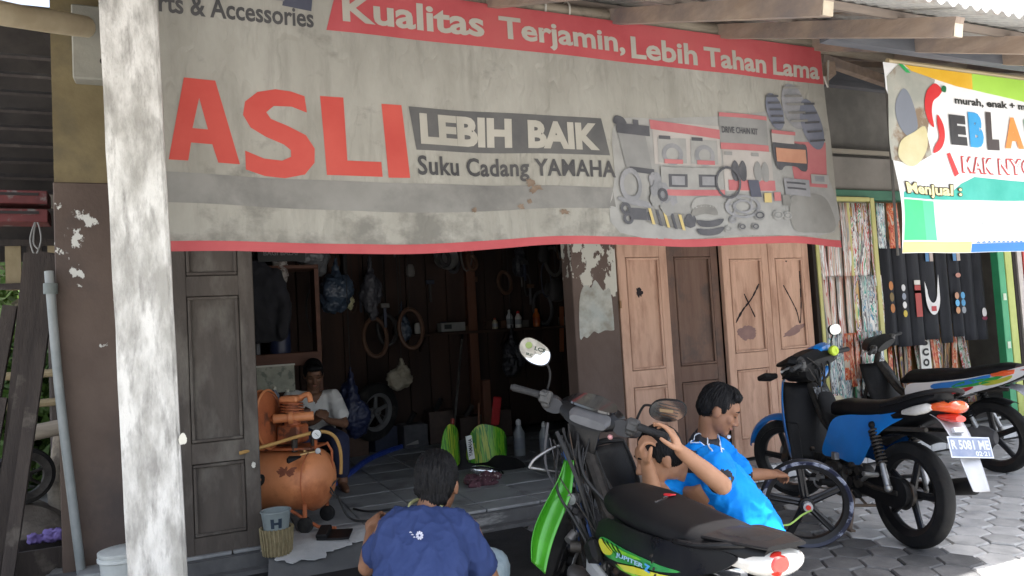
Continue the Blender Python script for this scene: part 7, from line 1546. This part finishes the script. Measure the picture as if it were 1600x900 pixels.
for k in range(9):
    x = 2.15+.26*k+r3.uniform(-.04, .04); h_ = r3.uniform(.05, .13); ci = r3.randrange(6); T('carton', nth[k]+' small carton from the left at the back of the long shelf', 'box', (x, 8.02, 1.318), 'small cartons on the back shelf'); g = TG(); g.box((x, 8.02, 1.318+h_/2), (r3.uniform(.07, .13), .07, h_), r3.uniform(-.2, .2), bev=.003); g.build('box_body', jc[ci])
for k in range(6):
    x = 1.5+.33*k; y = 7.75+r3.uniform(-.15, .1); T('crate', nth[k]+' dark scrap crate from the left along the plank wall', 'crate', (x, y, .12), 'crates along the plank wall'); h_ = r3.uniform(.18, .36); g = TG(); g.box((x, y, .12+h_/2), (.27, .24, h_), r3.uniform(-.3, .3), bev=.006); g.build('crate_body', r3.choice(jc)); g = TG(); g.cyl((x-.05, y-.03, .12+h_), (x+.02, y-.06, .12+h_+.12), .03, n=10); g.build('scrap', r3.choice((iron, mattep)))

# ================================================================== YARD TO THE LEFT
oldw = mat('old_dark_timber', (.028, .021, .018), (.048, .037, .031), 5, .8, stretch=(3, 3, .4), bump=.4, bscale=40, c3=(.085, .072, .06), s3=4, t3=.64, rand=.25)
beams = [((-.985, 4.85, .0), (-.815, 5.05, 1.92), .085, .05), ((-1.02, 4.78, .0), (-.735, 5.0, 1.92), .075, .045), ((-.93, 4.70, .0), (-.70, 4.98, 1.90), .06, .05), ((-1.16, 4.75, .0), (-.93, 5.05, 1.62), .07, .05), ((-1.10, 4.66, .0), (-.96, 4.95, 1.10), .05, .04)]
lab = ['thick dark beam with a square top, leftmost tall one of the leaning beams', 'tall dark beam crossing behind the others against the pier', 'thin dark beam nearest the pier in the leaning bundle', 'short dark beam at the left edge of the leaning bundle', 'lowest short batten in the leaning bundle of beams']
for (a, b, w_, h_), l_ in zip(beams, lab):
    T('timber_beam', l_, 'beam', a, 'dark beams leaning beside the left pier'); g = TG(); g.bar(a, b, w_, h_, up=(0, 1, 0)); g.build('timber', oldw, smooth=None)
T('drain_pipe', 'pale grey pipe running down beside the brown pier', 'pipe', (-.66, 4.86, 0)); g = TG(); g.tube(spline([(-.575, 4.84, -.02), (-.62, 4.84, .5), (-.67, 4.85, 1.1), (-.70, 4.86, 1.62), (-.71, 4.87, 1.80)], 6), .024, 12); g.build('pipe_body', mat('grey_pvc', (.20, .225, .225), (.28, .30, .30), 6, .5, bump=.1)); g = TG(); g.lathe([(.029, -.03), (.036, -.03), (.036, .03), (.029, .03)], (-.703, 4.861, 1.70), (0, 0, 1), 14); g.build('coupling', flat('#6c7472', .5))
# rickety fence, logs and junk behind
T('rail_fence', 'pole fence with bamboo rails behind the leaning beams', 'fence', (-1.2, 6.6, 0))
bam = mat('old_bamboo', (.24, .19, .10), (.34, .27, .16), 6, .7, stretch=(1, 1, .5))
for x in (-.93, -1.65): g = TG(); g.tube([(x, 6.6, 0), (x, 6.6, 1.9)], .05, 10); g.build('post', oldw)
for z in (.95, 1.17): g = TG(); g.tube([(-2.0, 6.54, z), (-.75, 6.54, z+.02)], .03, 8); g.build('rail', bam)
T('log_stool', 'heavy log with a rough top behind the beams', 'log', (-.86, 6.2, 0)); g = TG(); g.tube([(-.84, 6.15, -.05), (-.86, 6.2, .4), (-.83, 6.25, .74)], [.10, .085, .08], 14); g.build('trunk', log_m); g = TG(); g.tube([(-1.10, 6.05, .78), (-.72, 6.05, .83)], .055, 12); g.build('crossbar', log_m)
old = T('wheel', 'old wire wheel half hidden behind the leaning beams', 'wheel', (-1.05, 6.0, .35)); KG.par = old; wheel(0, 0, .19, .035, par=old, M=Matrix.Translation((0, 0, .16)) @ Matrix.Rotation(.4, 4, 'Z'), brake='none', rim_m=iron, rim_r=.145, spokes=7)
T('earth_mound', 'mound of dark earth and rubble behind the beams', 'mound', (-1.05, 6.1, 0)); g = TG(); g.grid(lambda u, v: (-1.9+1.25*u, 5.6+1.0*v, -.05+.40*sin(u*pi)**.5*sin(v*pi)**.6+.05*noise.noise(Vector((u*9, v*9, 1)))), 24, 18); g.build('earth', mat('dark_earth', (.10, .085, .07), (.16, .14, .115), 8, .95, bump=.8, bscale=25))
T('wooden_box', 'open black wooden box on the ground at the left', 'box', (-.90, 5.15, 0)); bx_ = (-.86, 5.15)
for dx, dy, sx, sy in ((0, -.16, .42, .025), (0, .16, .42, .025), (-.20, 0, .025, .29), (.20, 0, .025, .29)): g = TG(); g.box((bx_[0]+dx, bx_[1]+dy, .12), (sx, sy, .22)); g.build('side_board', oldw)
g = TG(); g.box((bx_[0], bx_[1], .03), (.38, .29, .02)); g.build('bottom', oldw)
T('cloth', 'lilac cloth lying over the edge of the black wooden box', 'cloth', (-.80, 5.2, .2)); g = G(); r2 = random.Random(9)
for k in range(9): g.ball((-.79+r2.uniform(-.09, .08), 5.22+r2.uniform(-.06, .06), .24+r2.uniform(0, .03)), (.04, .04, .022), 10, 7)
rm = remesh(g, .008, 3); wrinkle(rm, .014, 22, 6); from_mesh(rm, 'fabric', flat('#7a6aa8', .8), TG.par, Vector(TG.org))
T('stone', 'rounded grey stone beside the black wooden box', 'stone', (-.72, 4.95, 0)); g = G(); g.ball((-.70, 4.95, .03), (.10, .08, .09), 16, 10); rm = remesh(g, .012, 3); wrinkle(rm, .012, 9, 2); from_mesh(rm, 'rock', mat('grey_stone', (.12, .12, .115), (.18, .175, .165), 9, .9, bump=.4), TG.par, Vector(TG.org))
# shed behind: roof planks, red crate, slatted wall
sh_ = T('shed', 'dark shed with plank roof and slatted wall far left behind the pier', 'shed', (-1.6, 7.2, 0))
for k in range(10): g = TG(); z = 3.62-.115*k; g.box((-1.7, 6.55+.09*k, z), (2.3, .10, .022), Matrix.Rotation(.5, 4, 'X')); g.build('roof_board', oldw, smooth=None)
g = TG(); g.box((-1.7, 6.9, 2.56), (2.2, .08, .10)); g.build('eave_beam', log_m, smooth=None)
g = TG(); g.box((-1.9, 7.6, 3.3), (3.0, .06, 2.3)); g.build('gable_wall', mat('soot_wood', (.03, .025, .022), (.05, .042, .036), 5, .9))
for k in range(12): g = TG(); g.box((-2.5+.15*k, 7.2, 2.08), (.11, .02, .42)); g.build('slat', bam if k % 3 else oldw, smooth=None)
for z in (1.90, 2.26): g = TG(); g.box((-1.7, 7.17, z), (2.0, .03, .05)); g.build('slat_rail', oldw, smooth=None)
g = TG(); g.box((-.80, 6.9, 1.6), (.09, .09, 3.2)); g.build('post', oldw, smooth=None); g = TG(); g.box((-2.4, 6.9, 1.6), (.09, .09, 3.2)); g.build('post', oldw, smooth=None)
for k, z in enumerate((2.52, 2.38)):
    T('crate', ('upper' if k == 0 else 'lower')+' red and white crate hanging under the shed eave', 'crate', (-1.2, 6.6, z)); g = TG(); g.box((-1.25, 6.6, z), (.60, .25, .10), .05, bev=.006); cr_ = g.build('crate_body', mat('red_crate', (.10, .02, .02), (.15, .03, .028), 9, .7, c3=(.16, .15, .14), s3=7, t3=.62)); g = TG(); g.box((-1.25, 6.468, z+.02), (.5, .006, .02), .05); g.build('slot', flat('#140c0a'), cr_)
T('cable_coil', 'coil of pale wire hanging under the red crates', 'wire', (-1.02, 6.5, 2.2)); g = TG(); g.tube(spline([(-1.02, 6.5, 2.36), (-1.06, 6.48, 2.2), (-1.03, 6.48, 2.08), (-.99, 6.48, 2.2), (-1.02, 6.5, 2.34), (-1.04, 6.48, 2.18), (-1.01, 6.47, 2.12)], 6), .006, 6); g.build('wire_loop', flat('#8c8c88', .5))

# ---- trees and bushes in the sun behind
leafm = [mat('leaf_%d' % k, c1, c2, 3, .5, spec=.4, rand=.25) for k, (c1, c2) in enumerate((((.06, .13, .025), (.11, .20, .04)), ((.09, .17, .03), (.15, .24, .05)), ((.04, .10, .025), (.08, .15, .035))))]
def leafcloud(name, org, blobs, n, size, m, par, seed, long=1.):
    r2 = random.Random(seed); g = G(); tot = sum(b[1]**2 for b in blobs)
    for (c, R) in blobs:
        for k in range(int(n*R*R/tot)):
            d = Vector((r2.gauss(0, 1), r2.gauss(0, 1), r2.gauss(0, 1))).normalized(); p = Vector(c)+d*R*(r2.random()**.45)*(1+.25*noise.noise(d*3+Vector(c)))
            s_ = size*r2.uniform(.6, 1.3); x, y, z = frame_of(Vector((r2.gauss(0, 1), r2.gauss(0, 1), r2.gauss(.6, .8)))); a = r2.random()*6.3; u_ = x*cos(a)+y*sin(a); v_ = y*cos(a)-x*sin(a)
            g.add([p-u_*s_*long, p+v_*s_*.45-z*s_*.08, p+u_*s_*long-z*s_*.2, p-v_*s_*.45-z*s_*.08], [(0, 1, 2), (0, 2, 3)])
    g.v = [(q[0]-org[0], q[1]-org[1], q[2]-org[2]) for q in g.v]; return G.build(g, name, m, par, smooth=None)
def tree(label, x, y, h, R, m, seed, n=5200, size=.11):
    t = thing('tree', label, 'tree', (x, y, 0), group='trees behind the yard'); r2 = random.Random(seed); g = G(); top = Vector((r2.uniform(-.2, .2), r2.uniform(-.2, .2), h*.62)); g.tube(spline([(0, 0, -.1), (.05, 0, h*.3), top], 5), [.16, .15, .14, .13, .12, .11, .10, .09, .08, .075, .07], 10)
    ends = []
    for k in range(7):
        a = 6.28*k/7+r2.random(); s_ = top*(.55+.45*r2.random()); e_ = s_+Vector((cos(a)*R*.7, sin(a)*R*.7, r2.uniform(.2, .9)*R*.6)); g.tube(spline([s_, s_.lerp(e_, .5)+Vector((0, 0, .15)), e_], 4), [.06-.005*q for q in range(9)], 7); ends.append(e_)
    G.build(g, 'trunk', log_m, t); blobs = [(tuple(e_+Vector((r2.uniform(-.3, .3), r2.uniform(-.3, .3), r2.uniform(-.1, .4)))), R*r2.uniform(.34, .55)) for e_ in ends]+[(tuple(top+Vector((0, 0, R*.4))), R*.6)]
    leafcloud('crown', (0, 0, 0), blobs, n, size, m, t, seed)
tree('leafy tree behind the yard nearest the shed', -2.3, 11.5, 4.2, 1.7, leafm[0], 1); tree('paler leafy tree far behind the yard', -3.6, 14.5, 5.0, 2.2, leafm[1], 2); tree('dark green tree behind the workshop at the left', -1.2, 15.5, 4.6, 2.0, leafm[2], 3)
for k, (x, y, R) in enumerate(((-1.35, 9.2, .75), (-2.2, 9.6, .9), (-1.0, 10.6, .8), (-2.9, 10.6, 1.0), (-1.8, 8.6, .6))):
    t = thing('bush', ('sunlit bush behind the pole fence seen between the beams', 'large sunlit bush left of the fence', 'bush growing behind the workshop corner', 'bush at the far left edge of the yard', 'low bush close behind the pole fence')[k], 'bush', (x, y, 0), group='bushes behind the yard')
    g = G(); r2 = random.Random(k)
    for j in range(6): a = r2.random()*6.3; g.tube(spline([(0, 0, 0), (cos(a)*R*.25, sin(a)*R*.25, R*.6), (cos(a)*R*.7, sin(a)*R*.7, R*1.3)], 3), [.02, .018, .016, .014, .012, .01, .008], 6)
    G.build(g, 'stem', log_m, t); leafcloud('foliage', (0, 0, 0), [((0, 0, R*.9), R), ((R*.4, 0, R*1.5), R*.6), ((-R*.4, .2, R*1.3), R*.65)], 2600, .085, leafm[k % 2], t, 20+k, 1.3)
# far house and hedge line so that the yard and street do not end in bare ground
hz = thing('far_house', 'pale house wall with tiled roof far behind the yard', 'building', (-6, 24, 0))
g = G(); g.box((0, 0, 1.6), (9, 5, 3.2)); g.build('wall', mat('cream_plaster', (.42, .38, .31), (.5, .46, .38), 2, .9), hz); g = G(); g.add([(-5, -3.1, 3.1), (5, -3.1, 3.1), (5, 0, 4.7), (-5, 0, 4.7), (-5, 3.1, 3.1), (5, 3.1, 3.1)], [(0, 1, 2, 3), (3, 2, 5, 4)]); g.build('roof', mat('clay_roof', (.24, .11, .07), (.32, .16, .10), 12, .85, bump=.5), hz, solid=.1)
for x in (-2.4, 1.8): g = G(); g.box((x, -2.52, 1.6), (1.2, .06, 1.3)); q = g.build('window', mat('window_dark', (.03, .035, .04), rough=.2), hz); g = G(); g.box((x, -2.56, 1.6), (.06, .06, 1.3)); g.build('frame', flat('#b0a890', .6), q)
# distant roof beyond the eave at the top right
T('neighbour_roof', 'dark roof corner of a house beyond the eave at the top right', 'roof', (14, 15, 5)); g = TG(); g.add([(11.5, 13.2, 6.95), (16, 13.2, 6.4), (17, 16, 7.9), (12.6, 16, 8.3)], [(0, 1, 2, 3)]); g.build('roof_plane', mat('dark_slate', (.09, .09, .10), (.14, .14, .15), 9, .8), solid=.12); g = TG(); g.box((14.2, 14.8, 3.2), (3.4, 2.4, 6.6)); g.build('wall', MATS['cream_plaster'])
